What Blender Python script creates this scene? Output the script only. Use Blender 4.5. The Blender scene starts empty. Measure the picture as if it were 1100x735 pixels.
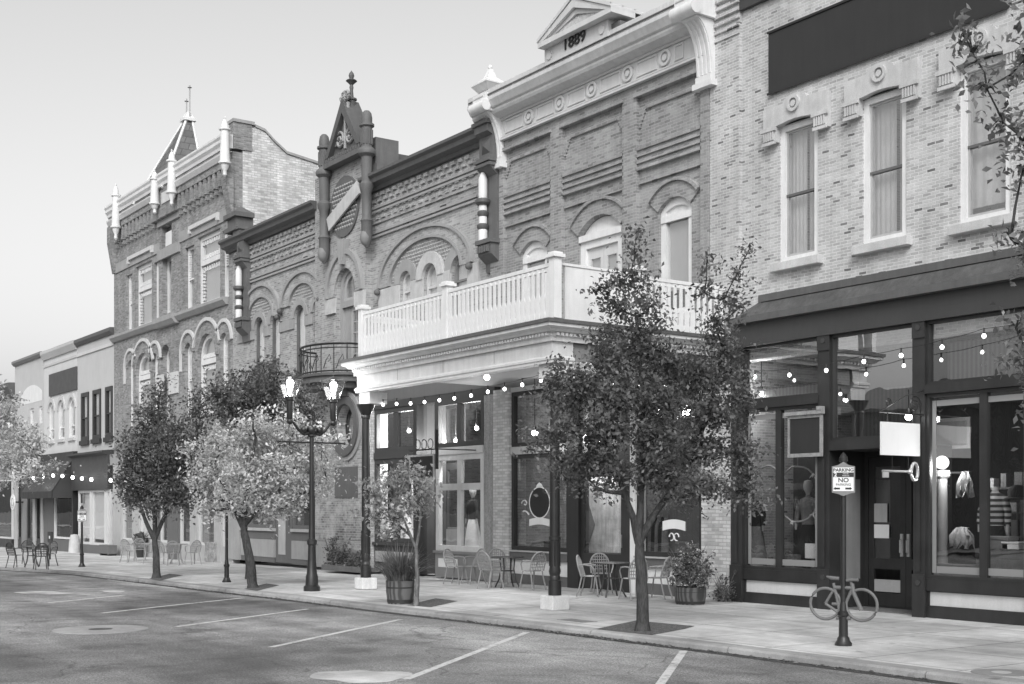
import bpy, math, random
import numpy as np
from mathutils import Vector, Matrix
from mathutils.geometry import tessellate_polygon
random.seed(7)
scn = bpy.context.scene
COL = scn.collection
R = math.radians

# ---------------------------------------------------------------- survey
# The street runs along X, the house fronts face -Y.  Tripod over the origin,
# 1.9 m above the pavement.  These turn a sighting into a position on a known
# vertical plane y=Y or on the ground.
FL, PX, HZ, EYE = 1350.0, 550.0, 546.0, 1.9
YAW = math.atan(950.0 / FL)
CA, SA = math.cos(YAW), math.sin(YAW)
def ray(px, py):
    t = (px - PX) / FL
    return (-CA + SA * t, SA + CA * t, (HZ - py) / FL)
def at(px, py, Y):
    d = ray(px, py); k = Y / d[1]
    return Vector((d[0] * k, Y, EYE + d[2] * k))
def X(px, Y): return at(px, HZ, Y).x
def Z(px, py, Y): return at(px, py, Y).z
def gz(x):
    return 0.0 if x > -25 else -0.008 * (min(-x, 90) - 25)
def gnd(px, py, drop=0.0):
    d = ray(px, py); h = 0.0
    for _ in range(8):
        k = (EYE - h + drop) / -d[2]
        h = gz(d[0] * k)
    return Vector((d[0] * k, d[1] * k, h - drop))
def dep(px, py, k):                       # point at view depth k
    d = ray(px, py)
    return Vector((d[0] * k, d[1] * k, EYE + d[2] * k))
def depth(v): return -CA * v.x + SA * v.y
FY, WY = 18.4, 18.6                       # shop fronts, brick fronts

# ---------------------------------------------------------------- objects
def tag(o, label=None, cat=None, group=None, kind=None):
    if label: o['label'] = label
    if cat: o['category'] = cat
    if group: o['group'] = group
    if kind: o['kind'] = kind
    return o
def thing(name, loc, label, cat, group=None, rz=0.0):
    o = bpy.data.objects.new(name, None); COL.objects.link(o)
    o.empty_display_size = 0.2
    o.location = loc; o.rotation_euler = (0, 0, rz)
    return tag(o, label, cat, group)
def origin(o):
    v = Vector((0, 0, 0))
    while o is not None:
        v += o.location; o = o.parent
    return v
def copy_tree(o, parent=None):
    kids = KIDS.get(o.name, [])
    c = o.copy(); COL.objects.link(c)
    if parent is not None: c.parent = parent
    KIDS[c.name] = []
    for ch in kids:
        KIDS[c.name].append(copy_tree(ch, c))
    return c
KIDS = {}

class MB:
    """collects polygons in world (or the thing's own) coordinates"""
    def __init__(s): s.v = []; s.f = []
    def add(s, vs, fs):
        n = len(s.v); s.v += [tuple(p) for p in vs]
        s.f += [tuple(i + n for i in f) for f in fs]; return s
    def box(s, x0, x1, y0, y1, z0, z1):
        if x0 > x1: x0, x1 = x1, x0
        if y0 > y1: y0, y1 = y1, y0
        if z0 > z1: z0, z1 = z1, z0
        return s.add([(x0,y0,z0),(x1,y0,z0),(x1,y1,z0),(x0,y1,z0),(x0,y0,z1),(x1,y0,z1),(x1,y1,z1),(x0,y1,z1)],
                     [(0,3,2,1),(4,5,6,7),(0,1,5,4),(1,2,6,5),(2,3,7,6),(3,0,4,7)])
    def quad(s, a, b, c, d): return s.add([a, b, c, d], [(0, 1, 2, 3)])
    def prism(s, poly, holes, y0, y1):
        """polygon in (x,z) with holes, from y0 (front) to y1 (back)"""
        loops = [poly] + list(holes)
        vec = [[Vector((p[0], p[1], 0)) for p in lp] for lp in loops]
        tri = tessellate_polygon(vec)
        flat = [p for lp in loops for p in lp]; n = len(flat)
        vs = [(p[0], y0, p[1]) for p in flat] + [(p[0], y1, p[1]) for p in flat]
        fs = []
        for a, b, c in tri:
            A, B, Cc = flat[a], flat[b], flat[c]
            cr = (B[0]-A[0])*(Cc[1]-A[1]) - (B[1]-A[1])*(Cc[0]-A[0])
            if cr < 0: a, c = c, a
            fs.append((a, b, c)); fs.append((c+n, b+n, a+n))
        off = 0
        for li, lp in enumerate(loops):
            m = len(lp)
            area = sum(lp[i][0]*lp[(i+1)%m][1]-lp[(i+1)%m][0]*lp[i][1] for i in range(m))
            flip = (area > 0) == (li == 0)
            for i in range(m):
                a, b = off+i, off+(i+1)%m
                fs.append((b, a, a+n, b+n) if flip else (a, b, b+n, a+n))
            off += m
        return s.add(vs, fs)
    def prism_x(s, prof, x0, x1):
        """profile in (y,z) run along x"""
        m = len(prof)
        tri = tessellate_polygon([[Vector((p[0], p[1], 0)) for p in prof]])
        vs = [(x0, p[0], p[1]) for p in prof] + [(x1, p[0], p[1]) for p in prof]
        fs = [(i, (i+1) % m, (i+1) % m + m, i + m) for i in range(m)]
        for t in tri: fs.append(t); fs.append(tuple(i+m for i in reversed(t)))
        return s.add(vs, fs)
    def sweep(s, path, prof, cap=True):
        """profile (offset out to the right of the path, z) swept along a plan path with mitres"""
        n, m = len(path), len(prof); vs = []
        for i in range(n):
            ns = []
            for j in (i - 1, i):
                if 0 <= j < n - 1:
                    dx, dy = path[j+1][0]-path[j][0], path[j+1][1]-path[j][1]
                    L = math.hypot(dx, dy); ns.append((dy/L, -dx/L))
            if len(ns) == 2:
                k = 1 + ns[0][0]*ns[1][0] + ns[0][1]*ns[1][1]
                nn = ((ns[0][0]+ns[1][0])/k, (ns[0][1]+ns[1][1])/k)
            else: nn = ns[0]
            for o, z in prof: vs.append((path[i][0]+nn[0]*o, path[i][1]+nn[1]*o, z))
        fs = []
        for i in range(n-1):
            for j in range(m):
                a, b = i*m+j, i*m+(j+1) % m
                fs.append((a, b, b+m, a+m))
        if cap:
            tri = tessellate_polygon([[Vector((p[0], p[1], 0)) for p in prof]])
            for t in tri: fs.append(t); fs.append(tuple(i+(n-1)*m for i in reversed(t)))
        return s.add(vs, fs)
    def lathe(s, prof, c=(0, 0, 0), n=16, sx=1.0, sy=1.0):
        """profile (r,z) turned about the vertical through c"""
        m = len(prof); vs = []; fs = []
        for i in range(n):
            a = 2*math.pi*i/n
            for r, z in prof: vs.append((c[0]+r*sx*math.cos(a), c[1]+r*sy*math.sin(a), c[2]+z))
        for i in range(n):
            k = (i+1) % n
            for j in range(m-1): fs.append((i*m+j, k*m+j, k*m+j+1, i*m+j+1))
        if prof[0][0] > 1e-4: fs.append(tuple(i*m for i in reversed(range(n))))
        if prof[-1][0] > 1e-4: fs.append(tuple(i*m+m-1 for i in range(n)))
        return s.add(vs, fs)
    def tube(s, pts, rad, n=8, closed=False):
        pts = [Vector(p) for p in pts]; m = len(pts)
        if not isinstance(rad, (list, tuple)): rad = [rad]*m
        vs = []; up = Vector((0.13, 0.21, 0.97))
        for i, p in enumerate(pts):
            if closed: d = pts[(i+1) % m] - pts[i-1]
            else: d = pts[min(i+1, m-1)] - pts[max(i-1, 0)]
            d.normalize()
            u = up if abs(d.dot(up)) < 0.93 else Vector((1, 0.1, 0))
            a = d.cross(u).normalized(); b = a.cross(d).normalized()
            for k in range(n):
                w = 2*math.pi*k/n
                vs.append(p + (a*math.cos(w) + b*math.sin(w))*rad[i])
        fs = []
        for i in range(m if closed else m-1):
            j = (i+1) % m
            for k in range(n):
                l = (k+1) % n
                fs.append((i*n+k, i*n+l, j*n+l, j*n+k))
        if not closed:
            fs.append(tuple(reversed(range(n)))); fs.append(tuple((m-1)*n+k for k in range(n)))
        return s.add(vs, fs)
    def ball(s, c, r, n=12, sx=1, sy=1, sz=1):
        m = max(5, n//2)
        return s.lathe([(max(1e-5, math.sin(math.pi*i/m))*r, -math.cos(math.pi*i/m)*r*sz) for i in range(m+1)], c, n, sx, sy)
    def build(s, name, mat, parent=None, smooth=None, bevel=0.0, fix=True):
        me = bpy.data.meshes.new(name)
        o = bpy.data.objects.new(name, me)
        vs = s.v
        if parent is not None:
            L = origin(parent); vs = [(a-L.x, b-L.y, c-L.z) for a, b, c in vs]
            o.parent = parent; KIDS.setdefault(parent.name, []).append(o)
        me.from_pydata(vs, [], s.f)
        if mat is not None: me.materials.append(mat)
        COL.objects.link(o)
        if fix:
            import bmesh
            b = bmesh.new(); b.from_mesh(me)
            bmesh.ops.recalc_face_normals(b, faces=b.faces); b.to_mesh(me); b.free()
        if smooth:
            me.shade_smooth(); me.set_sharp_from_angle(angle=R(smooth))
        if bevel:
            md = o.modifiers.new('edge', 'BEVEL'); md.width = bevel; md.segments = 2; md.limit_method = 'ANGLE'
        return o

def arch(u0, u1, z0, zs, za, n=14):
    """opening outline: flat foot at z0, springing at zs, crown at za"""
    if u0 > u1: u0, u1 = u1, u0
    if za - zs < 1e-3: return [(u0, z0), (u1, z0), (u1, zs), (u0, zs)]
    w = (u1-u0)/2; h = za-zs; r = (w*w+h*h)/(2*h); cz = za-r; c = (u0+u1)/2
    a0 = math.atan2(zs-cz, w); a1 = math.pi-a0
    return [(u0, z0), (u1, z0)] + [(c+r*math.cos(a0+(a1-a0)*i/n), cz+r*math.sin(a0+(a1-a0)*i/n)) for i in range(n+1)]
def inset(u0, u1, z0, zs, za, t):
    if u0 > u1: u0, u1 = u1, u0
    return (u0+t, u1-t, z0+t, zs if za > zs + 1e-3 else zs-t, za-t if za > zs + 1e-3 else za-t)
def arcring(uc, zs, r0, r1, n=22, a0=0.0, a1=math.pi, sq=1.0):
    o = [(uc+r1*math.cos(a0+(a1-a0)*i/n), zs+sq*r1*math.sin(a0+(a1-a0)*i/n)) for i in range(n+1)]
    i_ = [(uc+r0*math.cos(a1-(a1-a0)*i/n), zs+sq*r0*math.sin(a1-(a1-a0)*i/n)) for i in range(n+1)]
    return o + i_

# ---------------------------------------------------------------- materials
class NT:
    def __init__(s, name):
        s.m = bpy.data.materials.new(name); s.m.use_nodes = True
        s.t = s.m.node_tree; s.t.nodes.clear()
        s.out = s.n('ShaderNodeOutputMaterial')
    def n(s, typ, **kw):
        nd = s.t.nodes.new(typ)
        for k, v in kw.items(): setattr(nd, k, v)
        return nd
    def l(s, a, b): s.t.links.new(a, b)
    def math(s, op, a, b=None, clamp=False):
        nd = s.n('ShaderNodeMath', operation=op, use_clamp=clamp)
        for i, x in enumerate((a, b)):
            if x is None: continue
            if isinstance(x, (int, float)): nd.inputs[i].default_value = x
            else: s.l(x, nd.inputs[i])
        return nd.outputs[0]
    def noise(s, vec, scale, detail=6, rough=0.6):
        nd = s.n('ShaderNodeTexNoise'); nd.inputs['Scale'].default_value = scale
        nd.inputs['Detail'].default_value = detail; nd.inputs['Roughness'].default_value = rough
        s.l(vec, nd.inputs['Vector']); return nd.outputs['Fac']
    def ramp(s, x, stops):
        nd = s.n('ShaderNodeValToRGB'); s.l(x, nd.inputs[0]); e = nd.color_ramp.elements
        for i, (p, v) in enumerate(stops):
            if i < 2: el = e[i]; el.position = p
            else: el = e.new(p)
            el.color = (v, v, v, 1)
        return nd.outputs['Color']
    def maprange(s, x, a, b, c, d):
        nd = s.n('ShaderNodeMapRange'); s.l(x, nd.inputs[0])
        for i, v in enumerate((a, b, c, d)): nd.inputs[i+1].default_value = v
        return nd.outputs[0]
    def bsdf(s, col, rough=0.6, bump=None, bstr=0.3, bdist=0.01, spec=0.5, metal=0.0, rsock=None):
        p = s.n('ShaderNodeBsdfPrincipled')
        if isinstance(col, (int, float)): p.inputs['Base Color'].default_value = (col, col, col, 1)
        else: s.l(col, p.inputs['Base Color'])
        p.inputs['Roughness'].default_value = rough; p.inputs['Metallic'].default_value = metal
        if rsock is not None: s.l(rsock, p.inputs['Roughness'])
        p.inputs['Specular IOR Level'].default_value = spec
        if bump is not None:
            b = s.n('ShaderNodeBump'); b.inputs['Strength'].default_value = bstr; b.inputs['Distance'].default_value = bdist
            s.l(bump, b.inputs['Height']); s.l(b.outputs[0], p.inputs['Normal'])
        s.l(p.outputs[0], s.out.inputs[0]); return p

def paint(name, v, rough=0.55, var=0.18, scale=2.5, fine=0.12, spec=0.4, bump=0.15, metal=0.0):
    """painted or plain surface with weathering blotches and fine grain"""
    k = NT(name); tc = k.n('ShaderNodeTexCoord').outputs['Object']
    a = k.noise(tc, scale, 8, 0.65); b = k.noise(tc, 55, 3, 0.6)
    st = k.n('ShaderNodeMapping'); st.inputs['Scale'].default_value = (6, 6, 0.6); k.l(tc, st.inputs[0])
    c = k.noise(st.outputs[0], 1.6, 5, 0.6)
    x = k.maprange(a, 0.25, 0.75, 1-var, 1+var); y = k.maprange(b, 0.3, 0.7, 1-fine, 1+fine)
    z = k.maprange(c, 0.3, 0.75, 1+var*0.5, 1-var*0.7)
    f = k.math('MULTIPLY', k.math('MULTIPLY', k.math('MULTIPLY', x, y), z), v)
    f = k.math('MINIMUM', f, 0.9)
    k.bsdf(f, rough, b, bump, 0.004, spec, metal, k.maprange(a, 0.2, 0.8, max(rough-0.12, 0.05), min(rough+0.15, 1)))
    return k.m

def brick(name, stops, mortar, w=0.215, h=0.075, ms=0.011, bump=0.6, blotch=0.22, worn=0.0, wornv=0.6, wscale=0.8, frac=0.5):
    k = NT(name); tc = k.n('ShaderNodeTexCoord').outputs['Object']
    sp = k.n('ShaderNodeSeparateXYZ'); k.l(tc, sp.inputs[0])
    cb = k.n('ShaderNodeCombineXYZ')
    k.l(k.math('ADD', sp.outputs[0], sp.outputs[1]), cb.inputs[0]); k.l(sp.outputs[2], cb.inputs[1])
    # hand-laid wobble
    nv = k.n('ShaderNodeTexNoise'); nv.inputs['Scale'].default_value = 9; k.l(tc, nv.inputs['Vector'])
    vm = k.n('ShaderNodeVectorMath', operation='MULTIPLY_ADD'); k.l(nv.outputs['Color'], vm.inputs[0])
    vm.inputs[1].default_value = (0.02, 0.012, 0); k.l(cb.outputs[0], vm.inputs[2])
    bt = k.n('ShaderNodeTexBrick'); k.l(vm.outputs[0], bt.inputs['Vector'])
    bt.offset = frac
    bt.inputs['Color1'].default_value = (0, 0, 0, 1); bt.inputs['Color2'].default_value = (1, 1, 1, 1)
    bt.inputs['Mortar'].default_value = (0.5, 0.5, 0.5, 1)
    bt.inputs['Scale'].default_value = 1; bt.inputs['Brick Width'].default_value = w
    bt.inputs['Row Height'].default_value = h; bt.inputs['Mortar Size'].default_value = ms
    bt.inputs['Mortar Smooth'].default_value = 0.25; bt.inputs['Bias'].default_value = 0
    bw = k.n('ShaderNodeRGBToBW'); k.l(bt.outputs['Color'], bw.inputs[0])
    col = k.ramp(bw.outputs[0], stops)
    gr = k.noise(tc, 60, 4, 0.7); bl = k.noise(tc, 0.9, 7, 0.65)
    f = k.math('MULTIPLY', col, k.maprange(gr, 0.25, 0.75, 0.8, 1.2))
    mx = k.n('ShaderNodeMix', data_type='FLOAT'); k.l(bt.outputs['Fac'], mx.inputs[0])
    k.l(f, mx.inputs[2]); mx.inputs[3].default_value = mortar
    g = k.math('MULTIPLY', mx.outputs[0], k.maprange(bl, 0.25, 0.75, 1-blotch, 1+blotch))
    sm = k.n('ShaderNodeMapping'); sm.inputs['Scale'].default_value = (2.2, 2.2, 0.22); k.l(tc, sm.inputs[0])     # rain streaks and soot
    g = k.math('MULTIPLY', g, k.maprange(k.noise(sm.outputs[0], 1.4, 6, 0.65), 0.3, 0.72, 1.12, 0.8))
    if worn:
        wn = k.noise(tc, wscale, 8, 0.7); wf = k.ramp(wn, [(0.62-worn*0.3, 0), (0.70-worn*0.2, 1)])
        m2 = k.n('ShaderNodeMix', data_type='FLOAT'); k.l(k.math('MULTIPLY', wf, k.maprange(gr, 0.3, 0.7, 0.4, 1.0)), m2.inputs[0])
        k.l(g, m2.inputs[2]); m2.inputs[3].default_value = wornv; g = m2.outputs[0]
    hgt = k.math('SUBTRACT', k.math('MULTIPLY', gr, 0.35), bt.outputs['Fac'])
    k.bsdf(g, 0.88, hgt, bump, 0.012, 0.25)
    return k.m

def glass(name, refl=0.25, tint=0.85, wav=0.02):
    k = NT(name); tc = k.n('ShaderNodeTexCoord').outputs['Object']
    nz = k.noise(tc, 1.3, 2, 0.5)
    bp = k.n('ShaderNodeBump'); bp.inputs['Strength'].default_value = wav; bp.inputs['Distance'].default_value = 0.3
    k.l(nz, bp.inputs['Height'])
    g = k.n('ShaderNodeBsdfGlossy'); g.inputs['Roughness'].default_value = 0.0
    g.inputs['Color'].default_value = (0.95, 0.95, 0.95, 1); k.l(bp.outputs[0], g.inputs['Normal'])
    t = k.n('ShaderNodeBsdfTransparent'); t.inputs['Color'].default_value = (tint, tint, tint, 1)
    fr = k.n('ShaderNodeFresnel'); fr.inputs['IOR'].default_value = 1.5
    fac = k.math('ADD', k.math('MULTIPLY', fr.outputs[0], 1-refl), refl, True)
    ge = k.n('ShaderNodeNewGeometry'); fac = k.math('MULTIPLY', fac, k.math('SUBTRACT', 1.0, ge.outputs['Backfacing']))   # the far face of a pane adds nothing
    tc2 = k.n('ShaderNodeMix', data_type='RGBA'); k.l(ge.outputs['Backfacing'], tc2.inputs[0]); tc2.inputs[6].default_value = (tint, tint, tint, 1); tc2.inputs[7].default_value = (1, 1, 1, 1)
    k.l(tc2.outputs[2], t.inputs['Color'])
    mx = k.n('ShaderNodeMixShader'); k.l(fac, mx.inputs[0]); k.l(t.outputs[0], mx.inputs[1]); k.l(g.outputs[0], mx.inputs[2])
    k.l(mx.outputs[0], k.out.inputs[0]); return k.m

def glow(name, e):
    k = NT(name); em = k.n('ShaderNodeEmission'); em.inputs['Strength'].default_value = e
    k.l(em.outputs[0], k.out.inputs[0]); return k.m

def leafmat(name, lo, hi, rough=0.45, trans=0.35):
    k = NT(name); ge = k.n('ShaderNodeNewGeometry'); tc = k.n('ShaderNodeTexCoord').outputs['Object']
    rnd = ge.outputs['Random Per Island']; nz = k.noise(tc, 2.4, 3, 0.5)
    v = k.math('ADD', k.maprange(rnd, 0, 1, lo+(hi-lo)*0.2, hi-(hi-lo)*0.2), k.maprange(nz, 0.3, 0.7, -(hi-lo)*0.38, (hi-lo)*0.38))
    v = k.math('MAXIMUM', v, 0.012)
    p = k.n('ShaderNodeBsdfPrincipled'); k.l(v, p.inputs['Base Color']); p.inputs['Roughness'].default_value = rough
    p.inputs['Specular IOR Level'].default_value = 0.5
    t = k.n('ShaderNodeBsdfTranslucent'); k.l(k.math('MULTIPLY', v, 1.3), t.inputs['Color'])
    mx = k.n('ShaderNodeMixShader'); mx.inputs[0].default_value = trans
    k.l(p.outputs[0], mx.inputs[1]); k.l(t.outputs[0], mx.inputs[2]); k.l(mx.outputs[0], k.out.inputs[0]); return k.m

def asphalt():
    k = NT('asphalt'); tc = k.n('ShaderNodeTexCoord').outputs['Object']
    big = k.noise(tc, 0.16, 6, 0.6); mid = k.noise(tc, 1.6, 6, 0.65); fine = k.noise(tc, 32, 3, 0.9); grit = k.noise(tc, 85, 2, 0.6)
    st = k.n('ShaderNodeMapping'); st.inputs['Scale'].default_value = (0.12, 1.1, 1); k.l(tc, st.inputs[0])
    lane = k.noise(st.outputs[0], 0.7, 4, 0.55)
    v = k.math('MULTIPLY', k.maprange(big, 0.36, 0.64, 0.42, 1.6), k.maprange(mid, 0.25, 0.75, 0.7, 1.3))
    v = k.math('MULTIPLY', v, k.maprange(lane, 0.32, 0.68, 0.62, 1.35))
    v = k.math('MULTIPLY', v, k.maprange(fine, 0.36, 0.64, 0.45, 1.55))
    v = k.math('MULTIPLY', v, k.maprange(grit, 0.35, 0.65, 0.55, 1.5))
    vo = k.n('ShaderNodeTexVoronoi', feature='DISTANCE_TO_EDGE'); vo.inputs['Scale'].default_value = 0.33
    wv = k.n('ShaderNodeVectorMath', operation='MULTIPLY_ADD'); nn = k.n('ShaderNodeTexNoise'); nn.inputs['Scale'].default_value = 1.3
    k.l(tc, nn.inputs['Vector']); k.l(nn.outputs['Color'], wv.inputs[0]); wv.inputs[1].default_value = (0.9, 0.9, 0); k.l(tc, wv.inputs[2])
    k.l(wv.outputs[0], vo.inputs['Vector'])
    cr = k.ramp(vo.outputs['Distance'], [(0.0, 0.5), (0.007, 1.0)])
    v = k.math('MULTIPLY', v, cr); v = k.math('MULTIPLY', v, k.ramp(k.noise(tc, 0.75, 5, 0.6), [(0.33, 0.55), (0.44, 1.0)])); v = k.math('MULTIPLY', v, 0.195)
    k.bsdf(v, 0.62, fine, 0.7, 0.012, 0.45, 0, k.maprange(big, 0.3, 0.7, 0.5, 0.75)); return k.m

def concrete(name, v, jx=1.5, jy=1.6, joint=0.52, stain=0.46):
    k = NT(name); tc = k.n('ShaderNodeTexCoord').outputs['Object']
    a = k.noise(tc, 0.55, 8, 0.65); b = k.noise(tc, 6, 6, 0.7); c = k.noise(tc, 70, 3, 0.7)
    st = k.n('ShaderNodeMapping'); st.inputs['Scale'].default_value = (0.3, 1.6, 1); k.l(tc, st.inputs[0])
    s2 = k.noise(st.outputs[0], 1.3, 6, 0.6)
    f = k.math('MULTIPLY', k.maprange(a, 0.3, 0.72, 1-stain, 1+stain*0.6), k.maprange(b, 0.25, 0.75, 0.86, 1.14))
    f = k.math('MULTIPLY', f, k.maprange(c, 0.3, 0.7, 0.86, 1.14)); f = k.math('MULTIPLY', f, k.maprange(s2, 0.3, 0.7, 1.12, 0.84))
    spot = k.noise(tc, 2.6, 3, 0.5); f = k.math('MULTIPLY', f, k.ramp(spot, [(0.27, 0.62), (0.33, 1.0)]))
    hgt = c
    if jx:
        bt = k.n('ShaderNodeTexBrick'); bt.offset = 0.0; k.l(tc, bt.inputs['Vector']); bt.inputs['Scale'].default_value = 1
        bt.inputs['Brick Width'].default_value = jx; bt.inputs['Row Height'].default_value = jy
        bt.inputs['Mortar Size'].default_value = 0.02; bt.inputs['Mortar Smooth'].default_value = 0.3
        bt.inputs['Color1'].default_value = (0.9, 0.9, 0.9, 1); bt.inputs['Color2'].default_value = (1.08, 1.08, 1.08, 1); bt.inputs['Mortar'].default_value = (1, 1, 1, 1)
        bw = k.n('ShaderNodeRGBToBW'); k.l(bt.outputs['Color'], bw.inputs[0])
        f = k.math('MULTIPLY', f, bw.outputs[0])
        f = k.math('MULTIPLY', f, k.maprange(bt.outputs['Fac'], 0, 1, 1, joint))
        hgt = k.math('SUBTRACT', k.math('MULTIPLY', c, 0.4), bt.outputs['Fac'])
    f = k.math('MULTIPLY', f, v)
    k.bsdf(f, 0.85, hgt, 0.35, 0.008, 0.3); return k.m

def bark(name, v):
    k = NT(name); tc = k.n('ShaderNodeTexCoord').outputs['Object']
    st = k.n('ShaderNodeMapping'); st.inputs['Scale'].default_value = (9, 9, 2.2); k.l(tc, st.inputs[0])
    a = k.noise(st.outputs[0], 3.0, 8, 0.75); b = k.noise(tc, 5, 4, 0.6)
    f = k.math('MULTIPLY', k.maprange(a, 0.3, 0.7, 0.4, 1.6), k.maprange(b, 0.3, 0.7, 0.75, 1.25)); f = k.math('MULTIPLY', f, v)
    k.bsdf(f, 0.9, a, 1.0, 0.03, 0.2); return k.m

def stripes(name, a, b, sx, sz, rough=0.8, axis='Z', sharp=0.06, nz=0.0):
    k = NT(name); tc = k.n('ShaderNodeTexCoord').outputs['Object']
    w = k.n('ShaderNodeTexWave', wave_type='BANDS', bands_direction=axis); w.inputs['Scale'].default_value = sx
    w.inputs['Distortion'].default_value = nz; w.inputs['Detail'].default_value = 2
    k.l(tc, w.inputs['Vector']); f = k.ramp(w.outputs['Fac'], [(0.5-sharp, a), (0.5+sharp, b)])
    k.bsdf(f, rough); return k.m

def lace(name, a, b, s=38):
    k = NT(name); tc = k.n('ShaderNodeTexCoord').outputs['Object']
    vo = k.n('ShaderNodeTexVoronoi', feature='F1'); vo.inputs['Scale'].default_value = s; vo.inputs['Randomness'].default_value = 0.15
    k.l(tc, vo.inputs['Vector']); f = k.ramp(vo.outputs['Distance'], [(0.28, b), (0.42, a)])
    k.bsdf(f, 0.6); return k.m

M = {}
M['asphalt'] = asphalt()
M['gutter'] = paint('gutter shadow and dirt', 0.055, 0.9, 0.4, 4, 0.5)  # kerb's shadow line put into the colour of the dirty road edge
M['walk'] = concrete('pavement concrete', 0.57)
M['kerb'] = concrete('kerb concrete', 0.33, 0, 0, stain=0.45)
M['earth'] = paint('ground earth', 0.14, 0.95, 0.3, 1.0, 0.3)
M['collar'] = concrete('collar concrete', 0.34, 0, 0, stain=0.2)
def wornline():
    k = NT('worn road paint'); tc = k.n('ShaderNodeTexCoord').outputs['Object']
    a = k.noise(tc, 16, 6, 0.8); b = k.noise(tc, 1.7, 5, 0.6)
    f = k.ramp(k.math('ADD', k.math('MULTIPLY', a, 0.6), k.math('MULTIPLY', b, 0.4)), [(0.38, 0.2), (0.5, 0.58)])
    k.bsdf(f, 0.7, a, 0.4, 0.006); return k.m
M['line'] = wornline()
M['patch'] = concrete('bright worn patch', 0.62, 0, 0, stain=0.5)
M['soil'] = paint('bark mulch', 0.1, 0.95, 0.5, 14, 0.9, bump=1.0)
M['pale_brick'] = brick('pale brick', [(0.0, 0.15), (0.025, 0.22), (0.06, 0.37), (0.35, 0.46), (0.7, 0.51), (1.0, 0.57)], 0.65, w=0.175, h=0.058, ms=0.0075, blotch=0.16)
M['pier_brick'] = brick('painted pier brick', [(0.0, 0.42), (0.5, 0.6), (1.0, 0.66)], 0.45, blotch=0.15)
M['red_brick'] = brick('red brick', [(0.0, 0.20), (0.2, 0.28), (0.6, 0.315), (1.0, 0.37)], 0.39, w=0.205, h=0.068, ms=0.009, blotch=0.16)
M['tan_brick'] = brick('tan brick', [(0.0, 0.25), (0.3, 0.33), (0.7, 0.39), (1.0, 0.45)], 0.46, w=0.205, h=0.068, ms=0.009, blotch=0.18)
M['grey_brick'] = brick('grand house brick', [(0.0, 0.19), (0.3, 0.25), (0.7, 0.31), (1.0, 0.37)], 0.30, blotch=0.2)
M['white_brick'] = brick('limewashed brick', [(0.0, 0.42), (0.4, 0.6), (1.0, 0.74)], 0.48, w=0.26, h=0.09, ms=0.014, blotch=0.22, worn=0.2, wornv=0.74)
M['worn_brick'] = brick('flaking painted brick', [(0.0, 0.14), (0.4, 0.24), (1.0, 0.34)], 0.4, blotch=0.3, worn=0.55, wornv=0.58, wscale=1.3)
M['stucco'] = paint('pale stucco', 0.52, 0.85, 0.08, 0.7, 0.05)
M['stucco_light'] = paint('lighter stucco', 0.60, 0.85, 0.08, 0.7, 0.05)
M['stucco_faded'] = paint('faded white paint', 0.74, 0.85, 0.08, 2, 0.05)
M['stone'] = paint('pale trim stone', 0.52, 0.8, 0.18, 2, 0.12, bump=0.4)
M['rough_stone'] = paint('rough hewn stone', 0.3, 0.9, 0.4, 7, 0.3, bump=1.0)
M['tan_trim'] = paint('tan painted trim', 0.34, 0.7, 0.14, 2, 0.1)
M['white'] = paint('white paint', 0.74, 0.5, 0.11, 1.5, 0.05)
M['white_aged'] = paint('aged white boards', 0.60, 0.55, 0.16, 0.9, 0.07)
M['white_block'] = paint('whitewashed concrete', 0.68, 0.85, 0.14, 5, 0.12, bump=0.5)
M['offwhite'] = paint('off white paint', 0.6, 0.55, 0.1, 1.5, 0.04)
M['grey_trim'] = paint('grey painted wood', 0.22, 0.55, 0.12, 2, 0.06)
M['light_trim'] = paint('light grey painted wood', 0.42, 0.55, 0.12, 2, 0.06)
M['deep_trim'] = paint('deep grey painted wood', 0.06, 0.5, 0.16, 2, 0.08)
M['mid_trim'] = paint('mid grey painted wood', 0.13, 0.5, 0.14, 2, 0.08)
M['dark_trim'] = paint('dark painted wood', 0.03, 0.42, 0.25, 2, 0.1, spec=0.5)
M['dark_stone'] = paint('dark painted stone', 0.13, 0.6, 0.2, 2, 0.12)
M['cornice_dark'] = paint('dark metal cornice', 0.105, 0.5, 0.2, 1.5, 0.08)
M['fascia'] = paint('dark fascia board', 0.05, 0.45, 0.12, 1.2, 0.05, spec=0.5)
M['shingle'] = paint('weathered canopy roofing', 0.09, 0.6, 0.4, 1.8, 0.2)
M['black'] = paint('black iron paint', 0.016, 0.38, 0.25, 3, 0.15, spec=0.6)
M['signdark'] = paint('dark sign board', 0.032, 0.5, 0.12, 2, 0.05)
M['signgrey'] = paint('slate grey sign board', 0.075, 0.5, 0.08, 2, 0.05)
M['frame_grey'] = paint('weathered frame', 0.3, 0.7, 0.3, 9, 0.25)
M['signwhite'] = paint('white sign board', 0.82, 0.45, 0.03, 2, 0.02)
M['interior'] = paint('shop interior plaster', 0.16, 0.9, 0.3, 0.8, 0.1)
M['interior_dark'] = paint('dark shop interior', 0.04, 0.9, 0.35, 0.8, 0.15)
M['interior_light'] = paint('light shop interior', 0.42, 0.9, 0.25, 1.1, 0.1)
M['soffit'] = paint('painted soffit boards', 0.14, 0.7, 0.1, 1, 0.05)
M['slate'] = brick('spire slates', [(0, 0.13), (1, 0.2)], 0.09, w=0.5, h=0.32, ms=0.02, bump=0.4)
M['tin'] = paint('pale standing seam tin', 0.6, 0.4, 0.08, 1, 0.04)
M['blind'] = paint('roller blind', 0.46, 0.85, 0.05, 1, 0.03)
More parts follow.
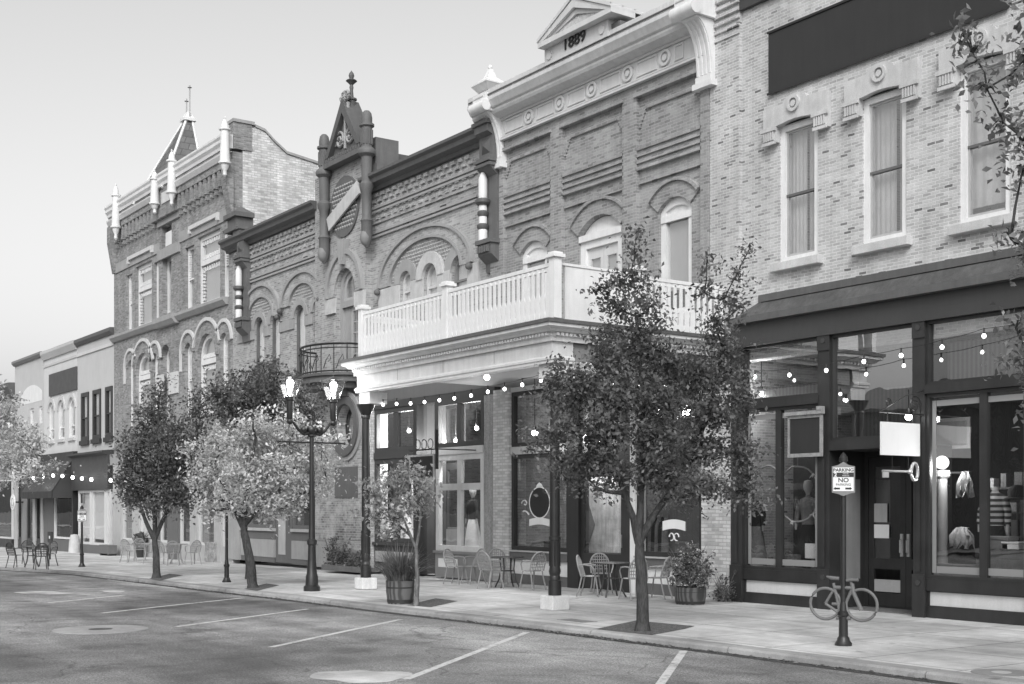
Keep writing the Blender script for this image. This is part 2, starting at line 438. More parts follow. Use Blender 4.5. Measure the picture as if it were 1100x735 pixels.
M['blind_white'] = paint('white blind', 0.84, 0.85, 0.04, 1, 0.02)
M['board_white'] = paint('whitened window board', 0.8, 0.8, 0.05, 1, 0.02)
M['glass_up'] = glass('upper sash glass', 0.24, 0.97, 0.05)
M['glass_shop'] = glass('shop glass', 0.10, 0.92, 0.008)
M['glass_sky'] = glass('transom glass', 0.42, 0.75, 0.008)
M['glass_dim'] = glass('shaded shop glass', 0.16, 0.85, 0.012)
M['void'] = paint('unlit room', 0.02, 0.9, 0.1, 1, 0.05)
M['bark'] = bark('tree bark', 0.065)
M['bark_pale'] = bark('pale tree bark', 0.17)
M['leaf_dark'] = leafmat('dark glossy leaves', 0.05, 0.23)
M['leaf_mid'] = leafmat('mid leaves', 0.09, 0.28)
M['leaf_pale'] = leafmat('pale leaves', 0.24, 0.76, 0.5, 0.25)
M['leaf_light'] = leafmat('light leaves', 0.16, 0.5)
M['leaf_grass'] = leafmat('grass blades', 0.07, 0.28)
M['leaf_flower'] = leafmat('flowering leaves', 0.04, 0.30)
M['petal'] = leafmat('pale petals', 0.5, 0.8)
M['bulb'] = glow('bulb', 9.0)
M['lantern_glow'] = glow('lantern flame', 12.0)
M['globe_glow'] = glow('lit globe', 2.2)
M['metal_mesh'] = paint('grey metal chair', 0.27, 0.45, 0.1, 4, 0.08, spec=0.6)
M['metal_dark'] = paint('dark metal furniture', 0.045, 0.45, 0.2, 4, 0.1, spec=0.6)
M['barrel'] = stripes('barrel staves', 0.055, 0.14, 4.0, 1, 0.8, 'X', 0.3, 2.0)
M['barrel_hoop'] = paint('barrel hoop', 0.035, 0.5, 0.2, 4, 0.1)
M['bike'] = paint('grey bicycle paint', 0.15, 0.5, 0.1, 4, 0.06)
M['cloth_white'] = paint('white cloth', 0.75, 0.9, 0.12, 9, 0.06)
M['cloth_dark'] = paint('black cloth', 0.02, 0.9, 0.2, 9, 0.2)
M['cloth_pale'] = paint('pale lace cloth', 0.42, 0.9, 0.3, 12, 0.2)
M['curtain'] = paint('window reflection sheet', 0.5, 0.9, 0.12, 3, 0.08)  # lighter reflection tone of the upper panes, coloured into an added sheet
M['reflection_dim'] = paint('grey window reflection sheet', 0.4, 0.9, 0.14, 3, 0.08)  # darker reflection tone of the same panes
M['cloth_grey'] = paint('grey cloth', 0.2, 0.9, 0.3, 6, 0.2)
M['stripe_cloth'] = stripes('striped jumper', 0.04, 0.5, 3.2, 1, 0.9, 'Z', 0.08)
M['lace'] = lace('etched border', 0.26, 0.04, 14)
M['paper'] = paint('paper', 0.8, 0.8, 0.03, 3, 0.02)
M['poster'] = paint('marbled poster', 0.6, 0.7, 0.5, 2.2, 0.15)
M['brass'] = paint('pale metal key', 0.55, 0.35, 0.1, 6, 0.05, metal=0.6)
M['corrugated'] = stripes('corrugated iron', 0.05, 0.11, 3.5, 1, 0.5, 'X', 0.4)
M['woodbox'] = paint('wooden crate', 0.12, 0.7, 0.3, 4, 0.2)
M['skin'] = paint('mannequin', 0.5, 0.5, 0.05, 3, 0.03)
M['textdark'] = paint('sign lettering', 0.03, 0.6, 0.05, 2, 0.02)
M['textwhite'] = paint('white sign lettering', 0.8, 0.6, 0.05, 2, 0.02)
M['glasslamp'] = glass('lantern glass', 0.02, 0.96, 0.0)

# ---------------------------------------------------------------- building helpers
def lettering(name, body, size, loc, mat, parent, ext=0.004, rz=0.0, align='CENTER', bold=0.0, sx=1.0):
    c = bpy.data.curves.new(name, 'FONT'); c.body = body; c.size = size; c.extrude = ext; c.align_x = align; c.align_y = 'CENTER'
    c.offset = bold
    t = bpy.data.objects.new(name, c); COL.objects.link(t); bpy.context.view_layer.update()
    me = bpy.data.meshes.new_from_object(t.evaluated_get(bpy.context.evaluated_depsgraph_get()))
    bpy.data.objects.remove(t); me.materials.clear(); me.materials.append(mat)
    o = bpy.data.objects.new(name, me); COL.objects.link(o)
    o.rotation_euler = (R(90), 0, rz); o.scale = (sx, 1, 1)
    if parent is not None:
        o.parent = parent; KIDS.setdefault(parent.name, []).append(o); o.location = Vector(loc) - origin(parent)
    else: o.location = loc
    return o

def window(root, u0, u1, z0, zs, za, y, fm, gm, fw=0.07, sash=None, bars=(), vbars=(), blind=None, bz=0.0, dark=True, name='window', deep=0.1, extra=None):
    """frame (part) with pane and blind (sub-parts) set in an opening whose frame front is at y"""
    if u0 > u1: u0, u1 = u1, u0
    m = MB()
    i0 = inset(u0, u1, z0, zs, za, fw)
    m.prism(arch(u0, u1, z0, zs, za), [arch(*i0)], y, y + deep)
    if sash is not None: m.box(u0+fw, u1-fw, y+0.015, y+deep-0.01, sash-0.03, sash+0.03)
    for b in bars: m.box(u0+fw, u1-fw, y+0.012, y+deep-0.012, b-0.018, b+0.018)
    for b in vbars: m.box(b-0.018, b+0.018, y+0.018, y+deep-0.018, z0+fw, zs)
    if extra: extra(m)
    w = m.build(name, fm, root)
    g = MB(); g.prism(arch(*inset(u0, u1, z0, zs, za, fw*0.6)), [], y+deep*0.5, y+deep*0.5+0.006); g.build('pane', gm, w)
    if blind is not None:
        b = MB(); q = inset(u0, u1, z0, zs, za, fw*0.5)
        b.prism(arch(q[0], q[1], max(z0+fw, bz), q[3], q[4]), [], y+deep+0.003, y+deep+0.013); b.build('blind', blind, w)
    return w

def wall(root, outline, holes, y, t, mat, name='wall'):
    return MB().prism(outline, holes, y, y+t).build(name, mat, root)
def rect(u0, u1, z0, z1): return [(u0, z0), (u1, z0), (u1, z1), (u0, z1)]

def shell(root, x0, x1, y0, y1, z0, z1, mat, roofm, left=True, right=True, roofz=None):
    """side walls, back wall and roof deck behind a front wall"""
    m = MB()
    if left: m.box(x0, x0+0.3, y0, y1, z0, z1)
    if right: m.box(x1-0.3, x1, y0, y1, z0, z1)
    m.box(x0+0.3, x1-0.3, y1-0.3, y1, z0, z1)
    m.build('side_wall', mat, root)
    rz = roofz if roofz is not None else z1-0.6
    MB().box(x0+0.3, x1-0.3, y0, y1-0.3, rz-0.2, rz).build('roof', roofm, root)

def shopwin(root, u0, u1, z0, z1, y, fm, gm, fw=0.09, vbars=(), bars=(), bw=0.05, name='shop_window', deep=0.12):
    m = MB(); m.prism(rect(u0, u1, z0, z1), [rect(u0+fw, u1-fw, z0+fw, z1-fw)], y, y+deep)
    for v in vbars: m.box(v-bw, v+bw, y+0.01, y+deep-0.01, z0+fw, z1-fw)
    for b in bars: m.box(u0+fw, u1-fw, y+0.016, y+deep-0.016, b-bw, b+bw)
    w = m.build(name, fm, root)
    MB().box(u0+fw*0.5, u1-fw*0.5, y+deep*0.55, y+deep*0.55+0.008, z0+fw*0.5, z1-fw*0.5).build('pane', gm, w)
    return w
# ================================================================ pale brick shop (right)
def pale_shop():
    xl, xr = X(765, WY), -7.4
    root = thing('brick_shop', (xl, WY, 0), 'pale brick shop with dark storefront, recessed double doors and tall sash windows above', 'shop building')
    s0 = X(785, FY)
    # ---- upper wall
    zt = 12.9; zb = 4.9
    W = [(838, 878.5), (927, 973.5), (1031, 1085.6)]
    wins = [(X(a, WY), X(b, WY)) for a, b in W]
    dx = wins[2][0]-wins[1][0]; wins.append((wins[2][0]+dx, wins[2][1]+dx))
    z0, z1 = Z(927, 264.5, WY), Z(927, 107.7, WY)
    wall(root, rect(xl, xr, zb, zt), [rect(a, b, z0, z1) for a, b in wins], WY, 0.35, M['pale_brick'], 'upper_wall')
    # left pilaster with corbelled head, lower brick pier
    p1 = X(797, WY)
    MB().box(xl+0.003, p1, WY-0.07, WY+0.01, zb, zt).build('pilaster', M['pale_brick'], root)
    m = MB()
    for i in range(6):
        z = Z(775, 46, WY) + i*0.155
        m.box(xl-0.01, p1+0.02, WY-0.10-0.012*i, WY-0.07, z, z+0.07)
    m.build('corbel_course', M['pale_brick'], root)
    MB().box(X(754, FY), s0-0.004, FY-0.02, WY+0.3, 0, zb-0.004).build('brick_pier', M['pier_brick'], root)
    shell(root, xl, xr, WY+0.35, WY+9, 0, zt-0.4, M['pale_brick'], M['interior_dark'])
    # dark cornice above and the big dark board
    m = MB(); zc = Z(795, 11, WY-0.1)
    m.prism_x([(WY, zc), (WY-0.1, zc), (WY-0.1, zc+0.5), (WY-0.3, zc+0.7), (WY-0.34, zc+1.2), (WY, zc+1.2)], p1+0.02, xr)
    m.build('cornice', M['fascia'], root)
    zs0, zs1 = Z(825.5, 100.5, WY-0.05), Z(825.5, 37, WY-0.05)
    sb = MB().box(X(825.5, WY-0.05), X(1083, WY-0.05), WY-0.05, WY-0.002, zs0, zs1).build('sign_board', M['signdark'], root)
    m = MB(); a, b = X(825.5, WY-0.06), X(1083, WY-0.06)
    m.box(a-0.03, b, WY-0.075, WY-0.05, zs1, zs1+0.045); m.box(a-0.03, b, WY-0.075, WY-0.05, zs0-0.04, zs0)
    m.build('board_edge', M['black'], sb)
    # ---- sash windows with carved hoods
    for i, (a, b) in enumerate(wins):
        w = window(root, a, b, z0, z1, z1, WY+0.03, M['white'], M['glass_up'], 0.11, sash=None, blind=M['blind'] if i != 0 else M['blind'], bz=z0+(0.25 if i == 2 else 0.0), deep=0.13)
        KIDS[w.name][:] = [k for k in KIDS[w.name] if not k.name.startswith('blind')]
        for ch in [c_ for c_ in w.children if c_.name.startswith('blind')]: bpy.data.objects.remove(ch)
        for u0, u1, ph, am, mt in ((a+0.06, a+(b-a)*(0.52, 0.6, 0.97, 0.5)[i], 0.3*i, 0.009, 'curtain'), (a+(b-a)*(0.56, 0.66, 0.0, 0.52)[i], b-0.06, 1.0+i, 0.014, 'reflection_dim')):
            if u1-u0 < 0.1 or i == 2 and mt == 'reflection_dim': continue
            m = MB(); n = 26; zt0 = z0+(0.05, 0.05, 0.3, 0.05)[i]
            pts = [(u0+(u1-u0)*q/n, WY+0.24+am*math.sin(q*1.15+ph)+am*0.5*math.sin(q*0.47)) for q in range(n+1)]
            m.add([(x_, y_, zt0) for x_, y_ in pts]+[(x_, y_, z1) for x_, y_ in pts], [(q, q+1, q+n+2, q+n+1) for q in range(n)])
            m.build('curtain', M[mt], w, 60, fix=False)  # added folded sheet, its tones stand in for reflections on plain panes
        zm = (z0+z1)/2-0.03; m = MB(); m.box(a+0.112, b-0.112, WY+0.06, WY+0.15, zm-0.025, zm+0.025); m.build('meeting_rail', M['dark_stone'], w)
        m = MB(); m.prism(rect(a+0.112, b-0.112, z0+0.112, z1-0.112), [rect(a+0.15, b-0.15, z0+0.16, z1-0.15)], WY+0.075, WY+0.15); m.build('sash_frame', M['light_trim'], w)
        c = (a+b)/2; hw = (b-a)/2
        e = hw+0.33
        top = [(c+e, z1-0.30), (c+e, z1+0.38), (c+hw*0.62, z1+0.40)]+[(c+hw*0.62*math.cos(math.pi*j/10), z1+0.40+0.13*math.sin(math.pi*j/10)) for j in range(1, 10)]+[(c-hw*0.62, z1+0.40), (c-e, z1+0.38), (c-e, z1-0.30), (c-hw-0.002, z1-0.30), (c-hw-0.002, z1+0.0)]
        arc = [(c-hw*0.72+hw*1.44*j/8, z1+0.012+0.03*math.sin(math.pi*j/8)) for j in range(9)]
        MB().prism(top+arc+[(c+hw+0.002, z1+0.0), (c+hw+0.002, z1-0.30)], [], WY-0.13, WY+0.02).build('hood', M['stone'], root)
        hd = KIDS[root.name][-1]
        for s in (-1, 1):
            m = MB()
            for j in range(5):
                x = c+s*(hw+0.05+0.058*j); m.box(x-0.018, x+0.018, WY-0.165, WY-0.128, z1-0.26, z1-0.08)
            m.box(c+s*(hw-0.02), c+s*(e+0.04), WY-0.18, WY-0.126, z1-0.08, z1-0.0)
            m.box(c+s*(hw-0.0), c+s*(e+0.01), WY-0.16, WY-0.127, z1-0.34, z1-0.28)
            m.build('carving', M['stone'], hd)
        m = MB()
        for r0, r1, y in ((0.10, 0.155, 0.05), (0.0, 0.06, 0.04)):
            n = 20
            o = [(c+r1*math.cos(6.2832*j/n), z1+0.33+r1*math.sin(6.2832*j/n)) for j in range(n)]
            h = [[(c+r0*math.cos(6.2832*j/n), z1+0.33+r0*math.sin(6.2832*j/n)) for j in range(n)]] if r0 else []
            m.prism(o, h, WY-0.13-y, WY-0.128)
        m.build('rosette', M['stone'], hd)
        MB().prism([(c-hw*0.7+hw*1.4*j/8, z1+0.002+0.03*math.sin(math.pi*j/8)) for j in range(8, -1, -1)], [], WY-0.02, WY+0.05).build('hood_shadow', M['signdark'], hd)  # dark filler paints the lens of shadow under the hood
        MB().box(a-0.14, b+0.14, WY-0.16, WY+0.12, z0-0.17, z0-0.003).build('sill', M['stone'], root, bevel=0.012)
    # ---- pent roof over the shopfront
    ey = FY-0.12; ez = Z(784.7, 344.5, ey); ex = X(784.7, ey)
    tz = Z(890, 311, WY); tx = X(817, WY)
    m = MB()
    m.add([(ex, ey, ez), (xr, ey, ez), (xr, WY-0.02, tz), (tx, WY-0.02, tz), (ex, WY-0.02, ez)], [(0, 1, 2, 3), (0, 3, 4)])
    m.box(ex, xr, ey, WY-0.02, ez-0.1, ez-0.001)
    m.build('pent_roof', M['shingle'], root, fix=True)
    pr = KIDS[root.name][-1]
    MB().box(tx, xr, WY-0.07, WY-0.001, tz-0.02, tz+0.12).build('flashing', M['cornice_dark'], pr)
    MB().box(ex-0.02, xr, ey-0.04, ey-0.002, ez-0.1, ez+0.03).build('gutter', M['cornice_dark'], pr)
    fz = Z(819, 370.2, FY)
    m = MB(); m.box(s0, xr, FY, FY+0.2, fz+0.2, ez-0.1)
    for j in range(4): m.box(s0, xr, FY-0.015-0.012*j, FY+0.2, fz+0.05*(3-j), fz+0.05*(4-j))
    m.build('fascia', M['fascia'], root)
    # ---- shopfront
    P = [(s0, X(797, FY)), (X(879, FY), X(891, FY)), (X(981, FY), X(993.5, FY))]
    q = P[2][1]+(P[1][0]-P[0][1]); P.append((q, q+0.28)); P.append((xr-0.3, xr))
    zr0, zr1 = 3.88, 4.04
    for a, b in P:
        pm = MB().box(a, b, FY, FY+0.22, 0, fz-0.003).build('pier', M['dark_trim'], root)
        m = MB(); m.box(a-0.01, b+0.01, FY-0.03, FY-0.001, 0.0, 0.75); m.box(a-0.01, b+0.01, FY-0.03, FY-0.001, fz-0.28, fz+0.06)
        c = (a+b)/2
        m.box(c-0.035, c+0.035, FY-0.03, FY-0.002, 0.8, 3.75); m.build('pilaster_block', M['dark_trim'], pm)
        for zz in (0.6, fz-0.1):
            MB().prism([(c+0.05*math.cos(j*0.5236), zz+0.05*math.sin(j*0.5236)) for j in range(12)], [], FY-0.045, FY-0.029).build('roundel', M['fascia'], pm)
    def bay(a, b, mull, border):
        MB().box(a, b, FY+0.04, FY+0.3, 0.0, 0.2).build('plinth', M['dark_trim'], root)
        MB().box(a, b, FY+0.02, FY+0.3, 0.47, 0.68).build('sill_beam', M['dark_trim'], root)
        kp = MB().box(a+0.05, b-0.05, FY+0.08, FY+0.12, 0.2, 0.47).build('kick_panel', M['stucco_light'], root)
        MB().prism(rect(a, b, 0.2, 0.47), [rect(a+0.05, b-0.05, 0.215, 0.455)], FY+0.05, FY+0.0799).build('panel_frame', M['dark_trim'], kp)
        w = shopwin(root, a, b, 0.68, zr0, FY+0.04, M['dark_trim'], M['glass_dim'], 0.06, [mull] if mull else [], bw=0.07)
        t = shopwin(root, a, b, zr1, fz-0.003, FY+0.04, M['dark_trim'], M['glass_dim'], 0.05, name='transom_window')
        MB().box(a+0.1, b-0.1, FY+0.5, FY+0.53, zr1+0.05, zr1+(0.75 if mull and mull > -15 else 0.3)).build('corrugated_panel', M['corrugated'], root)
        MB().box(a, b, FY-0.02, FY+0.2, zr0+0.002, zr1-0.002).build('transom_rail', M['dark_trim'], root)
        if border:
            m = MB(); y = FY+0.098
            m.box(a+0.08, a+0.16, y, y+0.004, 0.78, zr0-0.12); m.box(b-0.16, b-0.08, y, y+0.004, 0.78, zr0-0.12)
            segs = [(a+0.17, mull-0.07), (mull+0.07, b-0.17)]
            for c, d in segs:
                m.box(c, d, y, y+0.004, 0.78, 0.9)
                m.box(c, d, y, y+0.004, zr0-0.22, zr0-0.12)
            m.build('etched_border', M['lace'], w)
    bay(P[0][1], P[1][0], X(834, FY), True)
    bay(P[2][1], P[3][0], X(1054, FY), True)
    bay(P[3][1], P[4][0], None, False)
    # door bay
    a, b = P[1][1], P[2][0]; zl = Z(893, 484, FY); zl2 = Z(893, 473.4, FY); dy = FY+1.0
    shopwin(root, a, b, zl2, fz-0.003, FY+0.04, M['dark_trim'], M['glass_sky'], 0.05, name='transom_window')
    MB().box(a+0.1, b-0.1, FY+0.5, FY+0.53, zl2+0.05, zl2+0.95).build('corrugated_panel', M['corrugated'], root)
    MB().box(a, b, FY-0.02, FY+0.2, zl, zl2-0.003).build('door_lintel', M['dark_trim'], root)
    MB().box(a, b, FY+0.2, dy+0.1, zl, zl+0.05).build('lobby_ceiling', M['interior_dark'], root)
    MB().box(a-0.05, a, FY+0.22, dy, 0.02, zl).build('lobby_side', M['dark_trim'], root)
    MB().box(a+0.001, a+0.012, FY+0.34, dy-0.14, 0.55, 2.45).build('side_panel', M['grey_trim'], KIDS[root.name][-1])
    MB().box(b, b+0.05, FY+0.22, dy, 0.02, zl).build('lobby_side', M['dark_trim'], root)
    MB().prism(rect(a, b, 0.02, zl), [rect(a+0.08, b-0.08, 0.03, zl-0.1)], dy, dy+0.1).build('door_frame', M['dark_trim'], root)
    mid = (a+b)/2
    for s, (c, d) in enumerate(((a+0.085, mid-0.004), (mid+0.004, b-0.085))):
        m = MB(); m.prism(rect(c, d, 0.035, zl-0.105), [rect(c+0.12, d-0.12, 0.95, zl-0.3), rect(c+0.12, d-0.12, 0.3, 0.75)], dy+0.02, dy+0.075)
        dr = m.build('door', M['dark_trim'], root)
        MB().box(c+0.1, d-0.1, dy+0.045, dy+0.05, 0.93, zl-0.28).build('pane', M['glass_dim'], dr)
        MB().box(c+0.12, d-0.12, dy+0.035, dy+0.06, 0.32, 0.55).build('kick_plate', M['light_trim'], dr)
        hx = d-0.07 if s == 0 else c+0.07
        MB().box(hx-0.03, hx+0.03, dy-0.015, dy+0.019, 1.0, 1.42).tube([(hx, dy-0.02, 1.05), (hx, dy-0.06, 1.08), (hx, dy-0.06, 1.3), (hx, dy-0.02, 1.33)], 0.012).build('handle', M['brass'], dr)
    c = a+0.085
    for (px0, px1, py0, py1, mt) in ((939, 953, 541, 561, 'signwhite'), (939, 955, 563.5, 578, 'paper')):
        y = dy+0.012
        MB().box(X(px0, y), X(px1, y), y, y+0.004, Z(px0, py1, y), Z(px0, py0, y)).build('notice', M[mt] if mt == 'paper' else M['light_trim'], [k for k in KIDS[root.name] if k.name.startswith('door') and 'frame' not in k.name and 'lintel' not in k.name][0])
    # interior
    m = MB(); m.box(s0, xr-0.3, FY+0.32, WY+8.6, -0.02, 0.02); m.build('shop_floor', M['interior'], root)
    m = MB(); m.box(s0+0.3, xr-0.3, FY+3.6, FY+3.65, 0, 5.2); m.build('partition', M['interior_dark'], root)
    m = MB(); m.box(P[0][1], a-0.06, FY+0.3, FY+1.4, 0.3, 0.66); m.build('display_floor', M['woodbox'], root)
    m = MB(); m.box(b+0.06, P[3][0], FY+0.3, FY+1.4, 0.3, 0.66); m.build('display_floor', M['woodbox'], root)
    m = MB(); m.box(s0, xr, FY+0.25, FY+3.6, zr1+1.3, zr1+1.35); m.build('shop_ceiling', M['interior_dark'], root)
    m = MB(); m.box(P[0][1]+0.05, P[1][0]-0.05, FY+1.45, FY+1.5, 0.66, 3.0); m.build('display_screen', M['interior_dark'], root)
    # ---- things that hang on and stand in it
    y = FY-0.13
    r = thing('menu_board', (X(864, y), y, Z(864, 492, y)), 'dark blank menu board in a weathered pale frame on the left shop pier', 'sign')
    a, b = X(846, y), X(882, y); c, d = Z(864, 491, y), Z(864, 443, y)
    MB().box(a+0.05, b-0.05, y+0.02, y+0.05, c+0.05, d-0.1).build('board', M['signdark'], r)
    MB().prism(rect(a, b, c, d-0.05), [rect(a+0.04, b-0.04, c+0.07, d-0.11)], y, y+0.06).build('frame', M['frame_grey'], r)
    MB().box(a-0.05, b+0.03, y-0.04, y+0.07, d-0.05, d+0.02).box(b-0.08, b+0.03, y-0.05, y+0.07, d+0.02, d+0.09).build('crown', M['frame_grey'], r)
    m = MB()
    for q in (a+0.1, b-0.1): m.box(q-0.015, q+0.015, y+0.05, FY+0.06, d-0.3, d-0.27)
    m.build('bracket', M['black'], r)
    # white blade sign and its scrollwork
    xs = X(987.5, FY-0.1); y1 = FY-0.1; y0 = 17.27
    zt_, zb_ = Z(987.5, 455.5, y1), Z(987.5, 490.3, y1)
    r = thing('hanging_sign', (xs, FY, zb_), 'blank white board hung on edge from an iron scroll beside the shop doors', 'sign')
    MB().box(xs-0.015, xs+0.015, y0, y1, zb_, zt_).build('board', M['signwhite'], r)
    m = MB(); zz = zt_+0.16
    m.tube([(xs, FY+0.0, zz), (xs, y0-0.05, zz)], 0.014, 6)
    m.tube([(xs, FY, zz+0.42), (xs, FY-0.5, zz+0.3), (xs, y0, zz+0.02)], 0.01, 6)
    for cy, rr in ((FY-0.22, 0.16), (y0+0.2, 0.08)):
        m.tube([(xs, cy+rr*(1-j/26)*math.cos(j*0.5), zz+0.17+rr*(1-j/26)*math.sin(j*0.5)) for j in range(22)], 0.009, 5)
    for q in (y0+0.18, y1-0.18): m.tube([(xs, q, zz), (xs, q, zt_-0.01)], 0.012, 6)
    m.build('scroll_bracket', M['black'], r)
    kz = zb_-0.27
    r = thing('skeleton_key', (xs, (y0+y1)/2, kz), 'oversized pale skeleton key hanging below the blank white board', 'key ornament')
    m = MB(); m.tube([(xs, y0+0.05, kz), (xs, y1-0.22, kz)], 0.022, 8)
    m.tube([(xs, y1-0.13+0.09*math.cos(j*0.3927), kz+0.15*math.sin(j*0.3927)) for j in range(16)], 0.028, 8, True)
    m.box(xs-0.012, xs+0.012, y0+0.05, y0+0.2, kz-0.11, kz-0.01); m.ball((xs, y1-0.26, kz), 0.045)
    m.build('key', M['brass'], r)
    MB().tube([(xs, y0+0.3, kz), (xs, y0+0.3, zb_)], 0.006, 5).tube([(xs, y1-0.3, kz), (xs, y1-0.3, zb_)], 0.006, 5).build('wire', M['black'], r)
    return root, P, a, b
pale_root, PIERS, _, _ = pale_shop()

# window displays of the pale brick shop
def mannequin(x, y, z, h, label, top, skirt, name='mannequin', arm=None, head=True):
    r = thing(name, (x, y, z), label, 'mannequin')
    s = h/1.6
    if skirt is not None:
        MB().lathe([(0.26*s, 0.0), (0.24*s, 0.3*s), (0.19*s, 0.62*s), (0.135*s, 0.86*s)], (x, y, z), 16, 1, 0.8).build('skirt', skirt, r, 50)
    else:
        MB().lathe([(0.2*s, 0), (0.2*s, 0.03*s), (0.025*s, 0.05*s), (0.025*s, 0.8*s)], (x, y, z), 12).build('stand', M['metal_dark'], r, 40)
    m = MB().lathe([(0.13*s, 0.8*s), (0.125*s, 0.92*s), (0.16*s, 1.1*s), (0.185*s, 1.24*s), (0.16*s, 1.34*s), (0.06*s, 1.38*s), (0.05*s, 1.42*s)], (x, y, z), 18, 1.05, 0.68)
    for q in (-1, 1):
        m.tube([(x+q*0.16*s, y, z+1.3*s), (x+q*0.235*s, y-0.02, z+1.1*s), (x+q*0.25*s, y-0.05, z+0.88*s)], [0.062*s, 0.055*s, 0.045*s], 10)
    m.build('garment', top, r, 50)
    m = MB()
    if head:
        m.lathe([(0.035*s, 1.40*s), (0.045*s, 1.45*s), (0.085*s, 1.52*s), (0.095*s, 1.6*s), (0.07*s, 1.68*s), (0.01, 1.7*s)], (x, y, z), 14, 0.9, 1.05)
    else: m.lathe([(0.05*s, 1.40*s), (0.05*s, 1.45*s), (0.02*s, 1.47*s)], (x, y, z), 12)
    for q in (-1, 1): m.tube([(x+q*0.25*s, y-0.05, z+0.89*s), (x+q*0.25*s, y-0.06, z+0.76*s)], [0.03*s, 0.02*s], 8)
    m.build('body', M['skin'], r, 50)
    return r
Yd = FY+0.75
def spot(px, py, Y=Yd): return at(px, py, Y)
v = spot(1069, 560)
mannequin(v.x, Yd, 0.66, 1.75, 'headless mannequin wearing a striped jumper in the right shop window', M['stripe_cloth'], M['cloth_dark'], head=False)
v = spot(1012, 497, FY+0.5)
r = thing('globe_lamp', (v.x, v.y, 0.66), 'lit white globe lamp on a fluted pedestal behind the right shop window', 'lamp')
MB().ball((0+v.x, v.y, v.z), 0.12, 18).build('globe', M['globe_glow'], r, 60)
MB().lathe([(0.16, 0), (0.16, 0.12), (0.1, 0.16), (0.09, v.z-0.95), (0.14, v.z-0.9), (0.14, v.z-0.8)], (v.x, v.y, 0.66), 16).build('pedestal', M['grey_trim'], r, 40)
# a dark shelf of small goods along the back of the right window
y = FY+1.25; xa, xb = PIERS[2][1]+0.25, PIERS[3][0]-0.2
r = thing('display_shelf', ((xa+xb)/2, y, 0.662), 'dark open shelf of small goods along the back of the right shop window', 'shelf')
for x in (xa, xb-0.05, (xa+xb)/2): MB().box(x, x+0.05, y, y+0.3, 0.662, 2.3).build('upright', M['woodbox'], r)
SH = (1.0, 1.42, 1.84, 2.26)
for z in SH: MB().box(xa, xb, y-0.012, y+0.31, z-0.03, z).build('shelf', M['woodbox'], r)
rnd = random.Random(41); n = 0
for z in SH:
    x = xa+0.15
    while x < xb-0.15:
        w = rnd.uniform(0.06, 0.16); h = rnd.uniform(0.1, 0.3); kind = rnd.random(); mt = rnd.choice(('interior', 'light_trim', 'grey_trim', 'paper', 'woodbox', 'cloth_pale', 'mid_trim'))
        m = MB()
        if kind < 0.5: m.box(x, x+w, y+0.04, y+0.04+rnd.uniform(0.08, 0.2), z+0.002, z+0.002+h)
        else: m.lathe([(w*0.3, z+0.002), (w*0.5, z+h*0.3), (w*0.48, z+h*0.6), (w*0.2, z+h*0.8), (w*0.24, z+h)], (x+w/2, y+0.14, 0), 10)
        o = m.build('shelf_goods', M[mt], None, 40)
        tag(o, 'small boxed or bottled item among the goods on the dark window shelf', 'goods', 'small goods on the dark window shelf')
        x += w+rnd.uniform(0.04, 0.16)
a = at(1018, 466, FY+1.2)
r = thing('window_print', (a.x, a.y, a.z-0.25), 'pale framed print hung high above the lit globe lamp', 'picture')
MB().box(a.x-0.45, a.x+0.45, a.y, a.y+0.02, a.z-0.25, a.z+0.25).build('print', M['interior'], r)
MB().prism(rect(a.x-0.48, a.x+0.48, a.z-0.28, a.z+0.28), [rect(a.x-0.42, a.x+0.42, a.z-0.22, a.z+0.22)], a.y-0.03, a.y-0.001).build('frame', M['grey_trim'], r)
def drape(px, py0, py1, w, label, n, cat, Y=FY+0.55):
    a, b = at(px, py0, Y), at(px, py1, Y)
    rnd = random.Random(n); m = MB()
    k = 16
    top = [(a.x+(i/k-0.5)*w*(0.45+0.1*rnd.random()), Y+0.06*math.sin(i*1.9), a.z-0.04*abs(i-k/2)/k) for i in range(k+1)]
    midl = [(a.x+(i/k-0.5)*w, Y-0.04+0.07*math.sin(i*1.7+1), (a.z+b.z)/2+rnd.uniform(-.05, .05)) for i in range(k+1)]
    bot = [(a.x+(i/k-0.5)*w*1.05+rnd.uniform(-.02, .02), Y-0.05+0.06*math.sin(i*2.1), b.z+rnd.uniform(0, .18)*(1 if i % 2 else 0.2)) for i in range(k+1)]
    vs = top+midl+bot; fs = []
    for r_ in range(2):
        for i in range(k): fs.append((r_*(k+1)+i, r_*(k+1)+i+1, (r_+1)*(k+1)+i+1, (r_+1)*(k+1)+i))
    m.add(vs, fs); o = m.build(cat.replace(' ', '_'), M['cloth_pale'], None, 60, fix=False)
    md = o.modifiers.new('thick', 'SOLIDIFY'); md.thickness = 0.012
    tag(o, label, cat)
drape(1038, 506, 536, 0.3, 'white lace shawl draped beside the globe lamp', 3, 'shawl')
drape(1034, 566, 590, 0.5, 'fringed pale blanket hung low behind the right shop window', 5, 'blanket')
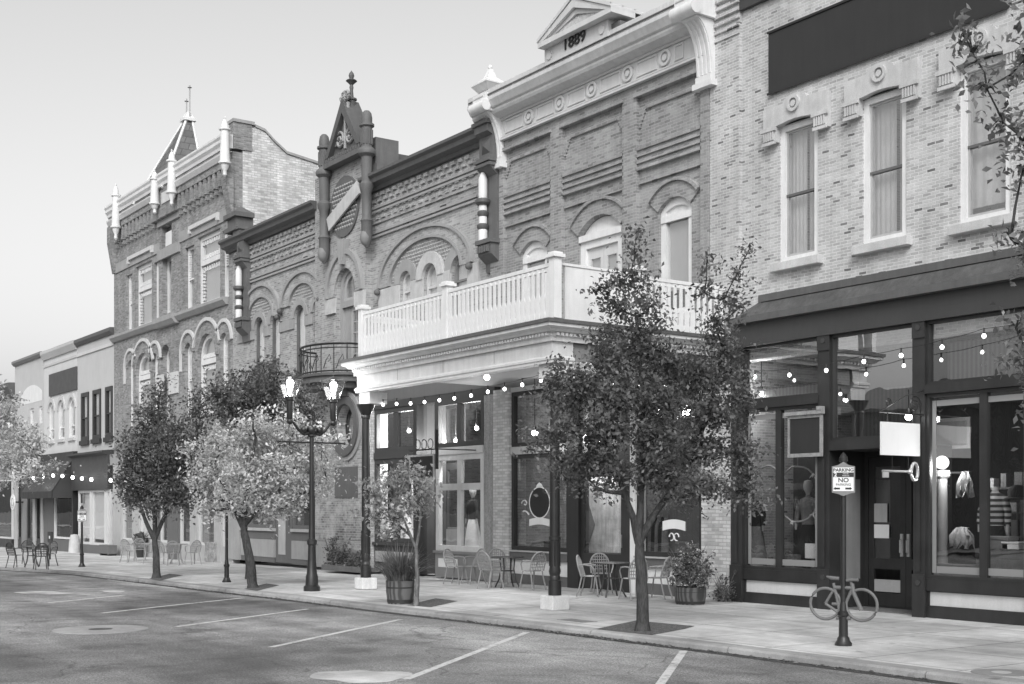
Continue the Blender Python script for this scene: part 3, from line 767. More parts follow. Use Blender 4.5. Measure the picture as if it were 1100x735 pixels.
for i, (px, py0, py1, w, lb, mt) in enumerate(((1080, 590, 606, 0.95, 'dark wooden chest lowest of the stack behind the striped jumper', 'woodbox'), (1073, 576, 589.5, 0.5, 'pale printed box on the dark chest beside the striped jumper', 'grey_trim'), (1090, 582, 589.5, 0.3, 'small white box on the right end of the dark chest', 'paper'))):
    Y = FY+0.42; a = at(px, py1, Y); b = at(px, py0, Y)
    if i == 0: bz = 0.662; tz0 = b.z
    else: bz = tz0+0.003
    r = thing('display_box', (a.x, Y, bz), lb, 'box')
    hh = b.z-bz if i else tz0-bz
    MB().box(a.x-w/2, a.x+w/2, Y-0.13, Y+0.16, bz, bz+hh*0.72).build('box', M[mt], r, bevel=0.008)
    MB().box(a.x-w/2-0.012, a.x+w/2+0.012, Y-0.142, Y+0.172, bz+hh*0.72+0.002, bz+hh).build('lid', M[mt], r, bevel=0.008)
a = at(1093, 531, FY+0.6)
r = thing('hat_stand', (a.x, a.y, 0.66), 'round black hat on a slim stand behind the right shop window', 'hat')
MB().lathe([(0.12, 0), (0.12, 0.02), (0.015, 0.04), (0.015, a.z-0.8)], (a.x, a.y, 0.66), 12).build('stand', M['metal_dark'], r, 40)
MB().lathe([(0.2, -0.09), (0.21, -0.07), (0.15, -0.05), (0.16, 0.05), (0.1, 0.14), (0.01, 0.16)], tuple(a), 18).build('hat', M['cloth_dark'], r, 50)
a = at(1016, 592, FY+0.35)
r = thing('display_crate', (a.x+0.25, a.y, 0.662), 'low pale crate under the fringed blanket in the right shop window', 'crate')
MB().box(a.x-0.2, a.x+0.75, a.y, a.y+0.3, 0.662, 0.93).build('crate', M['interior'], r, bevel=0.01)
m = MB()
for i in range(3): m.box(a.x-0.205, a.x+0.755, a.y-0.012, a.y-0.001, 0.68+i*0.085, 0.74+i*0.085)
m.build('slat', M['woodbox'], r)
for px, py, rr, lb in ((825, 522, 0.40, 'thin twig hoop crossing the mullion of the left shop window'), (857, 531, 0.55, 'large twig hoop with pale ribbons below the menu board')):
    c = at(px, py, FY+0.35); rnd = random.Random(px)
    m = MB(); m.tube([(c.x+rr*math.cos(j*0.2618), c.y+rnd.uniform(-.01, .01), c.z+rr*math.sin(j*0.2618)+rnd.uniform(-.015, .015)) for j in range(24)], 0.018, 6, True)
    r = thing('hoop_wreath', (c.x, c.y, c.z-rr), lb, 'wreath'); m.build('hoop', M['light_trim'], r, 60)
    m = MB()
    for j in (3, 9, 17, 21):
        p = Vector((c.x+rr*math.cos(j*0.2618), c.y, c.z+rr*math.sin(j*0.2618)))
        for q in range(6): m.tube([p, p+Vector((rnd.uniform(-.08, .08), -0.02, rnd.uniform(-.09, .06)))], [0.018, 0.004], 5)
    m.build('ribbon', M['cloth_white'], r)
    MB().tube([(c.x, c.y, c.z+rr), (c.x, c.y, 3.9)], 0.004, 4).build('cord', M['light_trim'], r)
v = spot(868, 560, FY+0.9)
mannequin(v.x, v.y, 0.66, 1.7, 'mannequin in a grey wrap half hidden behind the large twig hoop', M['cloth_grey'], M['cloth_dark'])
v = spot(812, 560, FY+0.9)
mannequin(v.x, v.y, 0.66, 1.6, 'mannequin in a dark coat at the left end of the dark storefront window', M['cloth_dark'], M['cloth_grey'])
a = at(872, 600, FY+0.25); b = at(872, 584, FY+0.25)
r = thing('price_card', (a.x, a.y, 0.662), 'square white card standing low in the corner of the left shop window', 'card')
MB().box(a.x-0.17, a.x+0.17, a.y, a.y+0.012, a.z, b.z).build('card', M['paper'], r)
MB().box(a.x-0.02, a.x+0.02, a.y+0.013, a.y+0.1, 0.662, a.z+0.05).build('easel', M['woodbox'], r)
for px, w, lb in ((806, 0.55, 'low suitcase at the left end of the left shop window'), (847, 0.5, 'dark trunk below the large twig hoop')):
    a = at(px, 600, FY+0.55)
    r = thing('suitcase', (a.x, a.y, 0.662), lb, 'suitcase')
    MB().box(a.x-w/2, a.x+w/2, a.y-0.12, a.y+0.12, 0.662, 0.98).build('case', M['cloth_grey'] if px < 820 else M['woodbox'], r, bevel=0.03)
    MB().tube([(a.x-0.08, a.y, 0.98), (a.x-0.06, a.y, 1.03), (a.x+0.06, a.y, 1.03), (a.x+0.08, a.y, 0.98)], 0.012, 6).build('handle', M['black'], r)

# ================================================================ the 1889 building
def building_1889():
    xl, xr = X(530, WY), X(765, WY)-0.006
    root = thing('brick_building', (xl, WY, 0), 'brick building with white cornice, dated gable and white railed balcony over the pavement', 'building')
    py = WY-0.1                                        # pilaster face
    zf0 = Z(620, 121, WY); zf1 = Z(620, 95.5, WY)       # frieze
    zb = 4.95
    # windows of the upper floor
    wl = (X(560, WY), X(587.5, WY)); wd = (X(622, WY), X(668, WY)); wr = (X(708, WY), X(743, WY))
    za = Z(645, 231, WY); zbalc = 5.33
    zr = Z(725, 212, WY)
    H = []
    for (a, b), ap, foot in ((wl, Z(574, 259, WY), zbalc+0.75), (wd, za, zbalc+0.02), (wr, zr, zbalc+0.75)):
        H.append((a, b, foot, ap-(b-a)*0.24, ap))
    wall(root, rect(xl, xr, zb, zf1+0.5), [arch(*h) for h in H], WY, 0.35, M['red_brick'], 'upper_wall')
    # pilasters, panel field frame, string courses
    st = [(xl+0.003, X(544, WY)), (X(594.5, WY), X(607, WY)), (X(672, WY), X(687, WY)), (X(756, WY), xr-0.003)]
    for a, b in st: MB().box(a, b, py, WY+0.01, zbalc, zf0).build('pilaster', M['red_brick'], root)
    zp1 = Z(640, 142, WY) ; zp0 = Z(544, 212.4, WY)
    for i in range(3):
        a, b = st[i][1], st[i+1][0]; w = b-a
        ztop = Z(687, 106, WY)
        hd = MB().prism([(a+0.002, ztop), (b-0.002, ztop), (b-0.002, zf0-0.003), (a+0.002, zf0-0.003)], [], py, WY+0.01).build('panel_head', M['red_brick'], root)
        m = MB(); m.box(a-0.05, b+0.05, py-0.045, py-0.001, ztop+0.0, ztop+0.085)
        m.box(a+0.3, b-0.3, WY-0.055, WY-0.001, ztop-0.3, ztop-0.22)
        for s, e in ((a+0.003, 1), (b-0.003, -1)):
            for j in range(6): m.box(s, s+e*(0.26-0.04*j), WY-0.035, WY-0.001, ztop-0.23-0.075*(j+1), ztop-0.23-0.075*j)
        m.build('corbel_band', M['red_brick'], hd)
        m = MB()
        m.box(a+0.003, b-0.003, WY-0.05, WY-0.001, zp0-0.47, zp0+0.05)
        for j in range(4): m.box(a-0.02, b+0.02, WY-0.10, WY-0.0501, zp0-0.02-0.15*j, zp0+0.045-0.15*j)
        m.build('sill_course', M['red_brick'], root)
        m = MB(); z = Z(544, 245, WY); m.box(a+0.05, b-0.02, WY-0.07, WY-0.001, z, z+0.075); m.build('string_course', M['red_brick'], root)
        # arch hood of each opening
        h = H[i]; c = (h[0]+h[1])/2; w2 = (h[1]-h[0])/2
        hh = h[4]-h[3]; r = (w2*w2+hh*hh)/(2*hh); cz = h[4]-r; al = math.asin(min(1, (w2+0.14)/(r+0.2)))
        MB().prism(arcring(c, cz, r+0.004, r+0.34, 16, math.pi/2-al, math.pi/2+al), [], WY-0.05, WY+0.006).build('brick_arch', M['red_brick'], root)
        MB().prism(arcring(c, cz, r+0.344, r+0.42, 16, math.pi/2-al, math.pi/2+al), [], WY-0.11, WY-0.001).build('drip_mould', M['red_brick'], root)
    for k in (0, 2):
        h = H[k]; z = h[3]-0.12
        def cap(m, h=h, z=z): m.box(h[0]+0.02, h[1]-0.02, WY+0.03, WY+0.1, z-0.12, z+0.02); m.prism(arch(h[0]+0.05, h[1]-0.05, z, h[3], h[4]-0.05), [], WY+0.12, WY+0.16)
        window(root, *h, WY+0.06, M['white'], M['glass_up'], 0.16, sash=None, blind=M['blind'], bz=h[2]+0.6, deep=0.13, extra=cap)
        m = MB(); m.box(h[0]-0.1, h[1]+0.1, WY-0.08, WY+0.1, h[2]-0.12, h[2]-0.003); m.build('sill', M['stone'], root)
    h = H[1]; z = h[3]-0.02
    def fan(m): m.prism(arch(h[0]+0.02, h[1]-0.02, z, h[3], h[4]-0.02), [], WY+0.12, WY+0.3); m.box(h[0]+0.01, h[1]-0.01, WY-0.02, WY+0.3, z-0.13, z+0.02)
    fr = MB(); fr.prism(rect(h[0], h[1], h[2], z), [rect(h[0]+0.2, h[1]-0.2, h[2]+0.02, z-0.3)], WY+0.05, WY+0.2); fan(fr)
    fr.build('door_frame', M['white'], root)
    c = (h[0]+h[1])/2
    for a, b in ((h[0]+0.2, c-0.005), (c+0.005, h[1]-0.2)):
        d = MB().prism(rect(a, b, h[2]+0.025, z-0.3), [rect(a+0.12, b-0.12, h[2]+0.9, z-0.55)], WY+0.12, WY+0.17).build('balcony_door', M['offwhite'], root)
        MB().box(a+0.1, b-0.1, WY+0.14, WY+0.146, h[2]+0.88, z-0.53).build('pane', M['glass_up'], d)
        MB().box(a+0.1, b-0.1, WY+0.19, WY+0.2, h[2]+0.88, z-0.53).build('blind', M['blind'], d)
    # frieze, cornice, parapet
    fzm = MB().box(xl+0.05, xr-0.03, WY-0.16, WY+0.0, zf0, zf1).build('frieze', M['offwhite'], root)
    m = MB(); m.box(xl+0.05, xr-0.03, WY-0.21, WY-0.161, zf0, zf0+0.05); m.box(xl+0.05, xr-0.03, WY-0.19, WY-0.161, zf0+0.07, zf0+0.1)
    m.box(xl+0.05, xr-0.03, WY-0.2, WY-0.161, zf1-0.06, zf1); m.build('frieze_mould', M['offwhite'], fzm)
    zc = (zf0+zf1)/2+0.02
    for px in (568, 601, 635.5, 674, 714):
        x = X(px, WY-0.2); m = MB()
        m.prism(arcring(x, zc, 0.12, 0.18, 24, 0, 2*math.pi), [], WY-0.215, WY-0.161)
        m.prism([(x+0.07*math.cos(j*0.5236), zc+0.07*math.sin(j*0.5236)) for j in range(12)], [], WY-0.22, WY-0.161)
        m.build('rosette', M['offwhite'], fzm)
    xs = [xl+0.5]+[X(p, WY-0.2) for p in (568, 601, 635.5, 674, 714)]+[xr-0.4]
    for i in range(6):
        a, b = xs[i]+0.28, xs[i+1]-0.28
        MB().prism(rect(a, b, zf0+0.14, zf1-0.09), [rect(a+0.04, b-0.04, zf0+0.18, zf1-0.13)], WY-0.185, WY-0.161).build('frieze_panel', M['offwhite'], fzm)
    cy = WY-0.66; zg = Z(620, 57, cy)
    d = WY-cy
    prof = [(0.0, zf1+0.002), (0.2, zf1+0.002), (0.46, zf1+0.06), (0.5, zf1+0.12), (0.5, zf1+0.17), (0.56, zf1+0.2), (0.62, zf1+0.3), (d, zf1+0.36), (d, zf1+0.45), (d-0.05, zf1+0.46), (d-0.05, zf1+0.62), (d-0.02, zf1+0.64), (d-0.02, zg), (d-0.1, zg+0.02), (0.0, zg+0.02)]
    MB().sweep([(xl-0.25, WY), (xr+0.02, WY)], prof).build('cornice', M['white_aged'], root)
    co = KIDS[root.name][-1]
    MB().box(xl-0.2, xr, cy-0.004, cy+0.2, zg+0.022, zg+0.05).build('cornice_capping', M['cornice_dark'], co)
    # fluted consoles and end blocks
    for c, w, e in ((X(526, WY-0.3)+0.14, 0.42, 0), (X(757, WY-0.3)-0.16, 0.46, 1)):
        zt = zf1+0.12; zbk = zt-1.25
        prf = [(WY, zbk), (WY-0.2, zbk), (WY-0.2, zbk+0.14), (WY-0.16, zbk+0.16)]
        prf += [(WY-0.16-0.44*(1-math.cos(j/8*math.pi/2)), zbk+0.18+(zt-zbk-0.2)*math.sin(j/8*math.pi/2)) for j in range(9)]
        prf += [(WY-0.62, zt+0.0), (WY, zt+0.0)]
        k = MB().prism_x(prf, c-w/2, c+w/2).build('console', M['white'], root)
        m = MB()
        for q in range(4):
            x = c-w/2+w*(q+0.5)/4
            m.prism_x([(a-0.025, b) for a, b in prf[3:12]]+[(a+0.02, b) for a, b in reversed(prf[3:12])], x-0.028, x+0.028)
        m.build('fluting', M['white'], k)
        MB().box(c-w/2-0.06, c+w/2+0.06, WY-0.24, WY-0.001, zbk-0.12, zbk-0.002).build('console_foot', M['white'], k)
        MB().box(c-w/2-0.06, c+w/2+0.08, cy-0.08, WY, zf1+0.13, zg+0.1).build('end_block', M['white'], root)
        eb = KIDS[root.name][-1]
        MB().box(c-w/2-0.02, c+w/2+0.02, cy-0.1, cy-0.081, zf1+0.5, zg+0.0).build('block_panel', M['offwhite'], eb)
        MB().tube([(c-w/2-0.1, cy-0.06, zf1+0.24), (c+w/2+0.12, cy-0.06, zf1+0.24)], 0.14, 12).build('roll_mould', M['white'], eb, 40)
        if e == 0:
            b0 = zg+0.1; xc, yc = c, cy+0.28
            m = MB(); m.box(xc-0.21, xc+0.21, yc-0.21, yc+0.21, b0-0.05, b0+0.1)
            m.build('pinnacle_neck', M['dark_stone'], root)
            m = MB()
            def fr4(r0, z0_, r1, z1_):
                a_ = [(xc-r0, yc-r0, z0_), (xc+r0, yc-r0, z0_), (xc+r0, yc+r0, z0_), (xc-r0, yc+r0, z0_)]
                b_ = [(xc-r1, yc-r1, z1_), (xc+r1, yc-r1, z1_), (xc+r1, yc+r1, z1_), (xc-r1, yc+r1, z1_)]
                m.add(a_+b_, [(0, 1, 5, 4), (1, 2, 6, 5), (2, 3, 7, 6), (3, 0, 4, 7), (3, 2, 1, 0), (4, 5, 6, 7)])
            fr4(0.22, b0+0.102, 0.35, b0+0.27); fr4(0.36, b0+0.272, 0.36, b0+0.31); fr4(0.33, b0+0.312, 0.12, b0+0.5); fr4(0.12, b0+0.502, 0.05, b0+0.72)
            m.ball((xc, yc, b0+0.77), 0.06)
            m.build('pinnacle', M['white'], root)
    # dated gable
    gy = cy-0.03
    gx0, gx1 = X(585, gy), X(653, gy); zg0 = zg+0.04; zg1 = Z(584, 60, gy)+0.12
    MB().box(gx0, gx1, gy, gy+0.5, zg0, zg1).build('date_panel', M['offwhite'], root)
    dp = KIDS[root.name][-1]
    lettering('date_numerals', '1889', 0.36, ((gx0+gx1)/2-0.02, gy-0.02, (zg0+zg1)/2+0.06), M['textdark'], dp, 0.012, bold=0.003, sx=1.2)
    for x in (gx0+0.2, gx1-0.2): MB().prism([(x+0.1*math.cos(j*0.7854+0.39), (zg0+zg1)/2+0.1*math.sin(j*0.7854+0.39)) for j in range(8)], [], gy-0.03, gy-0.001).build('carved_boss', M['offwhite'], dp)
    ga, gb = X(577.5, gy-0.2), X(656.5, gy-0.2); gc = (ga+gb)/2; zap = Z(609, 2, gy-0.2); zb1 = zg1+0.003
    MB().box(ga, gb, gy-0.2, gy+0.5, zb1, zb1+0.12).build('gable_base', M['offwhite'], root)
    zq = zb1+0.122
    MB().prism([(ga+0.25, zq), (gb-0.25, zq), (gc, zap-0.3)], [], gy-0.02, gy+0.4).build('gable_field', M['offwhite'], root)
    gf = KIDS[root.name][-1]
    m = MB(); nrow = 8; hgt = zap-0.42-zq
    for r_ in range(nrow):
        zz = zq+0.06+hgt*r_/nrow*0.92; half = (gb-gc-0.55)*(1-r_/nrow)*0.9
        n = max(1, int(half*2/0.14))
        for j in range(n+1):
            x = gc-half+2*half*j/max(1, n)
            m.prism([(x-0.055, zz+0.1), (x-0.055, zz+0.03), (x-0.025, zz-0.02), (x+0.025, zz-0.02), (x+0.055, zz+0.03), (x+0.055, zz+0.1)], [], gy-0.034-0.007*(nrow-r_)-0.003*(j % 2), gy-0.021)
    m.build('scale_tiles', M['stone'], gf)
    for s in (-1, 1):
        e = ga if s < 0 else gb
        m = MB(); m.prism([(e, zq), (gc, zap), (gc, zap-0.2), (e-s*0.22, zq)] if s < 0 else [(gc, zap), (e, zq), (e-0.22, zq), (gc, zap-0.2)], [], gy-0.2, gy+0.12)
        m.prism([(e-s*0.2, zq), (gc, zap-0.21), (gc, zap-0.33), (e-s*0.34, zq)], [], gy-0.12, gy+0.1)
        m.build('raking_cornice', M['offwhite'], root)
    m = MB(); yb = gy+2.6
    for s in (-1, 1):
        e = ga if s < 0 else gb
        n = 9
        m.add([(e, gy-0.23, zq), (gc, gy-0.23, zap+0.02), (gc, yb, zap+0.02), (e, yb, zq), (e, gy-0.23, zq+0.05), (gc, gy-0.23, zap+0.07), (gc, yb, zap+0.07), (e, yb, zq+0.05)], [(0, 1, 2, 3), (4, 7, 6, 5), (0, 4, 5, 1), (3, 2, 6, 7), (0, 3, 7, 4)])
        for j in range(n):
            y = gy-0.21+(yb-gy+0.2)*j/(n-1)
            m.add([(e, y-0.015, zq+0.05), (gc, y-0.015, zap+0.07), (gc, y+0.015, zap+0.07), (e, y+0.015, zq+0.05), (e, y-0.015, zq+0.085), (gc, y-0.015, zap+0.105), (gc, y+0.015, zap+0.105), (e, y+0.015, zq+0.085)], [(4, 5, 6, 7), (0, 1, 5, 4), (3, 7, 6, 2)])
    m.build('gable_roof', M['tin'], root)
    MB().prism([(ga+0.1, zg), (gb-0.1, zg), (gb-0.1, zq), (gc, zap), (ga+0.1, zq)], [], yb-0.2, yb-0.02).build('gable_back', M['offwhite'], root)
    MB().box(gx1-0.004, gx1+0.3, gy+0.1, gy+0.5, zg0, zg1-0.1).build('gable_side', M['dark_stone'], root)
    shell(root, xl, xr, WY+0.35, WY+14, 0, zf1+0.2, M['red_brick'], M['interior_dark'])
    # ---------------- shopfront under the balcony
    zh = 4.85
    MB().box(X(531.5, FY), X(548, FY), FY-0.05, WY+0.3, 0, zb).build('brick_pier', M['pier_brick'], root)
    a0, a1 = X(548.5, FY), X(753.5, FY)
    MB().box(a0, a1, FY, FY+0.3, zh, zb+0.1).build('shop_header', M['offwhite'], root)
    w1, w2 = X(610, FY), X(683, FY)
    zt = Z(560, 484, FY)
    def bay(a, b, kick):
        MB().box(a, b, FY+0.02, FY+0.3, 0, 0.24).build('plinth', M['mid_trim'], root)
        MB().box(a+0.002, b-0.002, FY+0.05, FY+0.1, 0.243, 0.6).build('kick_panel', M['stucco_faded'], root)
        MB().box(a, b, FY-0.03, FY+0.25, 0.603, 0.82).build('sill_beam', M['mid_trim'], root)
        MB().box(a, b, FY-0.07, FY-0.001, 0.80, 0.84).build('sill', M['light_trim'], root)
    bay(a0, w1, True); bay(w2, a1, True)
    shopwin(root, a0, w1, 0.842, zt-0.1, FY+0.03, M['dark_trim'], M['glass_dim'], 0.1)
    lw = KIDS[root.name][-1]
    shopwin(root, a0, w1, zt+0.1, zh-0.003, FY+0.03, M['dark_trim'], M['glass_dim'], 0.1, name='transom_window')
    MB().box(a0+0.02, w1, FY-0.03, FY+0.2, zt-0.098, zt+0.098).build('transom_rail', M['light_trim'], root)
    shopwin(root, w2, a1, 0.842, zt-0.1, FY+0.03, M['dark_trim'], M['glass_dim'], 0.1, name='shop_window')
    rw = KIDS[root.name][-1]
    shopwin(root, w2, a1, zt+0.1, zh-0.003, FY+0.03, M['dark_trim'], M['glass_dim'], 0.1, [(w2+a1)/2], name='transom_window')
    MB().box(w2, a1, FY-0.03, FY+0.2, zt-0.098, zt+0.098).build('transom_rail', M['mid_trim'], root)
    for a, b, mt in ((w1+0.002, X(622, FY), 'dark_trim'), (X(669, FY), X(677, FY), 'dark_trim'), (X(677.3, FY), w2-0.002, 'white')):
        MB().box(a, b, FY-0.02, FY+0.3, 0, zh-0.003).build('post', M[mt], root)
    da, db = X(622, FY)+0.004, X(669, FY)-0.004
    d = MB().prism(rect(da, db, 0.02, 3.0), [rect(da+0.12, db-0.12, 0.85, 2.75)], FY+0.05, FY+0.12).build('door', M['dark_trim'], root)
    MB().box(da+0.1, db-0.1, FY+0.08, FY+0.088, 0.83, 2.77).build('pane', M['glass_shop'], d)
    MB().box(db-0.09, db-0.05, FY+0.0, FY+0.045, 1.0, 1.3).build('handle', M['brass'], d)
    shopwin(root, da, db, 3.1, zh-0.003, FY+0.05, M['dark_trim'], M['glass_dim'], 0.1, name='transom_window')
    MB().box(da, db, FY, FY+0.2, 3.002, 3.098).build('transom_rail', M['dark_trim'], root)
    # painted emblems on the glass
    y = FY+0.085
    c = at(579.5, 540, y); m = MB(); ov = [(c.x+0.44*math.cos(j*0.2618)*1.0, c.z+0.40*math.sin(j*0.2618)) for j in range(24)]
    m.prism([(c.x+0.41*math.cos(j*0.2618), c.z+0.37*math.sin(j*0.2618)) for j in range(24)], [], y, y+0.004)
    m.build('emblem_oval', M['black'], lw)
    m = MB(); m.prism(ov, [[(c.x+0.412*math.cos(j*0.2618), c.z+0.372*math.sin(j*0.2618)) for j in range(24)]], y-0.004, y+0.003)
    rib = [(c.x-0.42+0.84*j/10, c.z-0.42+0.05*math.cos((j-5)/5*1.5)) for j in range(11)]
    m.prism(rib+[(a_, b_-0.17) for a_, b_ in reversed(rib)], [], y-0.008, y-0.002)
    m.prism([(c.x-0.14, c.z+0.385), (c.x+0.14, c.z+0.385), (c.x+0.1, c.z+0.45), (c.x, c.z+0.5), (c.x-0.1, c.z+0.45)], [], y-0.004, y+0.003)
    for s in (-1, 1):
        m.tube([(c.x+s*(0.62+0.14*(1-j/16)*math.cos(j*0.45)), y, c.z-0.02+0.10*(1-j/16)*math.sin(j*0.45)) for j in range(14)], 0.014, 5)
        m.tube([(c.x+s*(0.45+0.05*j), y, c.z-0.3+0.05*j-0.007*j*j) for j in range(6)], 0.02, 5)
    m.build('emblem_ribbon', M['textwhite'], lw)
    c = at(724, 562, y); m = MB()
    rib = [(c.x-0.36+0.72*j/10, c.z+0.03+0.05*math.cos((j-5)/5*1.5)) for j in range(11)]
    m.prism(rib+[(a_, b_-0.2) for a_, b_ in reversed(rib)], [], y-0.006, y)
    for s in (-1, 1): m.tube([(c.x+s*(0.08+0.07*math.cos(j*0.5)), y, c.z-0.3+0.08*math.sin(j*0.5)) for j in range(11)], 0.014, 5)
    m.build('emblem_ribbon', M['textwhite'], rw)
    # interior
    MB().box(xl, xr-0.31, FY+0.3, FY+7, 0.0, 0.02).build('shop_floor', M['interior'], root)
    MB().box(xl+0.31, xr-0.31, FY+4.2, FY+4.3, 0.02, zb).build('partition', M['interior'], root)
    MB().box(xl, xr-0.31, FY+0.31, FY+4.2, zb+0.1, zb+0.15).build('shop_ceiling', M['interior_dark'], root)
    # ---------------- balcony
    yb0 = 14.05
    bl, br = X(383.6, yb0), X(593, yb0)
    path = [(bl, FY), (bl, yb0), (br, yb0), (br, FY)]
    zfb, zft = Z(593, 389.5, yb0), Z(593, 366.5, yb0); zblk = Z(593, 405, yb0); zct = Z(590.5, 346, yb0-0.22)
    fpath = [(bl, yb0+0.5), (bl, yb0), (br, yb0), (br, yb0+0.5)]
    MB().sweep(fpath, [(0, zfb), (0, zft), (-0.18, zft), (-0.18, zfb)]).build('balcony_fascia', M['white_aged'], root)
    bf = KIDS[root.name][-1]
    MB().sweep(fpath, [(0.002, zfb), (0.03, zfb), (0.03, zfb+0.04), (0.05, zfb+0.06), (0.05, zfb+0.10), (0.02, zfb+0.12), (0.002, zfb+0.14)]).build('fascia_mould', M['offwhite'], bf)
    for e in (bl, br-0.5): MB().box(e+0.004, e+0.496, yb0+0.06, yb0+0.53, zblk, zfb-0.002).build('corner_block', M['white_aged'], root)
    m = MB()
    for q in range(1, 4): x = bl+(br-bl)*q/4; m.box(x-0.006, x+0.006, yb0-0.004, yb0-0.001, zfb+0.15, zft-0.01)
    m.build('board_joint', M['grey_trim'], bf)
    h = zct-zft
    MB().sweep(path, [(0.0, zft+0.002), (0.06, zft+0.002), (0.06, zft+0.28*h), (0.08, zft+0.3*h), (0.08, zft+0.52*h), (0.16, zft+0.55*h), (0.2, zft+0.7*h), (0.28, zft+0.8*h), (0.28, zct), (0.0, zct)]).build('balcony_cornice', M['white_aged'], root)
    bc = KIDS[root.name][-1]
    m = MB(); n = int((br-bl)/0.1)
    for i in range(n):
        x = bl+0.02+(br-bl-0.04)*i/(n-1); m.box(x-0.028, x+0.028, yb0-0.13, yb0-0.081, zft+0.34*h, zft+0.5*h)
    n2 = int((FY-yb0)/0.1)
    for i in range(n2):
        yy = yb0+0.05+(FY-yb0-0.1)*i/(n2-1); m.box(br+0.081, br+0.13, yy-0.028, yy+0.028, zft+0.34*h, zft+0.5*h)
    m.build('dentil_course', M['white'], bc)
    MB().sweep(path, [(0.0, zct+0.002), (0.31, zct+0.002), (0.31, zct+0.07), (0.0, zct+0.09)]).build('deck_edge', M['cornice_dark'], root)
    MB().box(bl, br, yb0, WY-0.004, zct+0.003, zct+0.1).build('balcony_deck', M['light_trim'], root)
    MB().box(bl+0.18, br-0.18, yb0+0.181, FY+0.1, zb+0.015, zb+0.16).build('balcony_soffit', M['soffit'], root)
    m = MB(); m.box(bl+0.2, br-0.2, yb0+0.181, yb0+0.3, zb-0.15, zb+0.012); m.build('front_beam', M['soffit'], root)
    m = MB(); m.box(br-0.3, br-0.04, yb0+0.55, FY, zfb+0.06, zft-0.003); m.build('side_beam', M['grey_trim'], root)
    # posts and railings
    zd = zct+0.1; zrail = Z(560, 293.5, yb0+0.05)
    def post(x, y, s=0.085, hgt=None):
        p = MB().box(x-s, x+s, y-s, y+s, zd, zrail+0.1).build('balcony_post', M['white'], root)
        m = MB(); m.box(x-s-0.05, x+s+0.05, y-s-0.05, y+s+0.05, zrail+0.1, zrail+0.16); m.box(x-s-0.015, x+s+0.015, y-s-0.015, y+s+0.015, zrail+0.161, zrail+0.2)
        m.build('cap', M['white'], p)
    ry = yb0-0.02
    px_ = [X(390, ry)-0.0, X(481, ry), X(597.5, ry)-0.03]
    for x in px_: post(x, ry)
    bm = None
    def railing(p0, p1):
        nonlocal bm
        p0, p1 = Vector((*p0, 0)), Vector((*p1, 0)); d = p1-p0; L = d.length; u = d/L; ang = math.atan2(u.y, u.x)
        r = bpy.data.objects.new('balcony_railing', None)
        m = MB()
        m.box(0, L, -0.05, 0.05, zrail-0.05, zrail+0.02); m.box(0, L, -0.03, 0.03, zrail-0.13, zrail-0.055); m.box(0, L, -0.03, 0.03, zd+0.06, zd+0.15)
        cs, sn = u.x, u.y
        m.v = [(p0.x+a*cs-b*sn, p0.y+a*sn+b*cs, c) for a, b, c in m.v]
        rl = m.build('balcony_railing', M['white'], root)
        n = int(L/0.155); off = origin(rl)
        if bm is None:
            k = MB(); k.box(-0.062, 0.062, -0.014, 0.014, zd+0.02, zd+0.42)
            k.add([(-0.062, -0.0141, zd+0.42), (0.062, -0.0141, zd+0.42), (0.036, -0.0141, zd+0.5), (-0.036, -0.0141, zd+0.5), (-0.062, 0.0141, zd+0.42), (0.062, 0.0141, zd+0.42), (0.036, 0.0141, zd+0.5), (-0.036, 0.0141, zd+0.5)], [(0, 1, 2, 3), (7, 6, 5, 4), (1, 5, 6, 2), (0, 3, 7, 4)])
            k.box(-0.036, 0.036, -0.014, 0.014, zd+0.5, zrail-0.06)
            tmp = k.build('baluster', M['white'], None); bm = tmp.data; bpy.data.objects.remove(tmp)
        for i in range(n):
            q = p0+u*(L*(i+0.5)/n)
            o = bpy.data.objects.new('baluster', bm); COL.objects.link(o); o.parent = rl
            o.location = (q.x-off.x-0.0*sn, q.y-off.y, -off.z); o.rotation_euler = (0, 0, ang)
            o.location.x += 0.03*sn; o.location.y -= 0.03*cs
    railing((px_[0]+0.09, ry), (px_[1]-0.09, ry)); railing((px_[1]+0.09, ry), (px_[2]-0.09, ry))
    rx = br-0.02
    py1 = yb0+2.0
    MB().box(rx-0.03, rx+0.03, yb0+0.3, py1, zd+0.02, zrail+0.0).build('solid_panel', M['white'], root)
    MB().box(rx-0.05, rx+0.05, yb0+0.08, py1, zrail+0.003, zrail+0.05).build('panel_rail', M['white'], root)
    post(rx, py1+0.09)
    railing((rx, py1+0.18), (rx, WY-0.12))
    railing((bl+0.02, WY-0.12), (bl+0.02, ry+0.12))
    # iron columns on whitewashed blocks
    for px in (393, 596):
        yc = yb0+0.14; x = X(px, yc)
        MB().box(x-0.2, x+0.2, yc-0.2, yc+0.2, 0, 0.27).build('column_block', M['white_block'], root, bevel=0.02)
        c = MB().lathe([(0.125, 0.272), (0.125, 0.55), (0.105, 0.56), (0.105, 0.62), (0.095, 0.64), (0.115, 0.72), (0.1, 0.8), (0.105, 1.3), (0.115, 1.31), (0.115, 1.37), (0.1, 1.38), (0.092, 4.0), (0.11, 4.02), (0.11, 4.06), (0.1, 4.08), (0.13, zblk-0.2), (0.2, zblk-0.06), (0.22, zblk-0.003)], (x, yc, 0), 18).build('iron_column', M['black'], root, 35)
        m = MB()
        for j in range(10):
            w = 2*math.pi*j/10; m.tube([(x+0.1*math.cos(w), yc+0.1*math.sin(w), 0.82), (x+0.1*math.cos(w), yc+0.1*math.sin(w), 1.28)], 0.014, 5)
        m.build('fluting', M['black'], c)
    return root, yb0, zblk
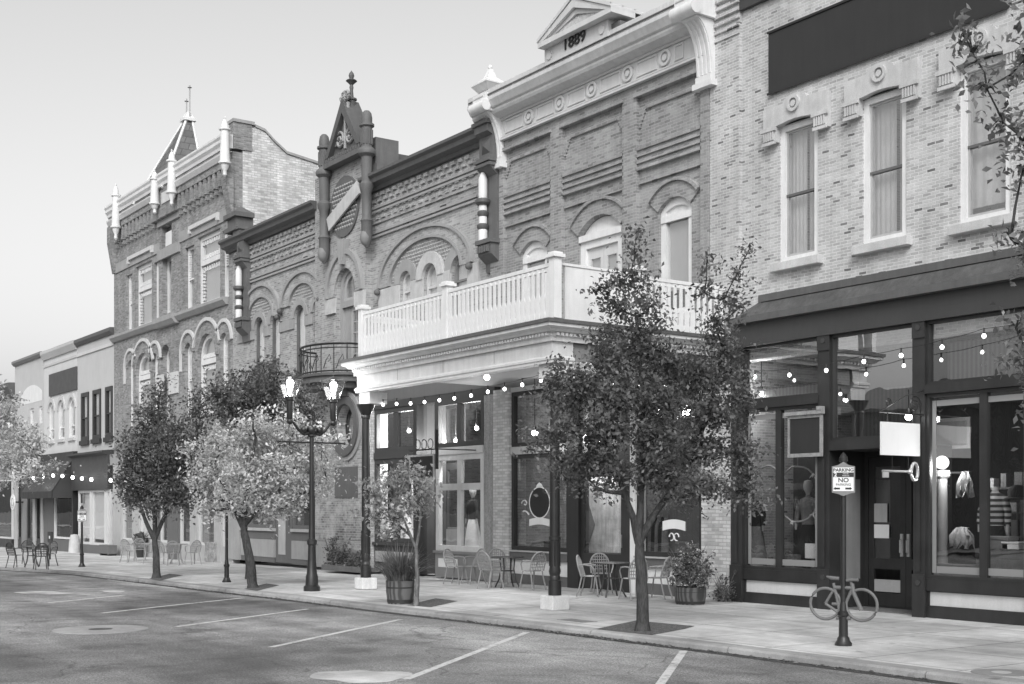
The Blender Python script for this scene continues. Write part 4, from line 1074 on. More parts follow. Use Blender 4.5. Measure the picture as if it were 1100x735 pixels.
r1889, YBAL, ZFB = building_1889()
# things in and under it
y = FY+0.6
a, b = at(627, 590, y), at(666, 540, y)
r = thing('marbled_poster', (a.x+0.5, y, 0.9), 'large pale marbled poster with a dark diamond behind the shop door', 'poster')
MB().box(a.x-0.1, b.x+0.2, y, y+0.02, 0.85, 2.65).build('sheet', M['poster'], r)
c = at(631, 563, y); MB().prism([(c.x-0.38, c.z), (c.x, c.z-0.62), (c.x+0.3, c.z), (c.x, c.z+0.62)], [], y-0.012, y-0.001).build('diamond', M['cloth_grey'], r)
y = FY+0.25
for px0, px1, py0, py1, lb in ((589.5, 617, 453, 492, 'white sign board behind the iron column in the shop window'), (655.5, 665, 453, 478, 'narrow pale panel hung high behind the large tree crown')):
    a, b = at(px0, py1, y), at(px1, py0, y); zt = Z(px0, py0, y)
    r = thing('window_board', ((a.x+b.x)/2, y, a.z), lb, 'sign board')
    MB().box(a.x, b.x, y, y+0.02, a.z, zt).build('board', M['board_white'], r)
    MB().tube([(a.x+0.1, y+0.01, zt), (a.x+0.1, y+0.01, 4.9)], 0.006, 4).tube([(b.x-0.1, y+0.01, zt), (b.x-0.1, y+0.01, 4.9)], 0.006, 4).build('cord', M['black'], r)
for px, w, lb in ((590, 0.7, 'dark cafe chair back seen through the left shop window'), (706, 0.6, 'dark draped rail behind the right shop window')):
    a = at(px, 590, FY+0.9)
    if px < 600:
        r = thing('cafe_chair', (a.x, a.y, 0.02), lb, 'chair')
        m = MB()
        for s in (-1, 1): m.box(a.x+s*0.2-0.02, a.x+s*0.2+0.02, a.y-0.02, a.y+0.02, 0.02, 1.05)
        m.build('leg', M['metal_dark'], r)
        MB().box(a.x-0.2, a.x+0.2, a.y-0.02, a.y+0.02, 0.7, 1.06).build('backrest', M['metal_dark'], r)
        MB().box(a.x-0.22, a.x+0.22, a.y, a.y+0.4, 0.42, 0.47).build('seat', M['metal_dark'], r)
    else:
        r = thing('clothes_rail', (a.x, a.y, 0.02), lb, 'clothes rail')
        m = MB(); m.tube([(a.x-0.4, a.y, 0.02), (a.x-0.4, a.y, 1.75), (a.x+0.4, a.y, 1.75), (a.x+0.4, a.y, 0.02)], 0.015, 6); m.build('rail', M['metal_dark'], r)
        for j in range(6):
            x = a.x-0.3+0.12*j
            MB().lathe([(0.11, 0.5), (0.09, 1.0), (0.08, 1.5), (0.02, 1.7)], (x, a.y, 0.0), 8, 0.5, 1.6).build('garment', M['cloth_grey' if j % 2 else 'cloth_dark'], r, 50)
# ================================================================ arched brick building with central tower
def lantern_pier(root, px, py_top, py_bot, w=0.62):
    """projecting dark stone pier with a white colonnette in its niche, corbelled foot"""
    y1 = WY-0.003; x = X(px, WY-0.3); w2 = w/2
    zt, zb = Z(px, py_top, WY-0.3), Z(px, py_bot, WY-0.3); H = zt-zb
    prof = [(y1, zb), (WY-0.08, zb), (WY-0.1, zb+0.06*H), (WY-0.34, zb+0.11*H), (WY-0.36, zb+0.2*H), (WY-0.16, zb+0.21*H), (WY-0.16, zb+0.66*H), (WY-0.4, zb+0.72*H), (WY-0.4, zb+0.78*H), (WY-0.3, zb+0.79*H), (WY-0.3, zb+0.93*H), (WY-0.46, zb+0.95*H), (WY-0.46, zt), (y1, zt)]
    p = MB().prism_x(prof, x-w2, x+w2).build('lantern_pier', M['dark_stone'], root)
    m = MB()
    for q in range(5): m.box(x-w2+0.04+q*(w-0.08)/5+0.01, x-w2+0.04+(q+1)*(w-0.08)/5-0.03, WY-0.42, WY-0.361, zb+0.125*H, zb+0.17*H)
    m.box(x-w2-0.05, x+w2+0.05, WY-0.41, WY-0.1, zb+0.185*H, zb+0.215*H)
    m.box(x-w2-0.04, x+w2+0.04, WY-0.46, WY-0.05, zb+0.745*H, zb+0.765*H); m.box(x-w2-0.04, x+w2+0.04, WY-0.44, WY-0.05, zb+0.715*H, zb+0.735*H)
    m.box(x-w2-0.06, x+w2+0.06, WY-0.52, WY-0.02, zt+0.002, zt+0.1)
    m.build('moulding', M['dark_stone'], p)
    c = (x-0.17, WY-0.30)
    pyr = MB(); z0, z1 = zb+0.81*H, zb+0.91*H
    pyr.add([(x-0.2, WY-0.301, z0), (x+0.2, WY-0.301, z0), (x+0.2, WY-0.301, z1), (x-0.2, WY-0.301, z1), (x, WY-0.4, (z0+z1)/2)], [(0, 1, 4), (1, 2, 4), (2, 3, 4), (3, 0, 4)]); pyr.build('pyramid_boss', M['cornice_dark'], p)
    lz = zb+0.215*H; L = 0.48*H
    m = MB()
    m.lathe([(0.12, lz), (0.12, lz+0.2*L), (0.11, lz+0.22*L), (0.11, lz+0.5*L), (0.11, lz+0.56*L), (0.12, lz+0.58*L), (0.12, lz+0.9*L), (0.05, lz+0.99*L)], (c[0], c[1]+0.02, 0), 14)
    m.build('colonnette', M['white'], p, 40)
    m = MB()
    for f, r in ((0.21, 0.16), (0.4, 0.15), (0.57, 0.21)):
        m.lathe([(r*0.7, lz+f*L-0.1), (r, lz+f*L-0.04), (r, lz+f*L+0.03), (r*0.7, lz+f*L+0.07)], (c[0], c[1]+0.02, 0), 14)
    m.build('collar', M['cornice_dark'], p, 40)
    return x, zt
def arched_building():
    xl, xr = X(250, WY), X(530, WY)-0.006
    root = thing('arched_brick_building', (X(372, WY), WY, 0), 'brick building with paired arched windows, a dark gabled tower and a small iron balcony', 'building')
    zc1 = Z(392.8, 188, WY-0.45); zc0 = zc1-0.42
    zb = 5.0
    t0, t1 = X(345, WY), X(400, WY)
    # openings --------------------------------------------------
    H = []; GW = []
    for p0, p1, ax, ay in ((274, 284, 277, 341), (291, 300.5, 295.5, 336), (317, 328, 321, 328), (337, 347.5, 343, 322)):
        a, b = X(p0, WY), X(p1, WY); za = Z((p0+p1)/2, ay, WY)
        GW.append([a, b, 5.45, za-(b-a)/2, za])
    zz = sum(g[4] for g in GW)/4
    for g in GW: g[4] = zz; g[3] = zz-(g[1]-g[0])/2
    RW = []
    for p0, p1, py in ((430.5, 442.5, 294), (456, 471.5, 280.5), (485.5, 503.5, 274.5)):
        a, b = X(p0, WY), X(p1, WY); za = Z((p0+p1)/2, py, WY); RW.append([a, b, 6.1, za-(b-a)/2, za])
    zz = sum(g[4] for g in RW)/3
    for g in RW: g[4] = zz; g[3] = zz-(g[1]-g[0])/2
    wall(root, rect(xl, t0, zb, zc1-0.1), [arch(*g) for g in GW], WY, 0.4, M['tan_brick'], 'upper_wall')
    wall(root, rect(t1, xr, zb, zc1-0.1), [arch(*g) for g in RW], WY, 0.4, M['tan_brick'], 'upper_wall')
    for g in GW: window(root, *g, WY+0.06, M['mid_trim'], M['glass_up'], 0.07, sash=7.15, blind=M['blind_white'], bz=7.15, deep=0.1)
    for i, g in enumerate(RW): window(root, *g, WY+0.08, M['grey_trim'] if i == 2 else M['offwhite'], M['glass_up'], 0.08, sash=g[3]-0.25, blind=M['blind_white'], bz=6.3, deep=0.1)
    # big relieving arches -------------------------------------
    def big(pl, pr, pz, pa, pi, sub, nm):
        a, b = X(pl, WY), X(pr, WY); c = (a+b)/2; r = (b-a)/2; zs = Z(pl, pz, WY); za = Z((pl+pr)/2+2, pa, WY); sq = (za-zs)/r
        MB().prism(arcring(c, zs, r-0.13, r, 28, 0, math.pi, sq), [], WY-0.13, WY-0.001).build('hood_mould', M['tan_trim'], root)
        hm = KIDS[root.name][-1]
        MB().prism(arcring(c, zs, r-0.55, r-0.134, 28, 0, math.pi, sq), [], WY-0.06, WY-0.001).build('brick_ring', M['red_brick'] if 0 else M['tan_brick'], hm)
        MB().prism(arcring(c, zs, r-0.66, r-0.555, 28, 0, math.pi, sq), [], WY-0.09, WY-0.001).build('inner_mould', M['tan_trim'], hm)
        ri = r-0.67
        # lattice filling between the inner mould and the window heads
        o = [(c+ri*math.cos(math.pi*i/24), zs+sq*ri*math.sin(math.pi*i/24)) for i in range(25)]
        holes = []
        lo = zs-0.02
        poly = [p for p in o]
        nn = MB(); step = 0.13; k = 0
        nx = int(2*ri/step)
        for i in range(nx+1):
            for j in range(int(sq*ri/step)+1):
                x = c-ri+step*(i+0.5*(j % 2)); z = zs+0.1+step*j*0.8
                if ((x-c)/(ri-0.05))**2+((z-zs)/(sq*ri-0.05))**2 > 1: continue
                if any((x-(g[0]+g[1])/2)**2+(z-g[3])**2 < ((g[1]-g[0])/2+0.34)**2 or (abs(x-(g[0]+g[1])/2) < (g[1]-g[0])/2+0.34 and z < g[3]) for g in sub): continue
                nn.add([(x-0.055, WY-0.002, z), (x, WY-0.002, z-0.05), (x+0.055, WY-0.002, z), (x, WY-0.002, z+0.05), (x, WY-0.06, z)], [(0, 1, 4), (1, 2, 4), (2, 3, 4), (3, 0, 4)])
        nn.build('lattice_brick', M['tan_trim'], hm)
        for s in (-1, 1):
            MB().ball((c+s*(r-0.08), WY-0.16, zs-0.12), 0.1, 10).build('label_stop', M['dark_stone'], hm, 50)
    big(259.8, 303, 350, 304.5, 319, GW[:2], 'a'); big(303.6, 349, 331.5, 290, 304, GW[2:], 'b'); big(408.5, 510.5, 311, 241.5, 258, RW, 'c')
    for i, g in enumerate(GW+RW):
        c = (g[0]+g[1])/2; r = (g[1]-g[0])/2
        mid = i == 5
        MB().prism(arcring(c, g[3], r+0.01, r+(0.34 if i > 3 else 0.2), 18), [], WY-(0.1 if mid else 0.05), WY-0.001).build('window_arch', M['stone'] if mid else M['tan_trim'], root)
    # impost band
    m = MB(); z = RW[0][3]-0.02
    xs = [t1+0.5]+[v for g in RW for v in (g[0]-0.02, g[1]+0.02)]+[xr-0.6]
    for a, b in zip(xs[0::2], xs[1::2]): MB().box(a, b, WY-0.07, WY-0.001, z-0.62, z).build('impost_stone', M['stone'], root)
    m = MB(); z = GW[0][3]-0.02
    xs = [xl+0.5]+[v for g in GW for v in (g[0]-0.02, g[1]+0.02)]+[t0-0.05]
    for a, b in zip(xs[0::2], xs[1::2]): MB().box(a, b, WY-0.05, WY-0.001, z-0.32, z).build('impost_stone', M['tan_trim'], root)
    # cornice, zigzag corbelling, string courses ---------------
    for a, b in ((xl-0.35, t0+0.12), (t1-0.12, xr+0.0)):
        prof = [(0, zc0), (0.12, zc0), (0.16, zc0+0.1), (0.34, zc0+0.16), (0.36, zc0+0.28), (0.45, zc0+0.34), (0.45, zc1), (0.0, zc1)]
        MB().sweep([(a, WY), (b, WY)], prof).build('cornice', M['cornice_dark'], root)
        a2, b2 = max(a, xl+0.3), min(b, xr-0.7)
        m = MB()
        for j in range(5):
            z = zc0-0.17*(j+1)
            n = int((b2-a2)/0.36)
            for i in range(n):
                x = a2+0.36*(i+0.5*(j % 2)); m.box(x, x+0.2, WY-0.075+0.01*j, WY-0.001, z, z+0.10)
        m.box(a2, b2, WY-0.05, WY-0.0005, zc0-0.98, zc0-0.92)
        m.build('corbel_table', M['tan_brick'], root)
        for k, zz in enumerate((Z(402, 226, WY), Z(402, 252.5, WY))):
            m = MB()
            for q in range(2 if k else 2): m.box(a2, b2, WY-0.06, WY-0.001, zz-0.12*q, zz-0.12*q+0.065)
            m.build('string_course', M['tan_trim'], root)
    # small tie plates
    m = MB()
    for px, py in ((280, 296), (303.5, 287), (329, 277), (437, 240), (477, 222)):
        p = at(px, py, WY); m.box(p.x-0.13, p.x+0.13, WY-0.05, WY-0.001, p.z-0.035, p.z+0.035)
        m.build('tie_plate', M['black'], root); m = MB()
    lantern_pier(root, 522, 136, 291); lantern_pier(root, 258, 248, 367)
    # dark stone cap above the left pier
    x = X(253, WY-0.3); z = Z(253, 250, WY-0.3)
    MB().box(x-0.5, x+0.55, WY-0.55, WY+0.2, z, z+0.16).box(x-0.4, x+0.45, WY-0.45, WY+0.2, z+0.161, z+0.5).box(x-0.52, x+0.58, WY-0.57, WY+0.2, z+0.501, z+0.66).add([(x-0.52, WY-0.57, z+0.661), (x+0.58, WY-0.57, z+0.661), (x+0.58, WY+0.2, z+0.661), (x-0.52, WY+0.2, z+0.661), (x+0.0, WY-0.1, z+1.0)], [(0, 1, 4), (1, 2, 4), (2, 3, 4), (3, 0, 4)]).build('pier_cap', M['dark_stone'], root)
    # ---------------- tower
    ty = WY-0.22; a, b = t0, t1; tc = (a+b)/2
    zpb = Z(369, 178, ty)
    da0, db0 = X(362.5, ty), X(385.5, ty); zda = Z(374, 285, ty); hw = (db0-da0)/2; dc = (da0+db0)/2
    DZ0 = 5.35
    oc = at(372.5, 458, ty); orr = 0.66
    n = 28; circ = [(oc.x+orr*math.cos(6.2832*j/n), oc.z+0.70*math.sin(6.2832*j/n)) for j in range(n)]
    wall(root, rect(a, b, 0.6, zpb), [arch(da0, db0, DZ0, zda-hw, zda), circ], ty, 0.6, M['tan_brick'], 'tower_wall')
    MB().prism([(oc.x+(orr+0.24)*math.cos(6.2832*j/n), oc.z+0.94*math.sin(6.2832*j/n)) for j in range(n)], [circ], ty-0.12, ty-0.001).build('oculus_ring', M['dark_stone'], root)
    MB().prism([(oc.x+(orr+0.38)*math.cos(6.2832*j/n), oc.z+1.09*math.sin(6.2832*j/n)) for j in range(n)], [[(oc.x+(orr+0.244)*math.cos(6.2832*j/n), oc.z+0.944*math.sin(6.2832*j/n)) for j in range(n)]], ty-0.06, ty-0.001).build('oculus_ring', M['tan_trim'], root)
    w = MB().prism(circ, [[(oc.x+(orr-0.08)*math.cos(6.2832*j/n), oc.z+0.62*math.sin(6.2832*j/n)) for j in range(n)]], ty+0.3, ty+0.4).build('oculus_window', M['dark_trim'], root)
    MB().prism([(oc.x+(orr-0.05)*math.cos(6.2832*j/n), oc.z+0.65*math.sin(6.2832*j/n)) for j in range(n)], [], ty+0.34, ty+0.346).build('pane', M['glass_shop'], w)
    # boarded recess and flaking paint below
    p0, p1 = at(360, 535, ty), at(384.5, 501, ty)
    MB().box(p0.x, p1.x, ty-0.02, ty-0.001, p0.z, p1.z).build('boarded_panel', M['dark_stone'], root)
    MB().box(a+0.05, X(398, ty), ty-0.012, ty-0.001, 0.9, p0.z-0.1).build('flaking_paint', M['worn_brick'], root)
    MB().box(a-0.05, b+0.05, ty-0.08, ty+0.6, 0, 0.62).build('tower_plinth', M['tan_trim'], root)
    # door on to the iron balcony
    MB().prism(arch(da0+0.003, db0-0.003, DZ0, zda-hw, zda-0.003), [arch(da0+0.16, db0-0.16, DZ0+0.02, zda-hw, zda-0.16)], ty+0.1, ty+0.3).build('door_surround', M['tan_trim'], root)
    ztr = Z(378, 324, ty)
    MB().box(da0+0.162, db0-0.162, ty+0.08, ty+0.3, ztr-0.1, ztr+0.1).build('door_transom', M['tan_trim'], root)
    d = MB().prism(rect(da0+0.55, db0-0.165, DZ0+0.02, ztr-0.102), [rect(da0+0.68, db0-0.3, DZ0+0.7, ztr-0.25)], ty+0.2, ty+0.27).build('balcony_door', M['light_trim'], root)
    MB().box(da0+0.66, db0-0.28, ty+0.23, ty+0.236, DZ0+0.68, ztr-0.23).build('pane', M['glass_dim'], d)
    m = MB(); m.box((da0+db0+0.38)/2-0.02, (da0+db0+0.38)/2+0.02, ty+0.205, ty+0.228, DZ0+0.7, ztr-0.25)
    for j in range(5): z = DZ0+0.7+(ztr-0.95-DZ0)*(j+1)/6; m.box(da0+0.68, db0-0.3, ty+0.21, ty+0.228, z-0.02, z+0.02)
    m.build('glazing_bar', M['light_trim'], d)
    MB().box(da0+0.165, da0+0.545, ty+0.18, ty+0.27, DZ0+0.02, ztr-0.102).build('side_panel', M['tan_trim'], root)
    w = MB().prism(arch(da0+0.162, db0-0.162, ztr+0.102, zda-hw, zda-0.162), [arch(da0+0.3, db0-0.3, ztr+0.2, zda-hw, zda-0.32)], ty+0.16, ty+0.26).build('fanlight', M['light_trim'], root)
    MB().prism(arch(da0+0.25, db0-0.25, ztr+0.15, zda-hw, zda-0.25), [], ty+0.2, ty+0.206).build('pane', M['glass_up'], w)
    MB().box(dc-0.02, dc+0.02, ty+0.17, ty+0.25, ztr+0.2, zda-0.33).build('glazing_bar', M['light_trim'], w)
    # arch over the door with keystone
    zsA = Z(353, 322, ty); rA = (X(392, ty)-X(352.5, ty))/2; cA = (X(392, ty)+X(352.5, ty))/2; zaA = Z(373, 267.5, ty); sq = (zaA-zsA)/rA
    MB().prism(arcring(cA, zsA, rA-0.14, rA, 26, 0, math.pi, sq), [], ty-0.14, ty-0.001).build('hood_mould', M['tan_trim'], root)
    MB().prism(arcring(cA, zsA, rA-0.52, rA-0.145, 26, 0, math.pi, sq), [], ty-0.07, ty-0.001).build('brick_ring', M['tan_brick'], root)
    p0, p1 = at(372, 285, ty), at(372, 258.5, ty)
    MB().prism([(p0.x-0.1, p0.z), (p0.x+0.1, p0.z), (p0.x+0.24, p1.z), (p0.x-0.24, p1.z)], [], ty-0.22, ty-0.001).build('keystone', M['tan_trim'], root)
    for s in (-1, 1): MB().box(cA+s*(rA-0.25)-0.32, cA+s*(rA-0.25)+0.32, ty-0.08, ty-0.001, zsA-0.5, zsA-0.03).build('impost_stone', M['stone'], root)
    # brick roundel with blank diagonal scroll
    rc = at(371, 222, ty); R1 = 0.95
    MB().prism([(rc.x+R1*math.cos(6.2832*j/24), rc.z+R1*math.sin(6.2832*j/24)) for j in range(24)], [], ty-0.05, ty-0.001).build('roundel', M['dark_stone'], root)
    rd = KIDS[root.name][-1]
    m = MB()
    for i in range(-5, 6):
        for j in range(-5, 6):
            x, z = rc.x+0.15*i+0.075*(j % 2), rc.z+0.13*j
            if math.hypot(x-rc.x, z-rc.z) < R1-0.1: m.add([(x-0.06, ty-0.051, z), (x, ty-0.051, z-0.055), (x+0.06, ty-0.051, z), (x, ty-0.051, z+0.055), (x, ty-0.11, z)], [(0, 1, 4), (1, 2, 4), (2, 3, 4), (3, 0, 4)])
    m.build('lattice_brick', M['tan_trim'], rd)
    p0, p1 = at(353, 242, ty-0.14), at(385.5, 201, ty-0.14); dv = Vector((p1.x-p0.x, p1.z-p0.z)).normalized(); nv = Vector((-dv.y, dv.x))*0.22
    MB().prism([(p0.x-nv.x, p0.z-nv.y), (p1.x-nv.x, p1.z-nv.y), (p1.x+nv.x, p1.z+nv.y), (p0.x+nv.x, p0.z+nv.y)], [], ty-0.18, ty-0.12).build('scroll_band', M['stone'], rd)
    # gable of the tower
    py_ = ty-0.25
    pa, pb = X(350, py_), X(387.5, py_)
    zB = zpb+0.0; zA = Z(366, 108, py_)
    MB().box(pa-0.05, pb+0.05, py_-0.06, ty+0.6, zB+0.002, zB+0.16).box(pa, pb, py_, ty+0.6, zB+0.161, zB+0.3).build('gable_base', M['dark_stone'], root)
    gb_ = KIDS[root.name][-1]
    m = MB(); nn = 14
    for j in range(nn): x = pa+(pb-pa)*(j+0.5)/nn; m.box(x-0.05, x+0.05, py_-0.04, py_-0.001, zB+0.18, zB+0.29)
    m.build('dentil_course', M['dark_stone'], gb_)
    z0 = zB+0.302; gc = (pa+pb)/2
    MB().prism([(pa+0.1, z0), (pb-0.1, z0), (gc, zA-0.2)], [], py_+0.12, py_+0.5).build('gable', M['dark_stone'], root)
    g_ = KIDS[root.name][-1]
    m = MB()
    for s, e in ((-1, pa), (1, pb)):
        m.prism([(e, z0), (gc, zA), (gc, zA-0.42), (e-s*0.22, z0)], [], py_-0.05, py_+0.55)
    m.build('raking_cornice', M['cornice_dark'], g_)
    m = MB(); yv = py_+0.08
    for s in (-1, 1):
        for cx, cz, rr, sg in ((0.34, 0.42, 0.3, 1), (0.12, 1.75, 0.17, -1)):
            m.tube([(gc+s*(cx+rr*(1-j/30)*math.cos(j*0.42)), yv, z0+cz+sg*rr*(1-j/30)*math.sin(j*0.42)) for j in range(26)], 0.05, 6)
        m.tube([(gc+s*0.6, yv, z0+0.3), (gc+s*0.4, yv, z0+0.85), (gc+s*0.14, yv, z0+1.1), (gc+s*0.2, yv, z0+1.5)], 0.055, 6)
    m.tube([(gc, yv, z0+0.1), (gc, yv, z0+1.9)], 0.05, 6); m.ball((gc, yv, z0+1.25), 0.13, 10, 1.4, 0.6, 1)
    m.build('scrollwork', M['tan_trim'], g_, 60)
    fz = zA+0.0
    MB().lathe([(0.13, -0.3), (0.13, 0.0), (0.17, 0.02), (0.17, 0.07), (0.07, 0.11), (0.05, 0.33), (0.065, 0.42), (0.05, 0.5), (0.13, 0.58), (0.18, 0.62), (0.13, 0.66), (0.06, 0.69), (0.09, 0.78), (0.07, 0.86), (0.02, 0.92), (0.001, 0.96)], (gc, py_+0.3, fz), 12).build('finial', M['cornice_dark'], root, 40)
    # colonnettes with domed heads
    for px, pyt, pyb in ((348.3, 144.5, 283), (394, 119, 266)):
        yc = ty-0.18; x = X(px, yc); zt = Z(px, pyt, yc); zb2 = Z(px, pyb, yc); r = 0.175
        L = zt-zb2
        p = [(0.05, zb2), (r*0.8, zb2+0.15), (r*0.95, zb2+0.35), (r*0.95, zb2+0.75), (r*1.15, zb2+0.8), (r*0.85, zb2+0.9), (r*0.85, zb2+0.40*L), (r*1.2, zb2+0.43*L), (r*1.25, zb2+0.46*L), (r*0.9, zb2+0.48*L), (r*0.95, zb2+0.66*L), (r*1.5, zb2+0.68*L), (r*1.6, zb2+0.70*L), (r*1.45, zb2+0.715*L), (r*0.95, zb2+0.735*L), (r*0.95, zb2+0.875*L), (r*1.3, zb2+0.885*L), (r*1.3, zb2+0.9*L), (r*0.95, zb2+0.905*L), (r*0.95, zt-0.22), (r*0.8, zt-0.08), (r*0.45, zt-0.01), (0.001, zt)]
        c = MB().lathe(p, (x, yc, 0), 18).build('colonnette', M['dark_stone'], root, 35)
        m = MB()
        for j in range(12):
            w = 6.2832*j/12; m.tube([(x+r*0.95*math.cos(w), yc+r*0.95*math.sin(w), zb2+0.75*L), (x+r*0.95*math.cos(w), yc+r*0.95*math.sin(w), zb2+0.86*L)], 0.03, 5)
        m.build('fluting', M['dark_stone'], c)
        MB().ball((x, yc-0.05, zb2+0.3), r*0.95, 12, 1, 1, 1.6).build('leaf_boss', M['grey_trim'], c, 50)
    MB().box(b-0.05, b+0.42, ty+0.1, ty+0.9, zc1, Z(405, 144, ty)).box(b-0.05, b+0.6, ty+0.05, ty+0.95, zc1-0.2, Z(405, 174, ty)).build('tower_return', M['dark_stone'], root)
    MB().box(a+0.003, a+0.3, ty+0.6, ty+2.4, zb, zB-0.003).build('tower_side', M['tan_brick'], root)
    MB().box(b-0.3, b-0.003, ty+0.6, ty+2.4, zb, zB-0.003).build('tower_side', M['tan_brick'], root)
    MB().box(a+0.1, b-0.1, ty+0.9, ty+2.4, zB-0.01, zB+0.25).build('tower_roof', M['cornice_dark'], root)
    # iron balcony on a bowed stone ledge
    zp = Z(358, 404, ty-0.5); cx = X(362.5, ty); rb = 1.55
    def bow(z0, z1, r, nm, mt):
        pts = [(cx+r*math.cos(math.pi+math.pi*j/18), ty-0.001+r*0.72*math.sin(math.pi+math.pi*j/18)) for j in range(19)]
        m = MB(); k = len(pts)
        m.add([(x, y, z0) for x, y in pts]+[(x, y, z1) for x, y in pts], [tuple(range(k)), tuple(reversed(range(k, 2*k)))]+[(i, (i+1) % k, (i+1) % k+k, i+k) for i in range(k)])
        return m.build(nm, mt, root)
    bow(zp-0.02, zp+0.06, rb+0.06, 'balcony_ledge', M['cornice_dark']); bow(zp-0.2, zp-0.021, rb-0.05, 'balcony_ledge', M['dark_stone']); bow(zp-0.38, zp-0.201, rb-0.3, 'balcony_ledge', M['dark_stone']); bow(zp-0.6, zp-0.381, rb-0.75, 'balcony_ledge', M['dark_stone'])
    m = MB()
    def pt(j, z, r=rb-0.08, nn=18): return (cx+r*math.cos(math.pi+math.pi*j/nn), ty-0.02+r*0.72*math.sin(math.pi+math.pi*j/nn), z)
    zr = zp+0.95
    for z, rr in ((zr, 0.035), (zr-0.12, 0.018), (zp+0.12, 0.022)): m.tube([pt(j, z) for j in range(19)], rr, 6)
    for j in range(0, 19, 2): m.tube([pt(j, zp+0.06), pt(j, zr)], 0.016, 5)
    for j in range(1, 18, 2):
        m.tube([pt(j-0.6, zp+0.2), pt(j-0.2, zp+0.45), pt(j+0.35, zp+0.62), pt(j+0.5, zp+0.48), pt(j+0.1, zp+0.4)], 0.014, 5)
    m.build('balcony_railing', M['black'], root)
    # roof body
    shell(root, xl, xr, WY+0.4, WY+12, 0, zc1-0.15, M['tan_brick'], M['interior_dark'])
    for px in (352, 205): pass
    # ---------------- left shopfront
    zh = 4.6
    MB().box(xl, t0-0.1, FY-0.02, WY+0.35, zh, zb-0.003).build('shop_header', M['mid_trim'], root)
    MB().box(xl, X(258, FY), FY-0.03, WY+0.3, 0, zh-0.003).build('stone_pier', M['tan_trim'], root)
    for a, b, mul in ((X(258.5, FY), X(294, FY), [X(277, FY)]), (X(313, FY), X(349, FY), [X(338, FY)])):
        MB().box(a, b, FY+0.02, FY+0.3, 0, 0.18).build('plinth', M['mid_trim'], root)
        m = MB().box(a+0.002, b-0.002, FY+0.0, FY+0.12, 0.183, 0.8).build('stone_panel', M['tan_trim'], root)
        MB().box(a, b, FY-0.05, FY+0.3, 1.1, 1.2).build('sill', M['light_trim'], root)
        MB().box(a, b, FY+0.02, FY+0.3, 0.803, 1.097).build('sill_beam', M['mid_trim'], root)
        shopwin(root, a, b, 1.203, 3.3, FY+0.05, M['mid_trim'], M['glass_dim'], 0.12, mul)
        shopwin(root, a, b, 3.4, zh-0.004, FY+0.05, M['mid_trim'], M['glass_dim'], 0.12, mul, name='transom_window')
        MB().box(a, b, FY, FY+0.2, 3.303, 3.397).build('transom_rail', M['mid_trim'], root)
    a, b = X(294.5, FY), X(312.5, FY)
    d = MB().prism(rect(a+0.02, b-0.02, 0.02, 3.2), [rect(a+0.3, a+0.75, 1.0, 2.9), rect(a+1.0, b-0.2, 1.3, 2.9)], FY+0.06, FY+0.14).build('door', M['mid_trim'], root)
    MB().box(a+0.28, b-0.18, FY+0.1, FY+0.106, 0.98, 2.92).build('pane', M['glass_dim'], d)
    MB().box(a+0.25, a+0.8, FY+0.04, FY+0.059, 0.3, 2.0).build('door_panel', M['light_trim'], d)
    MB().box(a, b, FY, FY+0.25, 3.203, zh-0.003).build('door_header', M['mid_trim'], root)
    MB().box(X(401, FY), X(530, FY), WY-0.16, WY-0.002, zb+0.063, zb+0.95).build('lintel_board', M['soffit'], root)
    # ---------------- right shopfront, under the neighbouring balcony
    zh = 4.86; zt = 3.46
    MB().box(X(400, FY), X(531.3, FY), FY+0.0, WY+0.3, zh, zb+0.06).build('shop_header', M['deep_trim'], root)
    MB().box(X(395.5, FY), X(401, FY), FY-0.03, WY+0.3, 0, zh-0.003).build('brick_pier', M['pier_brick'], root)
    a, b = X(401.3, FY), X(447, FY)
    MB().box(a, b, FY+0.02, FY+0.3, 0, 0.8).build('stall_riser', M['deep_trim'], root)
    MB().box(a+0.1, b-0.1, FY-0.0, FY+0.0199, 0.3, 0.62).build('kick_panel', M['light_trim'], KIDS[root.name][-1])
    MB().box(a, b, FY-0.06, FY+0.2, 0.803, 0.88).build('sill', M['deep_trim'], root)
    mv = [X(423.5, FY)]
    shopwin(root, a, b, 0.883, zt-0.1, FY+0.03, M['deep_trim'], M['glass_shop'], 0.14, mv, bw=0.12)
    shopwin(root, a, b, zt+0.1, zh-0.003, FY+0.03, M['deep_trim'], M['glass_dim'], 0.14, mv, name='transom_window', bw=0.12)
    MB().box(a, b, FY+0.0, FY+0.2, zt-0.098, zt+0.098).build('transom_rail', M['deep_trim'], root)
    # recessed entry
    c, d_ = b, X(469.5, FY); ry = FY+0.9
    MB().box(c-0.09, c-0.003+0.1, FY-0.04, FY+0.3, 0, zh-0.003).build('post', M['dark_trim'], root)
    MB().box(d_-0.1, d_-0.005, FY-0.02, FY+0.3, 0, zh-0.003).build('post', M['deep_trim'], root)
    d = MB().prism(rect(c+0.1, d_-0.1, 0.03, 3.2), [rect(c+0.25, d_-0.25, 0.85, 3.0)], ry, ry+0.08).build('door', M['deep_trim'], root)
    MB().box(c+0.23, d_-0.23, ry+0.03, ry+0.036, 0.83, 3.02).build('pane', M['glass_shop'], d)
    MB().box(c+0.28, d_-0.28, ry-0.02, ry-0.001, 0.3, 0.6).build('kick_plate', M['light_trim'], d)
    w = shopwin(root, c+0.1, d_-0.1, 3.25, zh-0.003, ry, M['deep_trim'], M['glass_shop'], 0.1, name='transom_window')
    MB().box(c-0.0, c+0.1, FY+0.3, ry+0.1, 0.02, zh).build('lobby_side', M['deep_trim'], root)
    # projecting right bay in two tones of grey
    a, b = d_, X(520.8, FY); mv = [X(494, FY)]
